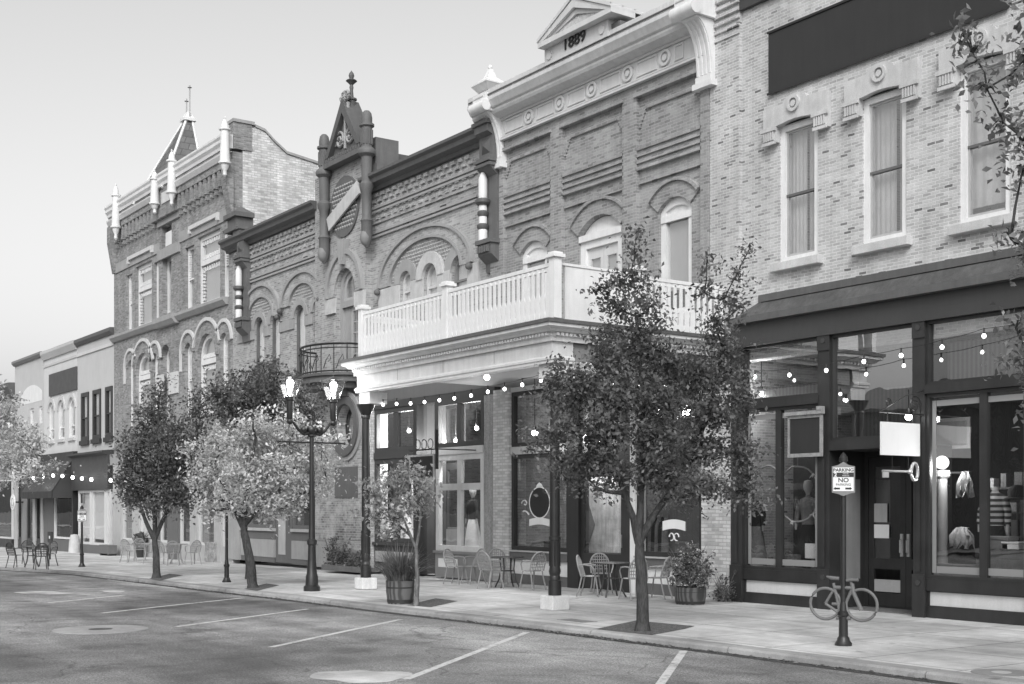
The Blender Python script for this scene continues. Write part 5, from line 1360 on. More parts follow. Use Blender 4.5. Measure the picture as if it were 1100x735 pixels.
    MB().box(a, b, FY-0.06, FY+0.3, 0, 0.66).build('stall_riser', M['grey_trim'], root)
    MB().box(a+0.18, a+1.15, FY-0.075, FY-0.061, 0.28, 0.52).build('kick_panel', M['stucco_faded'], KIDS[root.name][-1])
    MB().box(a-0.03, b+0.03, FY-0.12, FY+0.2, 0.663, 0.73).build('sill', M['grey_trim'], root)
    shopwin(root, a, b, 0.733, zt-0.1, FY-0.04, M['offwhite'], M['glass_shop'], 0.15, mv, [2.48], bw=0.09)
    shopwin(root, a, b, zt+0.1, zh-0.003, FY-0.04, M['deep_trim'], M['glass_dim'], 0.13, mv, name='transom_window', bw=0.1)
    MB().box(a, b, FY-0.08, FY+0.2, zt-0.098, zt+0.098).build('transom_rail', M['offwhite'], root)
    MB().box(b+0.003, X(531.3, FY), FY-0.03, FY+0.3, 0, zh-0.003).build('post', M['frame_grey'], root)
    # interiors
    MB().box(t1, xr, FY+0.32, FY+6, 0, 0.02).build('shop_floor', M['interior_light'], root)
    MB().box(t1, xr, FY+4.2, FY+4.3, 0.02, zb).build('partition', M['interior_light'], root)
    MB().box(xl+0.3, t0, FY+3, FY+3.1, 0.02, zb).build('partition', M['interior_dark'], root)
    MB().box(t1, xr, FY+0.31, FY+4.2, zb+0.07, zb+0.1).build('shop_ceiling', M['interior'], root)
    MB().box(a+0.05, b-0.05, FY+0.3, FY+1.5, 0.3, 0.66).build('display_floor', M['interior_light'], root)
    MB().box(X(402, FY), X(445, FY), FY+0.3, FY+1.3, 0.3, 0.8).build('display_floor', M['interior_light'], root)
    return root
arched_root = arched_building()
v = at(508, 560, FY+0.7)
mannequin(v.x, v.y, 0.663, 1.72, 'mannequin in a dark jacket and long white skirt in the grey framed bay', M['cloth_dark'], M['cloth_white'])
v = at(484, 560, FY+0.9)
r = thing('display_cabinet', (v.x, v.y, 0.662), 'low grey cabinet left of the mannequin in the white skirt', 'cabinet')
MB().box(v.x-0.4, v.x+0.4, v.y, v.y+0.4, 0.662, 1.35).build('body', M['grey_trim'], r, bevel=0.01)
MB().box(v.x-0.37, v.x-0.01, v.y-0.02, v.y-0.001, 0.7, 1.3).build('door', M['light_trim'], r)
MB().box(v.x+0.01, v.x+0.37, v.y-0.02, v.y-0.001, 0.7, 1.3).build('door', M['light_trim'], r)
r = thing('black_bag', (v.x-0.1, v.y+0.2, 1.352), 'black bag standing on the low grey cabinet in the bay', 'bag')
MB().box(v.x-0.28, v.x+0.08, v.y+0.1, v.y+0.3, 1.352, 1.72).build('bag', M['cloth_dark'], r, bevel=0.03)
MB().tube([(v.x-0.2, v.y+0.2, 1.72), (v.x-0.18, v.y+0.2, 1.86), (v.x-0.02, v.y+0.2, 1.86), (v.x, v.y+0.2, 1.72)], 0.012, 6).build('handle', M['cloth_dark'], r)
for px, lb in ((411, 'white gown on a stand at the far left of the lit shop window'), (434, 'white gown on a stand behind the small street tree')):
    v = at(px, 560, FY+0.8)
    r = thing('display_gown', (v.x, v.y, 0.802), lb, 'gown')
    MB().lathe([(0.5, 0.0), (0.42, 0.3), (0.26, 0.75), (0.15, 1.0), (0.2, 1.25), (0.19, 1.36), (0.06, 1.4)], (v.x, v.y, 0.802), 20, 1, 0.75).build('dress', M['cloth_white'], r, 50)
    MB().lathe([(0.05, 1.40), (0.05, 1.5), (0.03, 1.52)], (v.x, v.y, 0.802), 10).build('stand', M['light_trim'], r)
v = at(458, 560, FY+1.6)
r = thing('curtain', (v.x, v.y, 0.02), 'white curtain hanging behind the recessed shop door', 'curtain')
m = MB(); n = 40
pts = [(v.x-0.9+1.8*i/n, v.y+0.06*math.sin(i*0.95)) for i in range(n+1)]
m.add([(x, y, 0.1) for x, y in pts]+[(x, y, 3.1) for x, y in pts], [(i, i+1, i+n+2, i+n+1) for i in range(n)]); o = m.build('cloth', M['cloth_white'], r, 60, fix=False); o.modifiers.new('t', 'SOLIDIFY').thickness = 0.015
MB().tube([(v.x-1, v.y, 3.12), (v.x+1, v.y, 3.12)], 0.02, 6).build('rod', M['black'], r)

# ================================================================ grand house with the spire
def turned_post(root, px, pyt, pyb, Y, r=0.22, name='turned_pinnacle'):
    x = X(px, Y); zt, zb = Z(px, pyt, Y), Z(px, pyb, Y); L = zt-zb
    p = [(0.02, zb), (r*0.45, zb+0.03*L), (r*0.4, zb+0.1*L), (r*0.8, zb+0.15*L), (r*0.9, zb+0.2*L), (r*1.35, zb+0.215*L), (r*1.35, zb+0.245*L), (r*1.1, zb+0.25*L), (r*0.95, zb+0.5*L), (r*0.9, zb+0.76*L), (r*1.25, zb+0.77*L), (r*1.25, zb+0.795*L), (r*0.8, zb+0.80*L), (r*0.7, zb+0.87*L), (r*0.35, zb+0.94*L), (r*0.12, zb+0.95*L), (r*0.25, zb+0.975*L), (0.001, zt)]
    c = MB().lathe(p, (x, Y, 0), 16).build(name, M['white'], root, 35)
    return c
def grand_house():
    xl, xr = X(122.5, WY), X(250, WY)-0.006
    root = thing('spired_brick_house', ((xl+xr)/2, WY, gz((xl+xr)/2)), 'tall brick corner house with white turned pinnacles, a slate spire and arched windows', 'building')
    ztop = Z(212, 163, WY-0.4)
    zbelt = Z(200, 337.5, WY)
    zb = 4.4
    c0, c1 = X(171.5, WY), X(193, WY)
    H = []; FR = []
    def tri(lst, z0, kind):
        for p0, p1, zt, rise, bz in lst:
            a, b = X(p0, WY), X(p1, WY)
            h = (a, b, z0, zt-(b-a)*0.5 if rise else zt, zt); H.append(h); FR.append((h, kind, rise, bz))
    zu = Z(213, 255.5, WY)
    zus = Z(199, 267, WY)
    tri([(136, 142, zus, 0, 0), (146, 163, zu, 0, 1), (165.5, 170.5, zus, 0, 0), (199, 208.6, zus, 0, 0), (212.5, 236.5, zu, 0, 1), (238.5, 246, zus, 0, 0)], zbelt+0.1, 'u')
    za_s, za_m = Z(202, 369, WY), Z(222.6, 358.6, WY)
    tri([(138, 143, za_s, 1, 0), (146.5, 161.5, za_m, 1, 1), (164, 169.5, za_s, 1, 0), (199, 206.5, za_s, 1, 0), (213, 232, za_m, 1, 1), (237, 245, za_s, 1, 0)], 5.6, 'l')
    cu = (X(174, WY), X(184, WY)); zc = Z(178, 276, WY)
    H.append((cu[0], cu[1], zbelt+0.3, zc, zc))
    cl = (X(172.5, WY), X(182.5, WY)); zcl = Z(178, 370, WY); H.append((cl[0], cl[1], 5.6, zcl-(cl[1]-cl[0])/2, zcl))
    csq = (X(173.5, WY), X(184.5, WY)); zs0, zs1 = Z(178, 265, WY), Z(178, 242, WY); H.append((csq[0], csq[1], zs0, zs1, zs1))
    wall(root, rect(xl, xr, zb, ztop-0.5), [arch(*h) for h in H], WY, 0.4, M['grey_brick'], 'front_wall')
    for h, k, rise, big in FR:
        sash = (h[2]+h[4])/2
        bars = ()
        w = window(root, *h, WY+0.12, M['white'], M['glass_up'], 0.16 if big else 0.1, sash=None if big else sash, blind=M['blind'], bz=h[2]+0.1, deep=0.14)
        if big:
            zt = h[2]+(h[4]-h[2])*(0.62 if k == 'u' else 0.66)
            m = MB(); m.box(h[0]+0.12, h[1]-0.12, WY+0.08, WY+0.25, zt-0.1, zt+0.1); m.build('transom_bar', M['white'], w)
            m = MB(); n = 9
            for i in range(n):
                x = h[0]+0.22+(h[1]-h[0]-0.44)*i/(n-1)
                m.box(x-0.035, x+0.035, WY+0.13, WY+0.2, zt-0.32, zt-0.16); m.box(x-0.035, x+0.035, WY+0.13, WY+0.2, zt+0.16, zt+0.32)
                if k == 'u': m.box(x-0.035, x+0.035, WY+0.13, WY+0.2, h[4]-0.34, h[4]-0.18)
            nz = 10
            for i in range(nz):
                z = h[2]+0.3+(zt-0.5-h[2])*i/(nz-1); m.box(h[0]+0.18, h[0]+0.32, WY+0.13, WY+0.2, z-0.04, z+0.04)
            m.build('bead_border', M['white'], w)
        else:
            m = MB(); nz = 12
            for i in range(nz):
                z = sash+0.1+(h[3]-0.15-sash-0.1)*i/(nz-1); m.box(h[0]+0.1, h[0]+0.2, WY+0.13, WY+0.2, z-0.035, z+0.035)
            m.build('bead_border', M['white'], w)
    window(root, cu[0], cu[1], zbelt+0.3, zc, zc, WY+0.24, M['white'], M['glass_dim'], 0.12, deep=0.12)
    window(root, cl[0], cl[1], 5.6, zcl-(cl[1]-cl[0])/2, zcl, WY+0.28, M['white'], M['glass_dim'], 0.1, deep=0.1)
    MB().box(csq[0], csq[1], WY+0.25, WY+0.35, zs0, zs1).build('niche_back', M['dark_stone'], root)
    MB().box(csq[0]+0.35, csq[1]-0.05, WY+0.05, WY+0.249, zs0+0.02, zs1-0.3).build('tablet', M['white'], root)
    for p0, p1, py0, py1 in ((169, 176.5, 425, 404), (182.5, 192, 424, 401)):
        MB().box(X(p0, WY), X(p1, WY), WY-0.06, WY-0.002, Z(p0, py0, WY), Z(p0, py1, WY)).build('balustrade_panel', M['offwhite'], root)
    # hood moulds over the arched windows
    hl = [f[0] for f in FR if f[1] == 'l']
    for tri_ in (hl[:3], hl[3:]):
        for i, h in enumerate(tri_):
            c = (h[0]+h[1])/2; r = (h[1]-h[0])/2; rr = r+(0.46 if i == 1 else 0.36)
            a0, a1 = (0.32, math.pi-0.32) if i == 1 else ((0.5, math.pi) if i == 0 else (0.0, math.pi-0.5))
            m = MB().prism(arcring(c, h[3]+0.05, rr, rr+0.13, 20, a0, a1), [], WY-0.08, WY-0.001)
            if i == 0: m.box(c-rr-0.13, c-rr, WY-0.079, WY-0.002, h[3]-0.7, h[3]+0.049)
            m.build('hood_mould', M['offwhite'], root)
            MB().prism(arcring(c, h[3], r+0.004, r+0.3, 16), [], WY-0.04, WY-0.0012).build('brick_arch', M['grey_brick'], root)
    # belt course, label moulds, plain band
    for a, b in ((xl, c0), (c1, xr-0.4)):
        MB().prism_x([(WY, zbelt-0.18), (WY-0.1, zbelt-0.18), (WY-0.24, zbelt-0.02), (WY-0.24, zbelt+0.09), (WY, zbelt+0.098)], a, b).build('belt_course', M['tan_trim'], root)
    MB().prism_x([(WY-0.1, zbelt-0.26), (WY-0.2, zbelt-0.26), (WY-0.34, zbelt-0.08), (WY-0.34, zbelt+0.12), (WY, zbelt+0.14), (WY, zbelt-0.26)], c0+0.004, c1-0.004).build('belt_course', M['tan_trim'], root)
    zlm = Z(221, 239, WY)
    for p0, p1 in ((139.5, 166), (205.5, 237)):
        a, b = X(p0, WY), X(p1, WY)
        MB().box(a, b, WY-0.14, WY-0.001, zlm-0.06, zlm+0.1).box(a, a+0.14, WY-0.16, WY-0.0015, zlm-0.2, zlm-0.061).box(b-0.14, b, WY-0.16, WY-0.0015, zlm-0.2, zlm-0.061).build('label_mould', M['offwhite'], root)
    zbd = zu+0.14
    for a, b in ((xl+0.3, c0-0.01), (c1+0.01, xr-0.3)): MB().box(a, b, WY-0.05, WY-0.001, zbd, zbd+0.42).build('lintel_band', M['tan_trim'], root)
    for zz in (zs0-0.5, zs1+0.02): MB().box(c0-0.1, c1+0.1, WY-0.09, WY-0.0016, zz, zz+0.42).build('lintel_band', M['tan_trim'], root)
    # brick corbel table and frieze
    zk = Z(215, 203, WY-0.2); zf = Z(212, 186, WY-0.2)
    for a, b in ((xl+0.0, c0-0.2), (c1+0.1, xr-0.2)):
        m = MB(); n = int((b-a)/0.46)
        for i in range(n):
            x = a+(b-a)*(i+0.5)/n; m.box(x-0.12, x+0.12, WY-0.2, WY-0.001, zk-0.3, zk+0.3); m.box(x-0.07, x+0.07, WY-0.14, WY-0.0011, zk-0.52, zk-0.301)
        m.build('corbel_table', M['grey_brick'], root)
        MB().box(a, b, WY-0.22, WY-0.002, zk+0.302, zf-0.12).build('frieze', M['grey_brick'], root)
        MB().prism_x([(WY-0.221, zf-0.118), (WY-0.28, zf-0.118), (WY-0.36, zf+0.06), (WY-0.36, zf+0.12), (WY-0.0, zf+0.12), (WY, zf-0.118)], a, b).build('frieze_mould', M['offwhite'], root)
        MB().box(a, b, WY-0.26, WY-0.002, zf+0.122, ztop-0.42).build('upper_frieze', M['grey_brick'], root)
    MB().box(c0-0.198, c1+0.098, WY-0.24, WY-0.002, zf-1.0, ztop-0.42).build('centre_frieze', M['grey_brick'], root)
    p0, p1 = at(173.5, 217, WY-0.26), at(182.5, 205, WY-0.26)
    MB().box(p0.x, p1.x, WY-0.27, WY-0.241, p0.z-0.1, p1.z+0.1).build('name_panel', M['offwhite'], root)
    prof = [(0, ztop-0.415), (0.3, ztop-0.415), (0.32, ztop-0.3), (0.4, ztop-0.2), (0.4, ztop-0.08), (0.45, ztop), (0.45, ztop+0.08), (0.0, ztop+0.1)]
    MB().sweep([(xl-0.05, WY), (xr+0.05, WY)], prof).build('cornice', M['white'], root)
    for px, t, b in ((124.5, 197, 258), (166.2, 182.5, 230), (184.5, 160, 221), (241.5, 125, 190)): turned_post(root, px, t, b, WY-0.42, 0.175)
    # corbelled shoulder at both ends
    for x0, x1 in ((xl-0.1, xl+0.4), (xr-0.4, xr+0.1)):
        MB().prism_x([(WY-0.003, zk-1.6), (WY-0.06, zk-1.6), (WY-0.3, zk-0.2), (WY-0.3, zf-0.14), (WY-0.003, zf-0.14)], x0, x1).build('corbel_shoulder', M['grey_brick'], root)
    # right side wall in limewashed brick with sloping parapet, body
    m = MB(); yy = [WY+0.4, WY+0.9, WY+1.3, WY+1.7, WY+2.2, WY+3.6, WY+11]
    zz = [ztop+0.55, ztop+0.55, ztop+0.45, ztop+0.1, ztop-0.25, ztop-0.45, ztop-1.2]
    poly = [(WY+0.401, zb-4)]+[(WY+11, zb-4)]+[(a, b) for a, b in reversed(list(zip(yy, zz)))]
    m.prism_x(poly, xr-0.35, xr); m.build('party_wall', M['white_brick'], root)
    MB().box(xr-0.4, xr+0.05, WY+0.02, WY+0.75, ztop-0.4, ztop+0.6).build('parapet_pier', M['grey_brick'], root)
    MB().box(xr-0.46, xr+0.1, WY-0.02, WY+0.85, ztop+0.602, ztop+0.72).build('parapet_cap', M['tan_trim'], root)
    m = MB()
    for i in range(1, len(yy)-1):
        m.add([(xr-0.4, yy[i], zz[i]), (xr+0.05, yy[i], zz[i]), (xr+0.05, yy[i+1], zz[i+1]), (xr-0.4, yy[i+1], zz[i+1]), (xr-0.4, yy[i], zz[i]+0.1), (xr+0.05, yy[i], zz[i]+0.1), (xr+0.05, yy[i+1], zz[i+1]+0.1), (xr-0.4, yy[i+1], zz[i+1]+0.1)], [(4, 5, 6, 7), (0, 1, 5, 4), (1, 2, 6, 5), (2, 3, 7, 6), (3, 0, 4, 7)])
    m.build('parapet_coping', M['tan_trim'], root)
    MB().box(xl, xl+0.35, WY+0.401, WY+11, zb-4.5, ztop-0.5).build('side_wall', M['grey_brick'], root)
    MB().box(xl+0.35, xr-0.35, WY+0.4, WY+10.6, ztop-1.0, ztop-0.9).build('roof', M['interior_dark'], root)
    MB().box(xl+0.35, xr-0.351, WY+10.6, WY+11, zb-4.5, ztop-1.2).build('back_wall', M['grey_brick'], root)
    # slate spire
    ap = at(202, 131, WY+1.5); zs = ztop-0.5; sx = ap.x; sy = ap.y; hw = 0.47*(ap.z-zs)+0.15
    p = [(sx-hw, sy-hw, zs), (sx+hw, sy-hw, zs), (sx+hw, sy+0.15, zs), (sx-hw, sy+0.15, zs)]
    t = 0.15; q = [(sx-t, sy-t, ap.z), (sx+t, sy-t, ap.z), (sx+t, sy+t, ap.z), (sx-t, sy+t, ap.z)]
    MB().add(p+q, [(0, 1, 5, 4), (1, 2, 6, 5), (2, 3, 7, 6), (3, 0, 4, 7), (4, 5, 6, 7)]).build('spire', M['slate'], root)
    sp = KIDS[root.name][-1]
    m = MB()
    for a, b in zip(p, q): m.tube([a, b], [0.07, 0.06], 6)
    m.build('hip_ridge', M['white'], sp)
    MB().box(sx-0.28, sx+0.28, sy-0.28, sy+0.28, ap.z+0.002, ap.z+0.12).add([(sx-0.24, sy-0.24, ap.z+0.121), (sx+0.24, sy-0.24, ap.z+0.121), (sx+0.24, sy+0.24, ap.z+0.121), (sx-0.24, sy+0.24, ap.z+0.121), (sx, sy, ap.z+0.5)], [(0, 1, 4), (1, 2, 4), (2, 3, 4), (3, 0, 4)]).build('spire_cap', M['white'], sp)
    m = MB()
    for ox, h in ((-0.18, 0.85), (0.2, 1.35)):
        m.tube([(sx+ox, sy, ap.z+0.2), (sx+ox, sy, ap.z+0.2+h)], 0.035, 6); m.lathe([(0.02, -0.04), (0.1, 0), (0.02, 0.04)], (sx+ox, sy, ap.z+0.1+h), 8)
    m.build('finial', M['light_trim'], sp)
    # ---------------- ground floor
    g0 = gz(X(186, FY))
    MB().box(xl, xr-0.02, FY+0.0, WY+0.4, 3.9, zb-0.003).build('shop_cornice', M['tan_trim'], root)
    edges = [122.5, 131, 143, 150, 165, 171, 181, 192, 205, 212, 231, 238, 249.5]
    for i in range(0, len(edges)-1, 2):
        a, b = X(edges[i], FY), X(edges[i+1], FY)
        MB().box(a, b, FY-0.05, WY+0.3, g0-0.05, 3.897).build('pier', M['light_trim'] if i not in (4, 6) else M['mid_trim'], root)
        if i+2 < len(edges):
            c, d = b, X(edges[i+2], FY)
            MB().box(c, d, FY+0.02, FY+0.3, g0-0.05, 0.45).build('stall_riser', M['light_trim'], root)
            w = shopwin(root, c, d, 0.453, 3.0, FY+0.06, M['offwhite'], M['glass_shop'], 0.1)
            if i in (2,): MB().box(c+0.06, d-0.06, FY+0.185, FY+0.2, 0.6, 2.9).build('blind', M['board_white'], w)
            shopwin(root, c, d, 3.05, 3.897, FY+0.06, M['offwhite'], M['glass_dim'], 0.1, name='transom_window')
            MB().box(c, d, FY, FY+0.2, 3.003, 3.047).build('transom_rail', M['offwhite'], root)
    MB().box(xl+0.36, xr-0.36, FY+1.5, FY+1.6, g0, zb+1).build('partition', M['interior_light'], root)
    MB().box(xl+0.36, xr-0.36, FY+0.31, FY+1.5, g0-0.02, 0.0).build('shop_floor', M['interior'], root)
    return root
grand_house()

# ================================================================ pale rendered shops at the far end
def pale_unit(p0, p1, ytop, corn, mat, label, h):
    xl, xr = X(p0, WY)+0.004, X(p1, WY)-0.004
    zt = Z(p0, ytop, WY); g = gz((xl+xr)/2)
    root = thing('rendered_shop', ((xl+xr)/2, WY, g), label, 'building')
    return root, xl, xr, zt, g
def rendered():
    y = WY
    # C, dark framed windows
    root, xl, xr, zt, g = pale_unit(83.3, 122.3, 368, None, None, 'pale rendered shop with three dark framed sash windows beside the spired house', 0)
    xr = X(122.5, WY)-0.006
    zb = Z(83, 527, FY); zf1 = Z(104, 485.5, FY)
    W = [(87.8, 95.8), (100.2, 108.8), (113.8, 122.3)]
    w0, w1 = Z(105, 471.5, y), Z(105, 418.5, y)
    xs = [(X(a, y), X(min(b, 121.3), y)) for a, b in W]
    wall(root, rect(xl, xr, zf1, zt), [rect(a, b, w0, w1) for a, b in xs], y, 0.3, M['stucco'], 'upper_wall')
    for a, b in xs:
        w = window(root, a, b, w0, w1, w1, y-0.05, M['dark_trim'], M['glass_dim'], 0.2, sash=w0+(w1-w0)*0.47, blind=M['blind_white'], bz=w0+(w1-w0)*0.47, deep=0.15)
        MB().box(a-0.08, b+0.08, y-0.12, y-0.002, w0-0.22, w0-0.003).build('sill', M['dark_trim'], root)
    MB().prism_x([(y, zt-0.22), (y-0.08, zt-0.22), (y-0.2, zt-0.08), (y-0.2, zt+0.08), (y+0.1, zt+0.1), (y+0.1, zt)], xl, xr).build('cornice', M['cornice_dark'], root)
    MB().box(xl, xr, y-0.06, y-0.002, zt-0.75, zt-0.6).build('string_course', M['stucco_light'], root)
    MB().prism_x([(y, zb), (FY-0.1, zb), (FY-0.1, zf1-0.2), (FY-0.35, zf1-0.1), (FY-0.35, zf1), (y, zf1+0.05)], xl, xr).build('shop_fascia', M['fascia'], root)
    MB().box(xl, xr, FY, FY+0.3, g-0.05, 0.42+g).build('stall_riser', M['mid_trim'], root)
    ed = [83.4, 97, 98.5, 113, 114, 123.4]
    for i, (a, b) in enumerate(((83.6, 96.5), (98.2, 112.2), (114, 123))):
        c, d = X(a, FY), min(X(b, FY), xr)
        w = shopwin(root, c, d, 0.423+g, zb-0.003, FY+0.02, M['offwhite'], M['glass_shop'], 0.12)
        MB().box(c+0.05, d-0.05, FY+0.15, FY+0.17, 0.7+g, zb-0.1).build('window_board', M['board_white'], w)
        if i == 0:
            MB().box(c+0.5, c+0.75, FY+0.0, FY+0.019, 2.15, 2.6).build('notice', M['signdark'], w); MB().box(c+0.3, c+0.95, FY+0.0, FY+0.019, 1.75, 1.9).build('notice', M['grey_trim'], w)
    for a, b in ((96.6, 98.1), (112.3, 113.9)): MB().box(X(a, FY), X(b, FY), FY, FY+0.3, 0.423+g, zb-0.003).build('post', M['stucco_light'], root)
    shell(root, xl, xr, y+0.3, y+10, g-1, zt-0.2, M['stucco'], M['interior_dark'])
    # B, dark board and three arched windows
    root, xl, xr, zt, g = pale_unit(47.3, 83, 380, None, None, 'pale rendered shop with a dark blank board above three white arched windows', 0)
    zb = Z(60, 487, FY)
    W = [(52.8, 58.2), (63, 69.2), (74.2, 80.6)]
    w0, w1 = Z(66, 472, y), Z(66, 430, y)
    xs = [(X(a, y), X(b, y)) for a, b in W]
    wall(root, rect(xl, xr, zb, zt), [arch(a, b, w0, w1-(b-a)/2, w1) for a, b in xs], y, 0.3, M['stucco_light'], 'upper_wall')
    for a, b in xs:
        window(root, a, b, w0, w1-(b-a)/2, w1, y+0.06, M['white'], M['glass_up'], 0.12, sash=(w0+w1)/2-0.4, blind=M['blind'], bz=w0+0.4, deep=0.12)
        MB().prism(arcring((a+b)/2, w1-(b-a)/2, (b-a)/2+0.02, (b-a)/2+0.22, 14), [], y-0.06, y-0.001).build('window_arch', M['stucco'], root)
        MB().box(a-0.1, b+0.1, y-0.1, y-0.002, w0-0.16, w0-0.003).build('sill', M['stucco'], root)
    p0, p1 = at(53, 426, y-0.05), at(82.3, 394, y-0.05)
    MB().box(p0.x, p1.x, y-0.08, y-0.002, p0.z, Z(53, 402.8, y-0.05)).build('sign_board', M['signgrey'], root)
    MB().prism_x([(y, zt-0.4), (y-0.08, zt-0.4), (y-0.22, zt-0.1), (y-0.22, zt+0.05), (y+0.1, zt+0.06), (y+0.1, zt)], xl, xr).build('cornice', M['stucco'], root)
    MB().box(xl, xr, y-0.04, y-0.002, zt-0.8, zt-0.68).build('string_course', M['stucco'], root)
    # awning
    za = Z(70, 489.5, y); zl = Z(60, 535, FY-1.0)
    MB().prism_x([(y-0.003, za), (FY-1.0, zl+0.35), (FY-1.0, zl), (FY-0.95, zl), (FY-0.95, zl+0.3), (y-0.003, za-0.1)], xl+0.1, xr-0.25).build('awning', M['signdark'], root)
    aw = KIDS[root.name][-1]
    for x in (xl+0.11, xr-0.29):
      m = MB(); m.add([(x, y-0.004, za-0.05), (x, FY-0.98, zl+0.32), (x, FY-0.98, zl), (x, y-0.004, zl), (x+0.03, y-0.004, za-0.05), (x+0.03, FY-0.98, zl+0.32), (x+0.03, FY-0.98, zl), (x+0.03, y-0.004, zl)], [(0, 1, 2, 3), (7, 6, 5, 4), (0, 4, 5, 1), (1, 5, 6, 2), (2, 6, 7, 3), (3, 7, 4, 0)])
      m.build('awning_cheek', M['fascia'], aw)
    MB().box(xl, xr, FY+0.0, WY+0.3, 2.9, zb-0.003).build('shop_header', M['dark_trim'], root)
    MB().box(xl, xr, FY, FY+0.3, g-0.05, g+0.62).build('stall_riser', M['mid_trim'], root)
    a, b = X(57.5, FY), X(77, FY)
    w = shopwin(root, a, b, g+0.65, 2.897, FY+0.03, M['white'], M['glass_shop'], 0.1)
    MB().box(xl+0.02, a-0.003, FY, FY+0.3, g+0.623, 2.897).build('post', M['mid_trim'], root)
    MB().box(b+0.003, xr-0.02, FY, FY+0.3, g+0.623, 2.897).build('post', M['dark_trim'], root)
    MB().box(a, b, FY+0.8, FY+0.85, g, 2.85).build('partition', M['interior_dark'], root)
    shell(root, xl, xr, y+0.3, y+10, g-1, zt-0.2, M['stucco_light'], M['interior_dark'])
    b_in = (a, b, g)
    # A, faded patch
    root, xl, xr, zt, g = pale_unit(16, 47, 390.5, None, None, 'leftmost pale rendered shop with a faded white patch above two small windows', 0)
    W = [(32.3, 36.2), (42, 45.6)]
    w0, w1 = Z(38, 456, y), Z(38, 438, y); xs = [(X(a, y), X(b, y)) for a, b in W]
    wall(root, rect(xl, xr, zb, zt), [rect(a, b, w0, w1) for a, b in xs], y, 0.3, M['stucco'], 'upper_wall')
    for a, b in xs: window(root, a, b, w0, w1, w1, y+0.06, M['white'], M['glass_up'], 0.12, blind=M['blind'], deep=0.12)
    a, b = X(23, y), X(45, y); z0, z1 = Z(34, 433, y), Z(34, 414, y)
    MB().prism(arch(a, b, z0, z1-0.45, z1), [], y-0.012, y-0.002).build('painted_patch', M['stucco_faded'], root)
    MB().prism_x([(y, zt-0.2), (y-0.08, zt-0.2), (y-0.2, zt-0.06), (y-0.2, zt+0.06), (y+0.1, zt+0.07), (y+0.1, zt)], xl, xr).build('cornice', M['grey_trim'], root)
    MB().box(xl, xr, FY, WY+0.3, 3.6, zb-0.003).build('shop_header', M['stucco_light'], root)
    ed = [16.2, 19, 24, 28.5, 36, 38.5, 44.5, 46.8]
    for i in range(0, len(ed), 2):
        MB().box(X(ed[i], FY), X(ed[i+1], FY), FY-0.05, FY+0.3, g-0.05, 3.597).build('post', M['grey_trim'] if i in (2,) else M['light_trim'], root)
        if i+2 < len(ed):
            c, d = X(ed[i+1], FY), X(ed[i+2], FY)
            MB().box(c, d, FY+0.02, FY+0.3, g-0.05, g+0.5).build('stall_riser', M['dark_trim'], root)
            shopwin(root, c, d, g+0.503, 3.597, FY+0.04, M['dark_trim'], M['glass_dim'], 0.12)
    MB().box(X(36, FY), X(46.8, FY), FY-0.7, FY-0.05, 2.5, 3.2).build('small_awning', M['signdark'], root)
    MB().box(xl+0.3, xr-0.3, FY+2, FY+2.1, g, zb).build('partition', M['interior'], root)
    shell(root, xl, xr, y+0.3, y+10, g-1, zt-0.2, M['stucco'], M['interior_dark'])
    # sliver of a dark building further on
    xl, xr = X(-60, WY), X(15.8, WY)-0.006; zt = Z(12, 411, WY-0.2); g = gz(xl)
    root = thing('corner_shop', ((xl+xr)/2, WY, g), 'low dark brick shop at the left edge behind the pale leaved tree', 'building')
    wall(root, rect(xl, xr, 3.6, zt), [], WY, 0.3, M['red_brick'], 'upper_wall')
    MB().prism_x([(WY, zt-0.8), (WY-0.15, zt-0.8), (WY-0.4, zt-0.25), (WY-0.4, zt), (WY+0.1, zt+0.02)], xl, xr).build('cornice', M['cornice_dark'], root)
    n = 4
    for i in range(n):
        a, b = xl+(xr-xl)*i/n, xl+(xr-xl)*(i+1)/n
        MB().box(a, a+0.4, FY, FY+0.3, g-0.05, 3.597).build('post', M['light_trim'], root)
        MB().box(a+0.4, b, FY+0.02, FY+0.3, g-0.05, g+0.6).build('stall_riser', M['dark_trim'], root)
        shopwin(root, a+0.403, b, g+0.603, 3.597, FY+0.04, M['offwhite'], M['glass_dim'], 0.1)
    MB().box(xl+0.3, xr-0.3, FY+2, FY+2.1, g, 4).build('partition', M['interior'], root)
    shell(root, xl, xr, WY+0.3, WY+10, g-1, zt-0.2, M['red_brick'], M['interior_dark'])
    return b_in
BIN = rendered()
# ================================================================ street
KH = 0.09
kerb = [(60, 12.45), (20, 12.42), (-12, 12.35), (-17, 12.2), (-22, 11.85), (-28, 11.7), (-36, 11.65), (-40.5, 11.65), (-43, 11.3), (-46, 10.6), (-50, 9.9), (-56, 9.7), (-70, 9.9), (-90, 10.2), (-140, 10.2), (-260, 10.2)]
def kerb_y(x):
    for (a, ya), (b, yb) in zip(kerb, kerb[1:]):
        if a >= x >= b: return ya+(yb-ya)*(x-a)/(b-a)
    return kerb[-1][1]
xs = sorted({p[0] for p in kerb} | set(np.arange(-90, -24, 4.0)) | set(np.arange(-24, 60, 6.0)))
def sheet(name, y0f, y1f, dz, mat, kind='structure', ny=2):
    m = MB(); n = ny
    for x in xs:
        for j in range(n):
            a, b = y0f(x), y1f(x); m.v.append((x, a+(b-a)*j/(n-1), gz(x)+dz))
    for i in range(len(xs)-1):
        for j in range(n-1): m.f.append((i*n+j, (i+1)*n+j, (i+1)*n+j+1, i*n+j+1))
    return tag(m.build(name, mat), kind=kind)
sheet('pavement', lambda x: kerb_y(x)+0.3, lambda x: 19.0, 0.0, M['walk'])
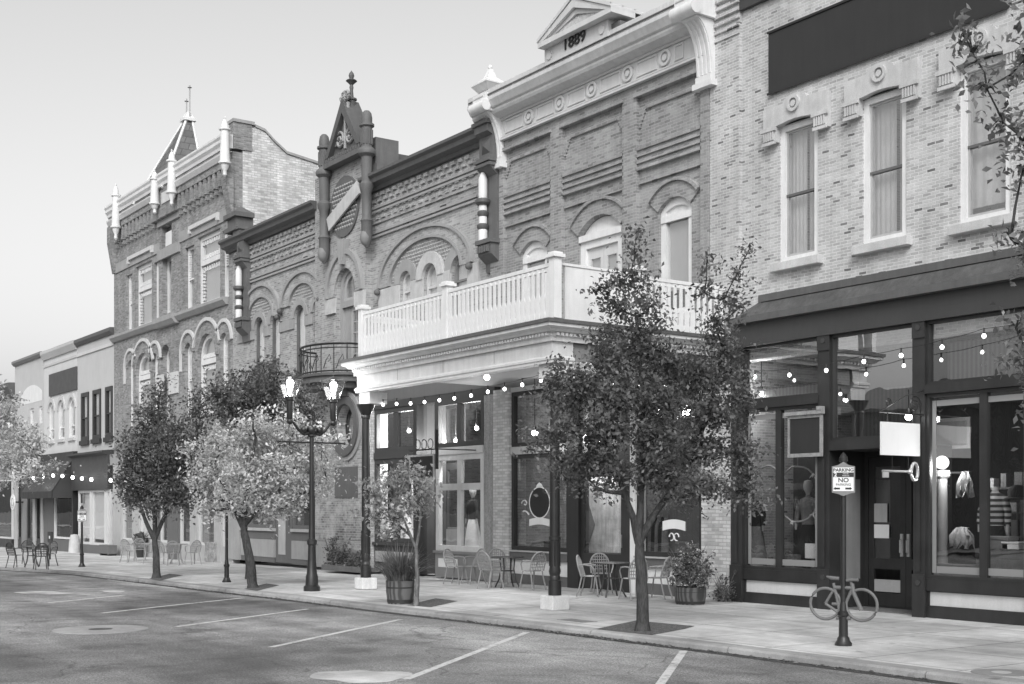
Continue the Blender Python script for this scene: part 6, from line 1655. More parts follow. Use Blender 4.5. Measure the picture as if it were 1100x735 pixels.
sheet('road', lambda x: -9.0, lambda x: kerb_y(x)+0.02, -KH, M['asphalt'])
m = MB()
m.add([(-900, -900, -1.2), (900, -900, -1.2), (900, 900, -1.2), (-900, 900, -1.2)], [(0, 1, 2, 3)])
tag(m.build('ground', M['earth']), kind='structure')
sheet('gutter', lambda x: kerb_y(x)-0.22, lambda x: kerb_y(x)+0.01, -KH+0.004, M['gutter'])  # dark strip paints in the shadow line below the kerb
sheet('far_pavement', lambda x: -14.0, lambda x: -9.0, 0.0, M['walk'])
sheet('far_ground', lambda x: -60.0, lambda x: -14.0, -0.02, M['earth'])
sheet('back_ground', lambda x: 19.0, lambda x: 80.0, -0.03, M['earth'])
# kerb stones: lengths of cast concrete with open joints
def kerb_run(name):
    pts = []
    x = 20.0
    cuts = [20.0]
    rnd = random.Random(4)
    while x > -80: x -= rnd.choice((2.4, 2.9, 3.2)); cuts.append(x)
    m = MB()
    for a, b in zip(cuts, cuts[1:]):
        n = max(2, int((a-b)/0.8)); off = rnd.uniform(-0.008, 0.008)
        secs = []
        for i in range(n+1):
            q = a-0.012+(b-a+0.024)*i/n; ky = kerb_y(q); z = gz(q)
            secs.append([(q, ky-0.02+off, z-KH-0.05), (q, ky+off, z-0.03), (q, ky+0.03+off, z-0.002), (q, ky+0.302, z+0.002), (q, ky+0.302, z-KH-0.05)])
        vs = [p for s in secs for p in s]; fs = []
        for i in range(n):
            for j in range(5): k = (j+1) % 5; fs.append((i*5+j, (i+1)*5+j, (i+1)*5+k, i*5+k))
        fs += [(0, 1, 2, 3, 4), tuple(n*5+j for j in (4, 3, 2, 1, 0))]
        m.add(vs, fs)
    return tag(m.build(name, M['kerb']), kind='structure')
kerb_run('kerb')
# parking bay lines
def line(a, b, w=0.10, wb=None):
    p, q = gnd(*a, KH), gnd(*b, KH); d = (q-p).normalized(); n = Vector((-d.y, d.x, 0))*w/2
    m = MB(); k = 6
    for i in range(k+1):
        c = p.lerp(q, i/k); z = gz(c.x)-KH+0.004
        m.v += [(c.x+n.x, c.y+n.y, z), (c.x-n.x, c.y-n.y, z)]
    for i in range(k): m.f.append((2*i, 2*i+1, 2*i+3, 2*i+2))
    return tag(m.build('parking_line', M['line']), kind='structure')
for a, b in (((734.5, 699.5), (700, 748)), ((566, 679.5), (436, 730)), ((431, 665.5), (291, 695.5)), ((330, 654.5), (189, 673.5)), ((262, 642.5), (108, 659)), ((134, 639.5), (50, 648)), ((190, 632.3), (116, 622.8))):
    line(a, b, 0.11)
def patch(name, pts, mat, drop, dz=0.004, kind='structure'):
    m = MB(); c = [gnd(x, y, drop) for x, y in pts]
    m.add([(p.x, p.y, p.z+dz) for p in c], [tuple(range(len(c)))])
    return tag(m.build(name, mat), kind=kind)
rnd = random.Random(3)
def blob(cx, cy, rx, ry, n=22, j=0.16):
    ph = [rnd.uniform(0, 6.28) for _ in range(6)]
    f = lambda a: 1+j*sum(math.sin((q+2)*a+ph[q])/(q+1.5) for q in range(6))
    return [(cx+rx*f(6.2832*i/n)*math.cos(6.2832*i/n), cy+ry*f(6.2832*i/n)*math.sin(6.2832*i/n)) for i in range(n)]
patch('road_patch', blob(388, 727, 46, 7.5, 46, 0.22), M['patch'], KH)
patch('road_patch', blob(48, 637, 28, 1.5, 40, 0.25), M['patch'], KH)
patch('road_patch', blob(122, 635.5, 14, 0.9, 40, 0.25), M['patch'], KH)
# manhole with its pale collar
p = gnd(108, 676.5, KH)
r = thing('manhole', (p.x, p.y, p.z), 'round pale concrete collar with a small iron cover set in the road', 'manhole cover')
MB().lathe([(0.76, -0.02), (0.75, 0.009), (0.2, 0.011)], tuple(p), 40).build('collar', M['collar'], r)
MB().lathe([(0.195, 0.0), (0.19, 0.014), (0.14, 0.016), (0.0001, 0.016)], tuple(p), 24).build('cover', M['metal_dark'], r)
MB().prism([(0, 0)]*0+[(p.x+0.8*math.cos(i*0.157), p.y+0.8*math.sin(i*0.157)) for i in range(40)], [[(p.x+0.762*math.cos(i*0.157), p.y+0.762*math.sin(i*0.157)) for i in range(40)]], 0, 1) if False else None
p = gnd(1076, 723)
r = thing('utility_cover', (p.x, p.y, p.z), 'round dark utility cover in the pavement near the kerb', 'utility cover')
MB().lathe([(0.34, -0.01), (0.335, 0.008), (0.12, 0.009)], tuple(p), 32).build('ring', M['grey_trim'], r)
MB().lathe([(0.115, 0.0), (0.112, 0.012), (0.0001, 0.012)], tuple(p), 20).build('lid', M['light_trim'], r)
p = gnd(620, 667)
r = thing('valve_cover', (p.x, p.y, p.z), 'small dark plate in the pavement left of the large tree pit', 'valve cover')
MB().box(p.x-0.35, p.x+0.35, p.y-0.16, p.y+0.16, p.z-0.01, p.z+0.007).build('plate', M['grey_trim'], r)
MB().box(p.x-0.3, p.x+0.3, p.y-0.12, p.y+0.12, p.z+0.0072, p.z+0.011).build('lid', M['dark_stone'], r)
# tree pits
def pit(pts):
    c = patch('tree_pit', pts, M['soil'], 0, 0.006)
pit([(640, 676), (683, 667), (746, 673), (735, 676), (700, 682.5)])
pit([(437, 650.5), (468, 643), (492, 646), (463, 652.5)])
pit([(262, 633), (286, 627), (300, 629), (276, 635)])
pit([(160, 622), (182, 616.5), (197, 618), (172, 624)])
# fallen leaves and grit along the gutter
m = MB(); rnd = random.Random(11)
for _ in range(900):
    x = rnd.choice((rnd.uniform(-36, -22), rnd.uniform(-20, -9), rnd.gauss(-15.5, 1.2)))
    y = kerb_y(x)-abs(rnd.gauss(0, 0.09))-0.02; z = gz(x)-KH+0.012
    a = rnd.uniform(0, 6.28); s = rnd.uniform(0.015, 0.045); t = rnd.uniform(-0.01, 0.02)
    m.add([(x+s*math.cos(a), y+s*math.sin(a), z), (x-s*0.5*math.sin(a), y+s*0.5*math.cos(a), z+t), (x-s*math.cos(a), y-s*math.sin(a), z), (x+s*0.5*math.sin(a), y-s*0.5*math.cos(a), z+0.004)], [(0, 1, 2, 3)])
tag(m.build('leaf_litter', M['leaf_mid'], fix=False), 'dry leaves and grit gathered along the gutter', 'leaf litter', kind='stuff')
# ================================================================ trees
def leaves(name, blobs, n, size, mat, parent, seed, clump=0.16, per=26, mode='leaf'):
    """many small folded leaves gathered in sprays through the crown's volume; blobs are (centre, rx, rz)"""
    rg = np.random.default_rng(seed); NB = []
    vol = np.array([b[1]*b[1]*b[2] for b in blobs])**0.8
    w = vol/vol.sum(); C = []; S = []
    for (c, rx, rz), wi in zip(blobs, w):
        k = max(3, int(n*wi/per))
        d = rg.normal(size=(k, 3)); d /= np.linalg.norm(d, axis=1)[:, None]
        r = rg.random(k)**0.42*(1+0.12*rg.normal(size=k))
        p = d*r[:, None]*np.array([rx, rx*0.95, rz])+np.array(c)
        sz = np.clip(rg.lognormal(0, 0.35, k), 0.5, 1.9)
        for q, s in zip(p, sz):
            m = max(4, int(per*s*rg.uniform(0.6, 1.3)))
            ax = rg.normal(size=3)*np.array([1, 1, 0.6]); ax /= np.linalg.norm(ax)
            t = rg.normal(size=m)[:, None]
            nb = rg.normal(size=3); nb[2] = abs(nb[2])+0.5; NB.append(np.repeat((nb/np.linalg.norm(nb))[None], m, 0))
            C.append(q+ax*t*clump*1.25*s**0.5+rg.normal(size=(m, 3))*clump*0.55*s**0.5)
    P = np.concatenate(C); m = len(P)
    nrm = rg.normal(size=(m, 3))*0.55+np.concatenate(NB)*1.0; nrm /= np.linalg.norm(nrm, axis=1)[:, None]
    a = rg.normal(size=(m, 3)); a[:, 2] -= 0.45; a -= nrm*(a*nrm).sum(1)[:, None]; a /= np.linalg.norm(a, axis=1)[:, None]
    b = np.cross(nrm, a); s = size*rg.uniform(0.6, 1.3, m)[:, None]
    V = np.empty((m, 4, 3)); V[:, 0] = P-a*s*0.5; V[:, 1] = P+b*s*0.29+nrm*s*0.1; V[:, 2] = P+a*s*0.55-nrm*s*0.08; V[:, 3] = P-b*s*0.29+nrm*s*0.1
    V -= np.array(origin(parent))
    me = bpy.data.meshes.new(name); V = V.reshape(-1, 3)
    me.vertices.add(len(V)); me.vertices.foreach_set('co', V.ravel())
    me.loops.add(m*4); me.loops.foreach_set('vertex_index', np.arange(m*4, dtype=np.int32))
    me.polygons.add(m); me.polygons.foreach_set('loop_start', np.arange(0, m*4, 4, dtype=np.int32)); me.polygons.foreach_set('loop_total', np.full(m, 4, dtype=np.int32))
    me.update(calc_edges=True); me.validate()
    me.materials.append(mat)
    o = bpy.data.objects.new(name, me); COL.objects.link(o); o.parent = parent; KIDS.setdefault(parent.name, []).append(o)
    return o
def tree(label, base, k, trunk, blobs, n, size, mat, seed, bk='bark', group='street trees along the kerb', tr=0.1, clump=0.16, limbs=()):
    """base: point on the ground; k: depth of its crown; trunk: sighted points; blobs: (px,py,rx,ry) in sighted units"""
    rnd = random.Random(seed)
    r = thing('street_tree', base, label, 'tree', group)
    s = k/FL
    B = [(dep(x, y, k+rnd.uniform(-0.9, 0.9)*min(rx*s, 0.9)), rx*s, ry*s) for x, y, rx, ry in blobs]
    m = MB(); tp = [Vector(base)-Vector((0, 0, 0.05))]+[dep(x, y, k) for x, y in trunk]
    h = len(tp); fine = [tp[0]]
    for a, b in zip(tp, tp[1:]):
        for j in range(1, 4): fine.append(a.lerp(b, j/3)+Vector((rnd.uniform(-.012, .012), rnd.uniform(-.012, .012), 0)))
    rad = [tr*(1.35 if i == 0 else 1.0)*(1-0.35*i/(len(fine)-1)) for i in range(len(fine))]
    m.tube(fine, rad, 10)
    fork = tp[-1]
    order = sorted(range(len(B)), key=lambda i: (B[i][0]-fork).length)
    nodes = [(fork, tr*0.62)]
    for lb in limbs:
        pts = [dep(x, y, k+dz) for x, y, dz in lb]; pts = [fork-Vector((0, 0, 0.08))]+pts
        rr = [tr*0.62*(1-0.6*i/(len(pts)-1)) for i in range(len(pts))]
        fp, fr = [pts[0]], [rr[0]]
        for i in range(len(pts)-1):
            for j in (0.5, 1.0): fp.append(pts[i].lerp(pts[i+1], j)+Vector((rnd.uniform(-.015, .015), rnd.uniform(-.015, .015), 0))); fr.append(rr[i]+(rr[i+1]-rr[i])*j)
        m.tube(fp, fr, 8)
        nodes += list(zip(fp[2:], [q*0.9 for q in fr[2:]]))
    for i in order:
        c = B[i][0]
        par = min(nodes, key=lambda q: (q[0]-c).length+0.25*max(0, q[0].z-c.z)*4)
        mid = par[0].lerp(c, 0.55)+Vector((rnd.uniform(-.08, .08), rnd.uniform(-.08, .08), -0.06*(c-par[0]).length))
        r1 = max(0.012, par[1]*0.66)
        m.tube([par[0], mid, c], [max(par[1]*0.9, r1), (par[1]+r1)*0.45, r1*0.8], 7)
        nodes.append((mid, (par[1]+r1)*0.45)); nodes.append((c, r1*0.8))
        for _ in range(6):
            d = Vector((rnd.gauss(0, 1), rnd.gauss(0, 1), rnd.gauss(0.3, 1))).normalized()
            e = c+Vector((d.x*B[i][1], d.y*B[i][1], d.z*B[i][2]))*rnd.uniform(0.7, 1.05)
            m.tube([c, c.lerp(e, 0.5)+Vector((0, 0, 0.04)), e], [max(0.009, r1*0.5), 0.009, 0.004], 5)
    m.build('trunk', M[bk], r, 60, fix=False)
    leaves('crown', B, n, size, M[mat], r, seed, clump)
    return r
def treebase(px, py): p = gnd(px, py); return p, depth(p)

p, k = treebase(690, 678)
tree('large dark street tree in a mulched pit, its leaders reaching the balcony rail', p, k, [(690, 640), (688, 600), (686, 578)],
     [(628, 414, 20, 18), (600, 398, 14, 8), (586, 428, 10, 8), (612, 436, 14, 10), (655, 388, 24, 17), (690, 380, 26, 18), (722, 398, 22, 18), (758, 405, 20, 22), (786, 395, 13, 20), (800, 428, 12, 14), (665, 425, 28, 15), (708, 430, 26, 16), (762, 445, 26, 18), (624, 458, 24, 12), (595, 470, 20, 10), (572, 484, 10, 7), (655, 468, 28, 15), (705, 470, 28, 15), (755, 486, 28, 15), (795, 486, 18, 15), (806, 515, 12, 10), (632, 500, 24, 11), (604, 498, 16, 8), (668, 510, 24, 11), (712, 512, 24, 11), (758, 522, 26, 10), (790, 530, 16, 7), (640, 524, 14, 6), (735, 535, 16, 6), (612, 518, 10, 5), (814, 545, 6, 5),
      (680, 303, 15, 14), (682, 275, 7, 15), (684, 253, 4, 8), (664, 330, 16, 12), (697, 330, 12, 12), (652, 308, 8, 8), (644, 312, 5, 5), (708, 345, 8, 7), (768, 350, 12, 14), (778, 322, 10, 11), (792, 294, 8, 9), (805, 268, 5, 8), (757, 315, 6, 14), (759, 284, 3, 9), (795, 330, 10, 6), (775, 372, 16, 11), (688, 356, 20, 10), (650, 358, 14, 8)],
     27000, 0.074, 'leaf_dark', 21, tr=0.105, clump=0.13, limbs=(((680, 556, 0), (671, 530, -0.1), (656, 490, -0.2), (640, 450, -0.2)), ((700, 556, 0.1), (716, 533, 0.2), (738, 500, 0.3), (760, 450, 0.2), (775, 380, 0.1)), ((688, 550, 0), (691, 500, 0.1), (690, 430, 0.1), (684, 340, 0))))
p, k = treebase(447, 651)
tree('small slender multi stemmed street tree beside the barrel of tall grass', p, k, [(448, 620), (447, 585)],
     [(404, 535, 12, 18), (428, 520, 18, 20), (455, 522, 12, 20), (443, 508, 12, 6), (424, 556, 18, 15), (402, 557, 9, 9), (416, 573, 11, 7), (457, 546, 8, 12), (437, 540, 14, 14), (396, 520, 6, 8)],
     1750, 0.09, 'leaf_light', 22, 'bark_pale', tr=0.05, clump=0.12, limbs=(((438, 570, 0), (428, 545, 0.1), (416, 525, 0)), ((451, 560, 0), (454, 535, 0), (456, 510, 0)), ((440, 575, 0.1), (424, 560, 0.1), (410, 550, 0))))
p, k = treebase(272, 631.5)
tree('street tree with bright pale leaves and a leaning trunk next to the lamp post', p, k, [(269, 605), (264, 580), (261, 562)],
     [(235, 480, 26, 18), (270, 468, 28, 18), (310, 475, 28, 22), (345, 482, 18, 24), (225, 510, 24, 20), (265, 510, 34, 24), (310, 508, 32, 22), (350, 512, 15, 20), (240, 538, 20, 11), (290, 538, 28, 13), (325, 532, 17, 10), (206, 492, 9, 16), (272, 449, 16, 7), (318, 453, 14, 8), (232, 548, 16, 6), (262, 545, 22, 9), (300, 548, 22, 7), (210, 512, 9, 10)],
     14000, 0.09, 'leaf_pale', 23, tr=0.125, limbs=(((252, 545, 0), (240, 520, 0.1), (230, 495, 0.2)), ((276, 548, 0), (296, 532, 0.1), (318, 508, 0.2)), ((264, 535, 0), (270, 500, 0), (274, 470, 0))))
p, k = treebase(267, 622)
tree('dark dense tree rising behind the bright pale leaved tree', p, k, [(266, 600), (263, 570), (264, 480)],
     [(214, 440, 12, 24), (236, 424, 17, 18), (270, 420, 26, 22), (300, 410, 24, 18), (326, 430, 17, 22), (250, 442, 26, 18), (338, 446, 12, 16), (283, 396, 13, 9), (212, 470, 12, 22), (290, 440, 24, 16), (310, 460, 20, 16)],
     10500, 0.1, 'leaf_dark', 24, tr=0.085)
p, k = treebase(168, 621)
tree('dark round headed street tree beside the cafe tables by the spired house', p, k, [(168, 600), (166, 577)],
     [(171, 428, 10, 13), (165, 450, 20, 15), (150, 475, 24, 17), (185, 473, 26, 19), (140, 503, 20, 19), (170, 503, 36, 22), (202, 498, 21, 22), (150, 526, 24, 12), (186, 528, 22, 12), (127, 520, 8, 10), (214, 520, 10, 18), (178, 410, 5, 8), (168, 546, 18, 7), (148, 538, 20, 7), (188, 540, 20, 7), (205, 535, 12, 8)],
     13000, 0.1, 'leaf_dark', 25, tr=0.115, limbs=(((157, 560, 0), (149, 540, 0.1), (143, 515, 0)), ((176, 556, 0), (187, 540, -0.1), (196, 510, 0)), ((167, 550, 0), (169, 500, 0), (170, 440, 0))))
p, k = treebase(-16, 622)
tree('pale leaved tree at the left edge before the rendered shops', p, k, [(-15, 590), (-14, 560)],
     [(4, 450, 18, 17), (22, 472, 21, 16), (36, 484, 15, 17), (10, 500, 22, 17), (40, 505, 13, 8), (-22, 460, 26, 26), (-25, 510, 30, 20), (50, 498, 7, 6), (14, 432, 8, 8), (30, 512, 16, 7), (-30, 425, 24, 24), (-60, 480, 26, 26), (-20, 522, 16, 8)],
     8500, 0.105, 'leaf_pale', 26, 'bark_pale', tr=0.11)
d = ray(1190, 700); k = 12.5/d[1]; p = Vector((d[0]*k, 12.5, 0))
tree('leafy tree at the right edge with branches hanging before the pale brick shop', p, k, [(1192, 560), (1188, 400), (1175, 250)],
     [(1045, 58, 11, 20), (1060, 95, 14, 15), (1078, 132, 16, 16), (1098, 152, 20, 22), (1104, 60, 20, 26), (1098, 185, 12, 12), (1086, 256, 16, 12), (1108, 280, 18, 15), (1092, 352, 15, 14), (1115, 400, 26, 34), (1036, 40, 6, 9), (1165, 100, 32, 50), (1170, 220, 36, 50), (1180, 340, 40, 45), (1240, 160, 60, 70), (1240, 320, 60, 60), (1200, 20, 50, 50), (1104, 8, 12, 14), (1190, -70, 50, 50)],
     11500, 0.085, 'leaf_mid', 27, tr=0.11, clump=0.12)

# ================================================================ lamp post
p = gnd(335, 635); k = depth(p); s = k/FL
bz = p.z
def H(py): return bz+(635-py)*s
lamp = thing('lamp_post', p, 'black double headed lamp post with two lit glass lanterns beside the pale leaved tree', 'street lamp', 'lamps and sign posts along the kerb')
m = MB()
m.lathe([(0.19, 0.0), (0.19, 0.1), (0.15, 0.14), (0.14, 0.34), (0.12, 0.4), (0.095, 0.75), (0.085, 1.05), (0.115, 1.09), (0.115, 1.16), (0.08, 1.2), (0.07, 1.5)], tuple(p), 12)
m.build('base', M['black'], lamp, 30)
MB().lathe([(0.068, 1.5), (0.055, H(470)-bz), (0.1, H(469)-bz), (0.1, H(467)-bz), (0.06, H(466)-bz), (0.06, H(456)-bz), (0.02, H(452)-bz)], tuple(p), 14).build('post', M['black'], lamp, 30)
zc = H(475.5)
m = MB(); m.tube([(p.x, p.y-0.82, zc), (p.x, p.y+0.82, zc)], 0.02, 8)
for q in (-0.84, 0.84): m.ball((p.x, p.y+q, zc), 0.035, 8)
m.build('ladder_bar', M['black'], lamp, 40)
m = MB(); zs = H(463)
for sgn in (-1, 1):
    m.tube([(p.x, p.y+sgn*0.05, zs-0.05), (p.x, p.y+sgn*0.2, zs-0.08), (p.x, p.y+sgn*0.34, zs+0.02), (p.x, p.y+sgn*0.46, zs+0.18), (p.x, p.y+sgn*0.55, zs+0.2)], [0.05, 0.04, 0.036, 0.034, 0.03], 8)
    m.ball((p.x, p.y+sgn*0.2, zs+0.02), 0.085, 10); m.ball((p.x, p.y+sgn*0.55, zs+0.2), 0.075, 10)
m.ball((p.x, p.y, zs+0.02), 0.13, 12)
m.build('arm', M['black'], lamp, 50)
for sgn in (-1, 1):
    c = (p.x, p.y+sgn*0.55, 0); z0 = zs+0.24
    m = MB(); m.lathe([(0.055, z0), (0.075, z0+0.06), (0.085, z0+0.42), (0.11, z0+0.45), (0.11, z0+0.5)], c, 12); hd = m.build('lantern_holder', M['black'], lamp, 35)
    za = z0+0.51; zb2 = za+0.42
    m = MB(); lo, hi = 0.10, 0.21
    A = [(c[0]+a*lo, c[1]+b*lo, za) for a, b in ((-1, -1), (1, -1), (1, 1), (-1, 1))]; Bq = [(c[0]+a*hi, c[1]+b*hi, zb2) for a, b in ((-1, -1), (1, -1), (1, 1), (-1, 1))]
    for a, b in zip(A, Bq): m.tube([a, b], 0.009, 5)
    for q in range(4): m.tube([Bq[q], Bq[(q+1) % 4]], 0.01, 5); m.tube([A[q], A[(q+1) % 4]], 0.01, 5)
    m.build('lantern_cage', M['black'], lamp)
    MB().add(A+Bq, [(0, 1, 5, 4), (1, 2, 6, 5), (2, 3, 7, 6), (3, 0, 4, 7)]).build('lantern_glass', M['glasslamp'], lamp)
    m = MB(); T = (c[0], c[1], zb2+0.12)
    C2 = [(x+(x-c[0])*0.12, y+(y-c[1])*0.12, zb2+0.012) for x, y, z in Bq]
    m.add(C2+[T], [(0, 1, 4), (1, 2, 4), (2, 3, 4), (3, 0, 4), (3, 2, 1, 0)]); m.ball((c[0], c[1], zb2+0.14), 0.03, 8)
    m.build('lantern_roof', M['glasslamp'], lamp)
    MB().lathe([(0.012, za+0.02), (0.03, za+0.12), (0.07, za+0.24), (0.09, za+0.33), (0.06, za+0.4), (0.001, za+0.42)], c, 12).build('lamp_bulb', M['lantern_glow'], lamp, 60)
    L = bpy.data.lights.new('lantern_light', 'POINT'); L.energy = 55; L.shadow_soft_size = 0.12
    o = bpy.data.objects.new('lantern_light', L); COL.objects.link(o); o.location = (c[0], c[1], za+0.2)

# ================================================================ parking sign posts
def sign_post(px, py, top, label, group, bike=False, sw=0.31, sh=0.44, face=None, sg='sign post'):
    p = gnd(px, py); k = depth(p); s = k/FL; zt = p.z+(py-top)*s
    r = thing('parking_sign_post', p, label, 'sign post', group)
    MB().lathe([(0.12, 0), (0.12, 0.03), (0.09, 0.07), (0.085, 0.1), (0.065, 0.13), (0.06, 0.4), (0.078, 0.42), (0.078, 0.46), (0.056, 0.48), (0.042, 0.6)], tuple(p), 14).build('base', M['black'], r, 30)
    MB().lathe([(0.04, 0.6), (0.036, zt-p.z-0.06), (0.06, zt-p.z-0.05), (0.06, zt-p.z), (0.03, zt-p.z+0.05), (0.001, zt-p.z+0.08)], tuple(p), 12).build('post', M['black'], r, 30)
    yaw = math.atan2(-p.x, p.y) if face is None else face      # turn the face to the road
    Rz = Matrix.Rotation(math.atan2(p.x, -p.y)-0.0 if False else math.atan2(p.y, p.x)-math.pi/2, 3, 'Z')
    def L(x, y, z): v = Rz @ Vector((x, y, 0)); return (p.x+v.x, p.y+v.y, z)
    z1 = zt-0.07; z0 = z1-sh
    m = MB(); w = sw/2
    def pl(poly, y0, y1): 
        q = MB(); q.prism(poly, [], y0, y1); q.v = [L(*v) for v in q.v]; return q
    arcT = [(w, z1-0.05), (w*0.45, z1-0.03), (0, z1+0.015), (-w*0.45, z1-0.03), (-w, z1-0.05)]
    arcB = [(-w, z0+0.03), (-w*0.45, z0+0.01), (0, z0-0.02), (w*0.45, z0+0.01), (w, z0+0.03)]
    pn = pl(arcB+arcT, -0.075, -0.06).build('sign_frame', M['grey_trim'], r)
    e = 0.018
    a = pl([(-w+e, z0+0.05), (w-e, z0+0.05), (w-e, z1-0.065), (-w+e, z1-0.065)], -0.079, -0.0755).build('sign_face', M['signwhite'], pn)
    zb0 = z1-0.135-sh*0.14; zb1 = z1-0.135
    band = pl([(-w+e, zb0), (w-e, zb0), (w-e, zb1), (-w+e, zb1)], -0.083, -0.0795).build('sign_band', M['signdark'], pn)
    ang = math.atan2(p.y, p.x)-math.pi/2
    def txt(b, size, x, z, mt, bold=0.0, sx=1.0):
        lettering('sign_lettering', b, size, L(x, -0.0855 if mt == 'textwhite' else -0.081, z), M[mt], pn, 0.0015, ang, bold=bold, sx=sx)
    if sw > 0.2:
        txt('PARKING', 0.062, 0, zb1+0.034, 'textdark', 0.0016, 1.05)
        txt('2', 0.075, -w*0.68, (zb0+zb1)/2, 'textwhite', 0.002)
        txt('HOUR', 0.026, w*0.2, (zb0+zb1)/2+0.014, 'textwhite'); txt('PARKING', 0.022, w*0.2, (zb0+zb1)/2-0.014, 'textwhite')
        txt('NO', 0.082, 0, zb0-0.045, 'textdark', 0.0015, 1.1); txt('PARKING', 0.046, 0, zb0-0.105, 'textdark', 0.0, 1.05)
        for sgn in (-1, 1):
            zz = z0+0.085; x = sgn*w*0.42
            q = MB(); q.prism([(x-0.04, zz-0.012), (x+0.02*1, zz-0.012), (x+0.02, zz+0.012), (x-0.04, zz+0.012)], [], -0.0815, -0.0795)
            q.prism([(x+sgn*0.02, zz-0.022), (x+sgn*0.05, zz), (x+sgn*0.02, zz+0.022)] if sgn > 0 else [(x-0.04, zz-0.022), (x-0.04, zz+0.022), (x-0.068, zz)], [], -0.0815, -0.0795)
            q.v = [L(*v) for v in q.v]; q.build('arrow', M['textdark'], pn)
    if bike:
        az = math.radians(22); ux, uy = math.cos(az), math.sin(az)
        def Q(a, z, o=0.0): return (p.x+ux*a-uy*o, p.y+uy*a+ux*o, p.z+z)
        for sgn, nm in ((-1, 'bike_wheel'), (1, 'bike_wheel')):
            c = sgn*0.255
            MB().tube([Q(c+0.215*math.cos(j*0.1963), 0.57+0.215*math.sin(j*0.1963)) for j in range(32)], 0.021, 8, True).build(nm, M['bike'], r, 60)
        m = MB()
        m.tube([Q(-0.255, 0.57), Q(-0.02, 0.42)], 0.02, 7); m.tube([Q(-0.255, 0.57), Q(-0.12, 0.80)], 0.02, 7); m.tube([Q(-0.16, 0.57), Q(-0.03, 0.57)], 0.022, 7)
        m.tube([Q(-0.14, 0.86), Q(-0.08, 0.6), Q(-0.04, 0.4)], 0.022, 7); m.tube([Q(-0.13, 0.8), Q(0.12, 0.8)], 0.028, 7); m.tube([Q(0.12, 0.86), Q(0.14, 0.74), Q(0.25, 0.50)], 0.03, 7)
        m.tube([Q(0.12, 0.78), Q(-0.04, 0.42)], 0.022, 7); m.tube([Q(-0.1, 0.38), Q(0.1, 0.38)], 0.028, 7)
        m.build('bike_frame', M['bike'], r, 60)
        MB().tube([Q(-0.24, 0.95), Q(-0.17, 0.93), Q(-0.06, 0.925)], [0.012, 0.03, 0.024], 7).build('bike_saddle', M['bike'], r, 60)
        MB().tube([Q(0.05, 0.9, -0.02), Q(0.12, 0.915, -0.03), Q(0.22, 0.915, -0.03)], 0.022, 7).tube([Q(0.1, 0.91), Q(0.12, 0.82)], 0.022, 7).build('bike_handlebar', M['bike'], r, 60)
    return r
G = 'lamps and sign posts along the kerb'
sign_post(906, 693.5, 492, 'black parking sign post with a grey bicycle shaped rack before the shop doors', G, True)
sign_post(88, 609, 545, 'thin black sign post standing alone before the white boarded shop windows', G)
sign_post(243.5, 625.5, 520, 'black sign post between the round headed tree and the pale leaved tree', G)

# ================================================================ tables and chairs
def make_chair(label, group, mat):
    r = thing('bistro_chair', (0, 0, 0), label, 'chair', group)
    m = MB(); m.lathe([(0.001, 0.455), (0.2, 0.45), (0.215, 0.44), (0.2, 0.43), (0.001, 0.435)], (0, 0, 0), 18, 1, 1.0)
    m.build('seat', M[mat], r, 50)
    n = 14; hoop = [(-0.2, -0.16, 0.44)]+[(0.215*math.cos(math.pi-math.pi*j/n), -0.19-0.09*(0.3+0.7*math.sin(math.pi*j/n)), 0.64+0.24*math.sin(math.pi*j/n)) for j in range(n+1)]+[(0.2, -0.16, 0.44)]
    MB().tube(hoop, 0.019, 6).build('back_hoop', M[mat], r, 60)
    bk = KIDS[r.name][-1]
    m = MB()
    for x in (-0.15, -0.1, -0.05, 0, 0.05, 0.1, 0.15):
        t = math.sqrt(max(0, 1-(x/0.215)**2)); m.tube([(x, -0.17, 0.455), (x, -0.205, 0.64), (x, -0.2-0.08*t, 0.64+0.235*t)], 0.009, 4)
    for z in (0.53, 0.6, 0.67, 0.74, 0.8):
        hw = 0.2 if z < 0.64 else 0.21*math.sqrt(max(0.05, 1-((z-0.64)/0.24)**2)); y = -0.185-0.08*max(0, z-0.55)/0.3
        m.tube([(-hw, y, z), (0, y-0.012, z), (hw, y, z)], 0.009, 4)
    m.build('back_mesh', M[mat], bk)
    for sx in (-1, 1):
        MB().tube([(sx*0.17, 0.15, 0.435), (sx*0.19, 0.19, 0.2), (sx*0.215, 0.22, 0.0)], 0.017, 6).build('leg', M[mat], r, 60)
        MB().tube([(sx*0.17, -0.15, 0.435), (sx*0.185, -0.2, 0.2), (sx*0.2, -0.26, 0.0)], 0.017, 6).build('leg', M[mat], r, 60)
        MB().tube([(sx*0.212, -0.2, 0.68), (sx*0.245, -0.08, 0.69), (sx*0.255, 0.06, 0.67), (sx*0.24, 0.13, 0.6), (sx*0.2, 0.14, 0.45)], 0.016, 6).build('arm', M[mat], r, 60)
    return r
def make_table(label, group, mat, rad=0.4):
    r = thing('bistro_table', (0, 0, 0), label, 'table', group)
    MB().lathe([(0.001, 0.715), (rad, 0.715), (rad+0.005, 0.725), (rad, 0.738), (0.001, 0.74)], (0, 0, 0), 30).build('tabletop', M[mat], r, 40)
    for i in range(4):
        a = 0.5+i*math.pi/2; c, s = math.cos(a), math.sin(a)
        MB().tube([(c*0.2, s*0.2, 0.714), (c*0.17, s*0.17, 0.45), (c*0.22, s*0.22, 0.2), (c*0.33, s*0.33, 0.0)], 0.02, 6).build('leg', M[mat], r, 60)
    MB().tube([(0.165*math.cos(i*0.5236), 0.165*math.sin(i*0.5236), 0.4) for i in range(12)], 0.01, 5, True).build('brace', M[mat], r, 60)
    return r
protoC = {}; protoT = {}
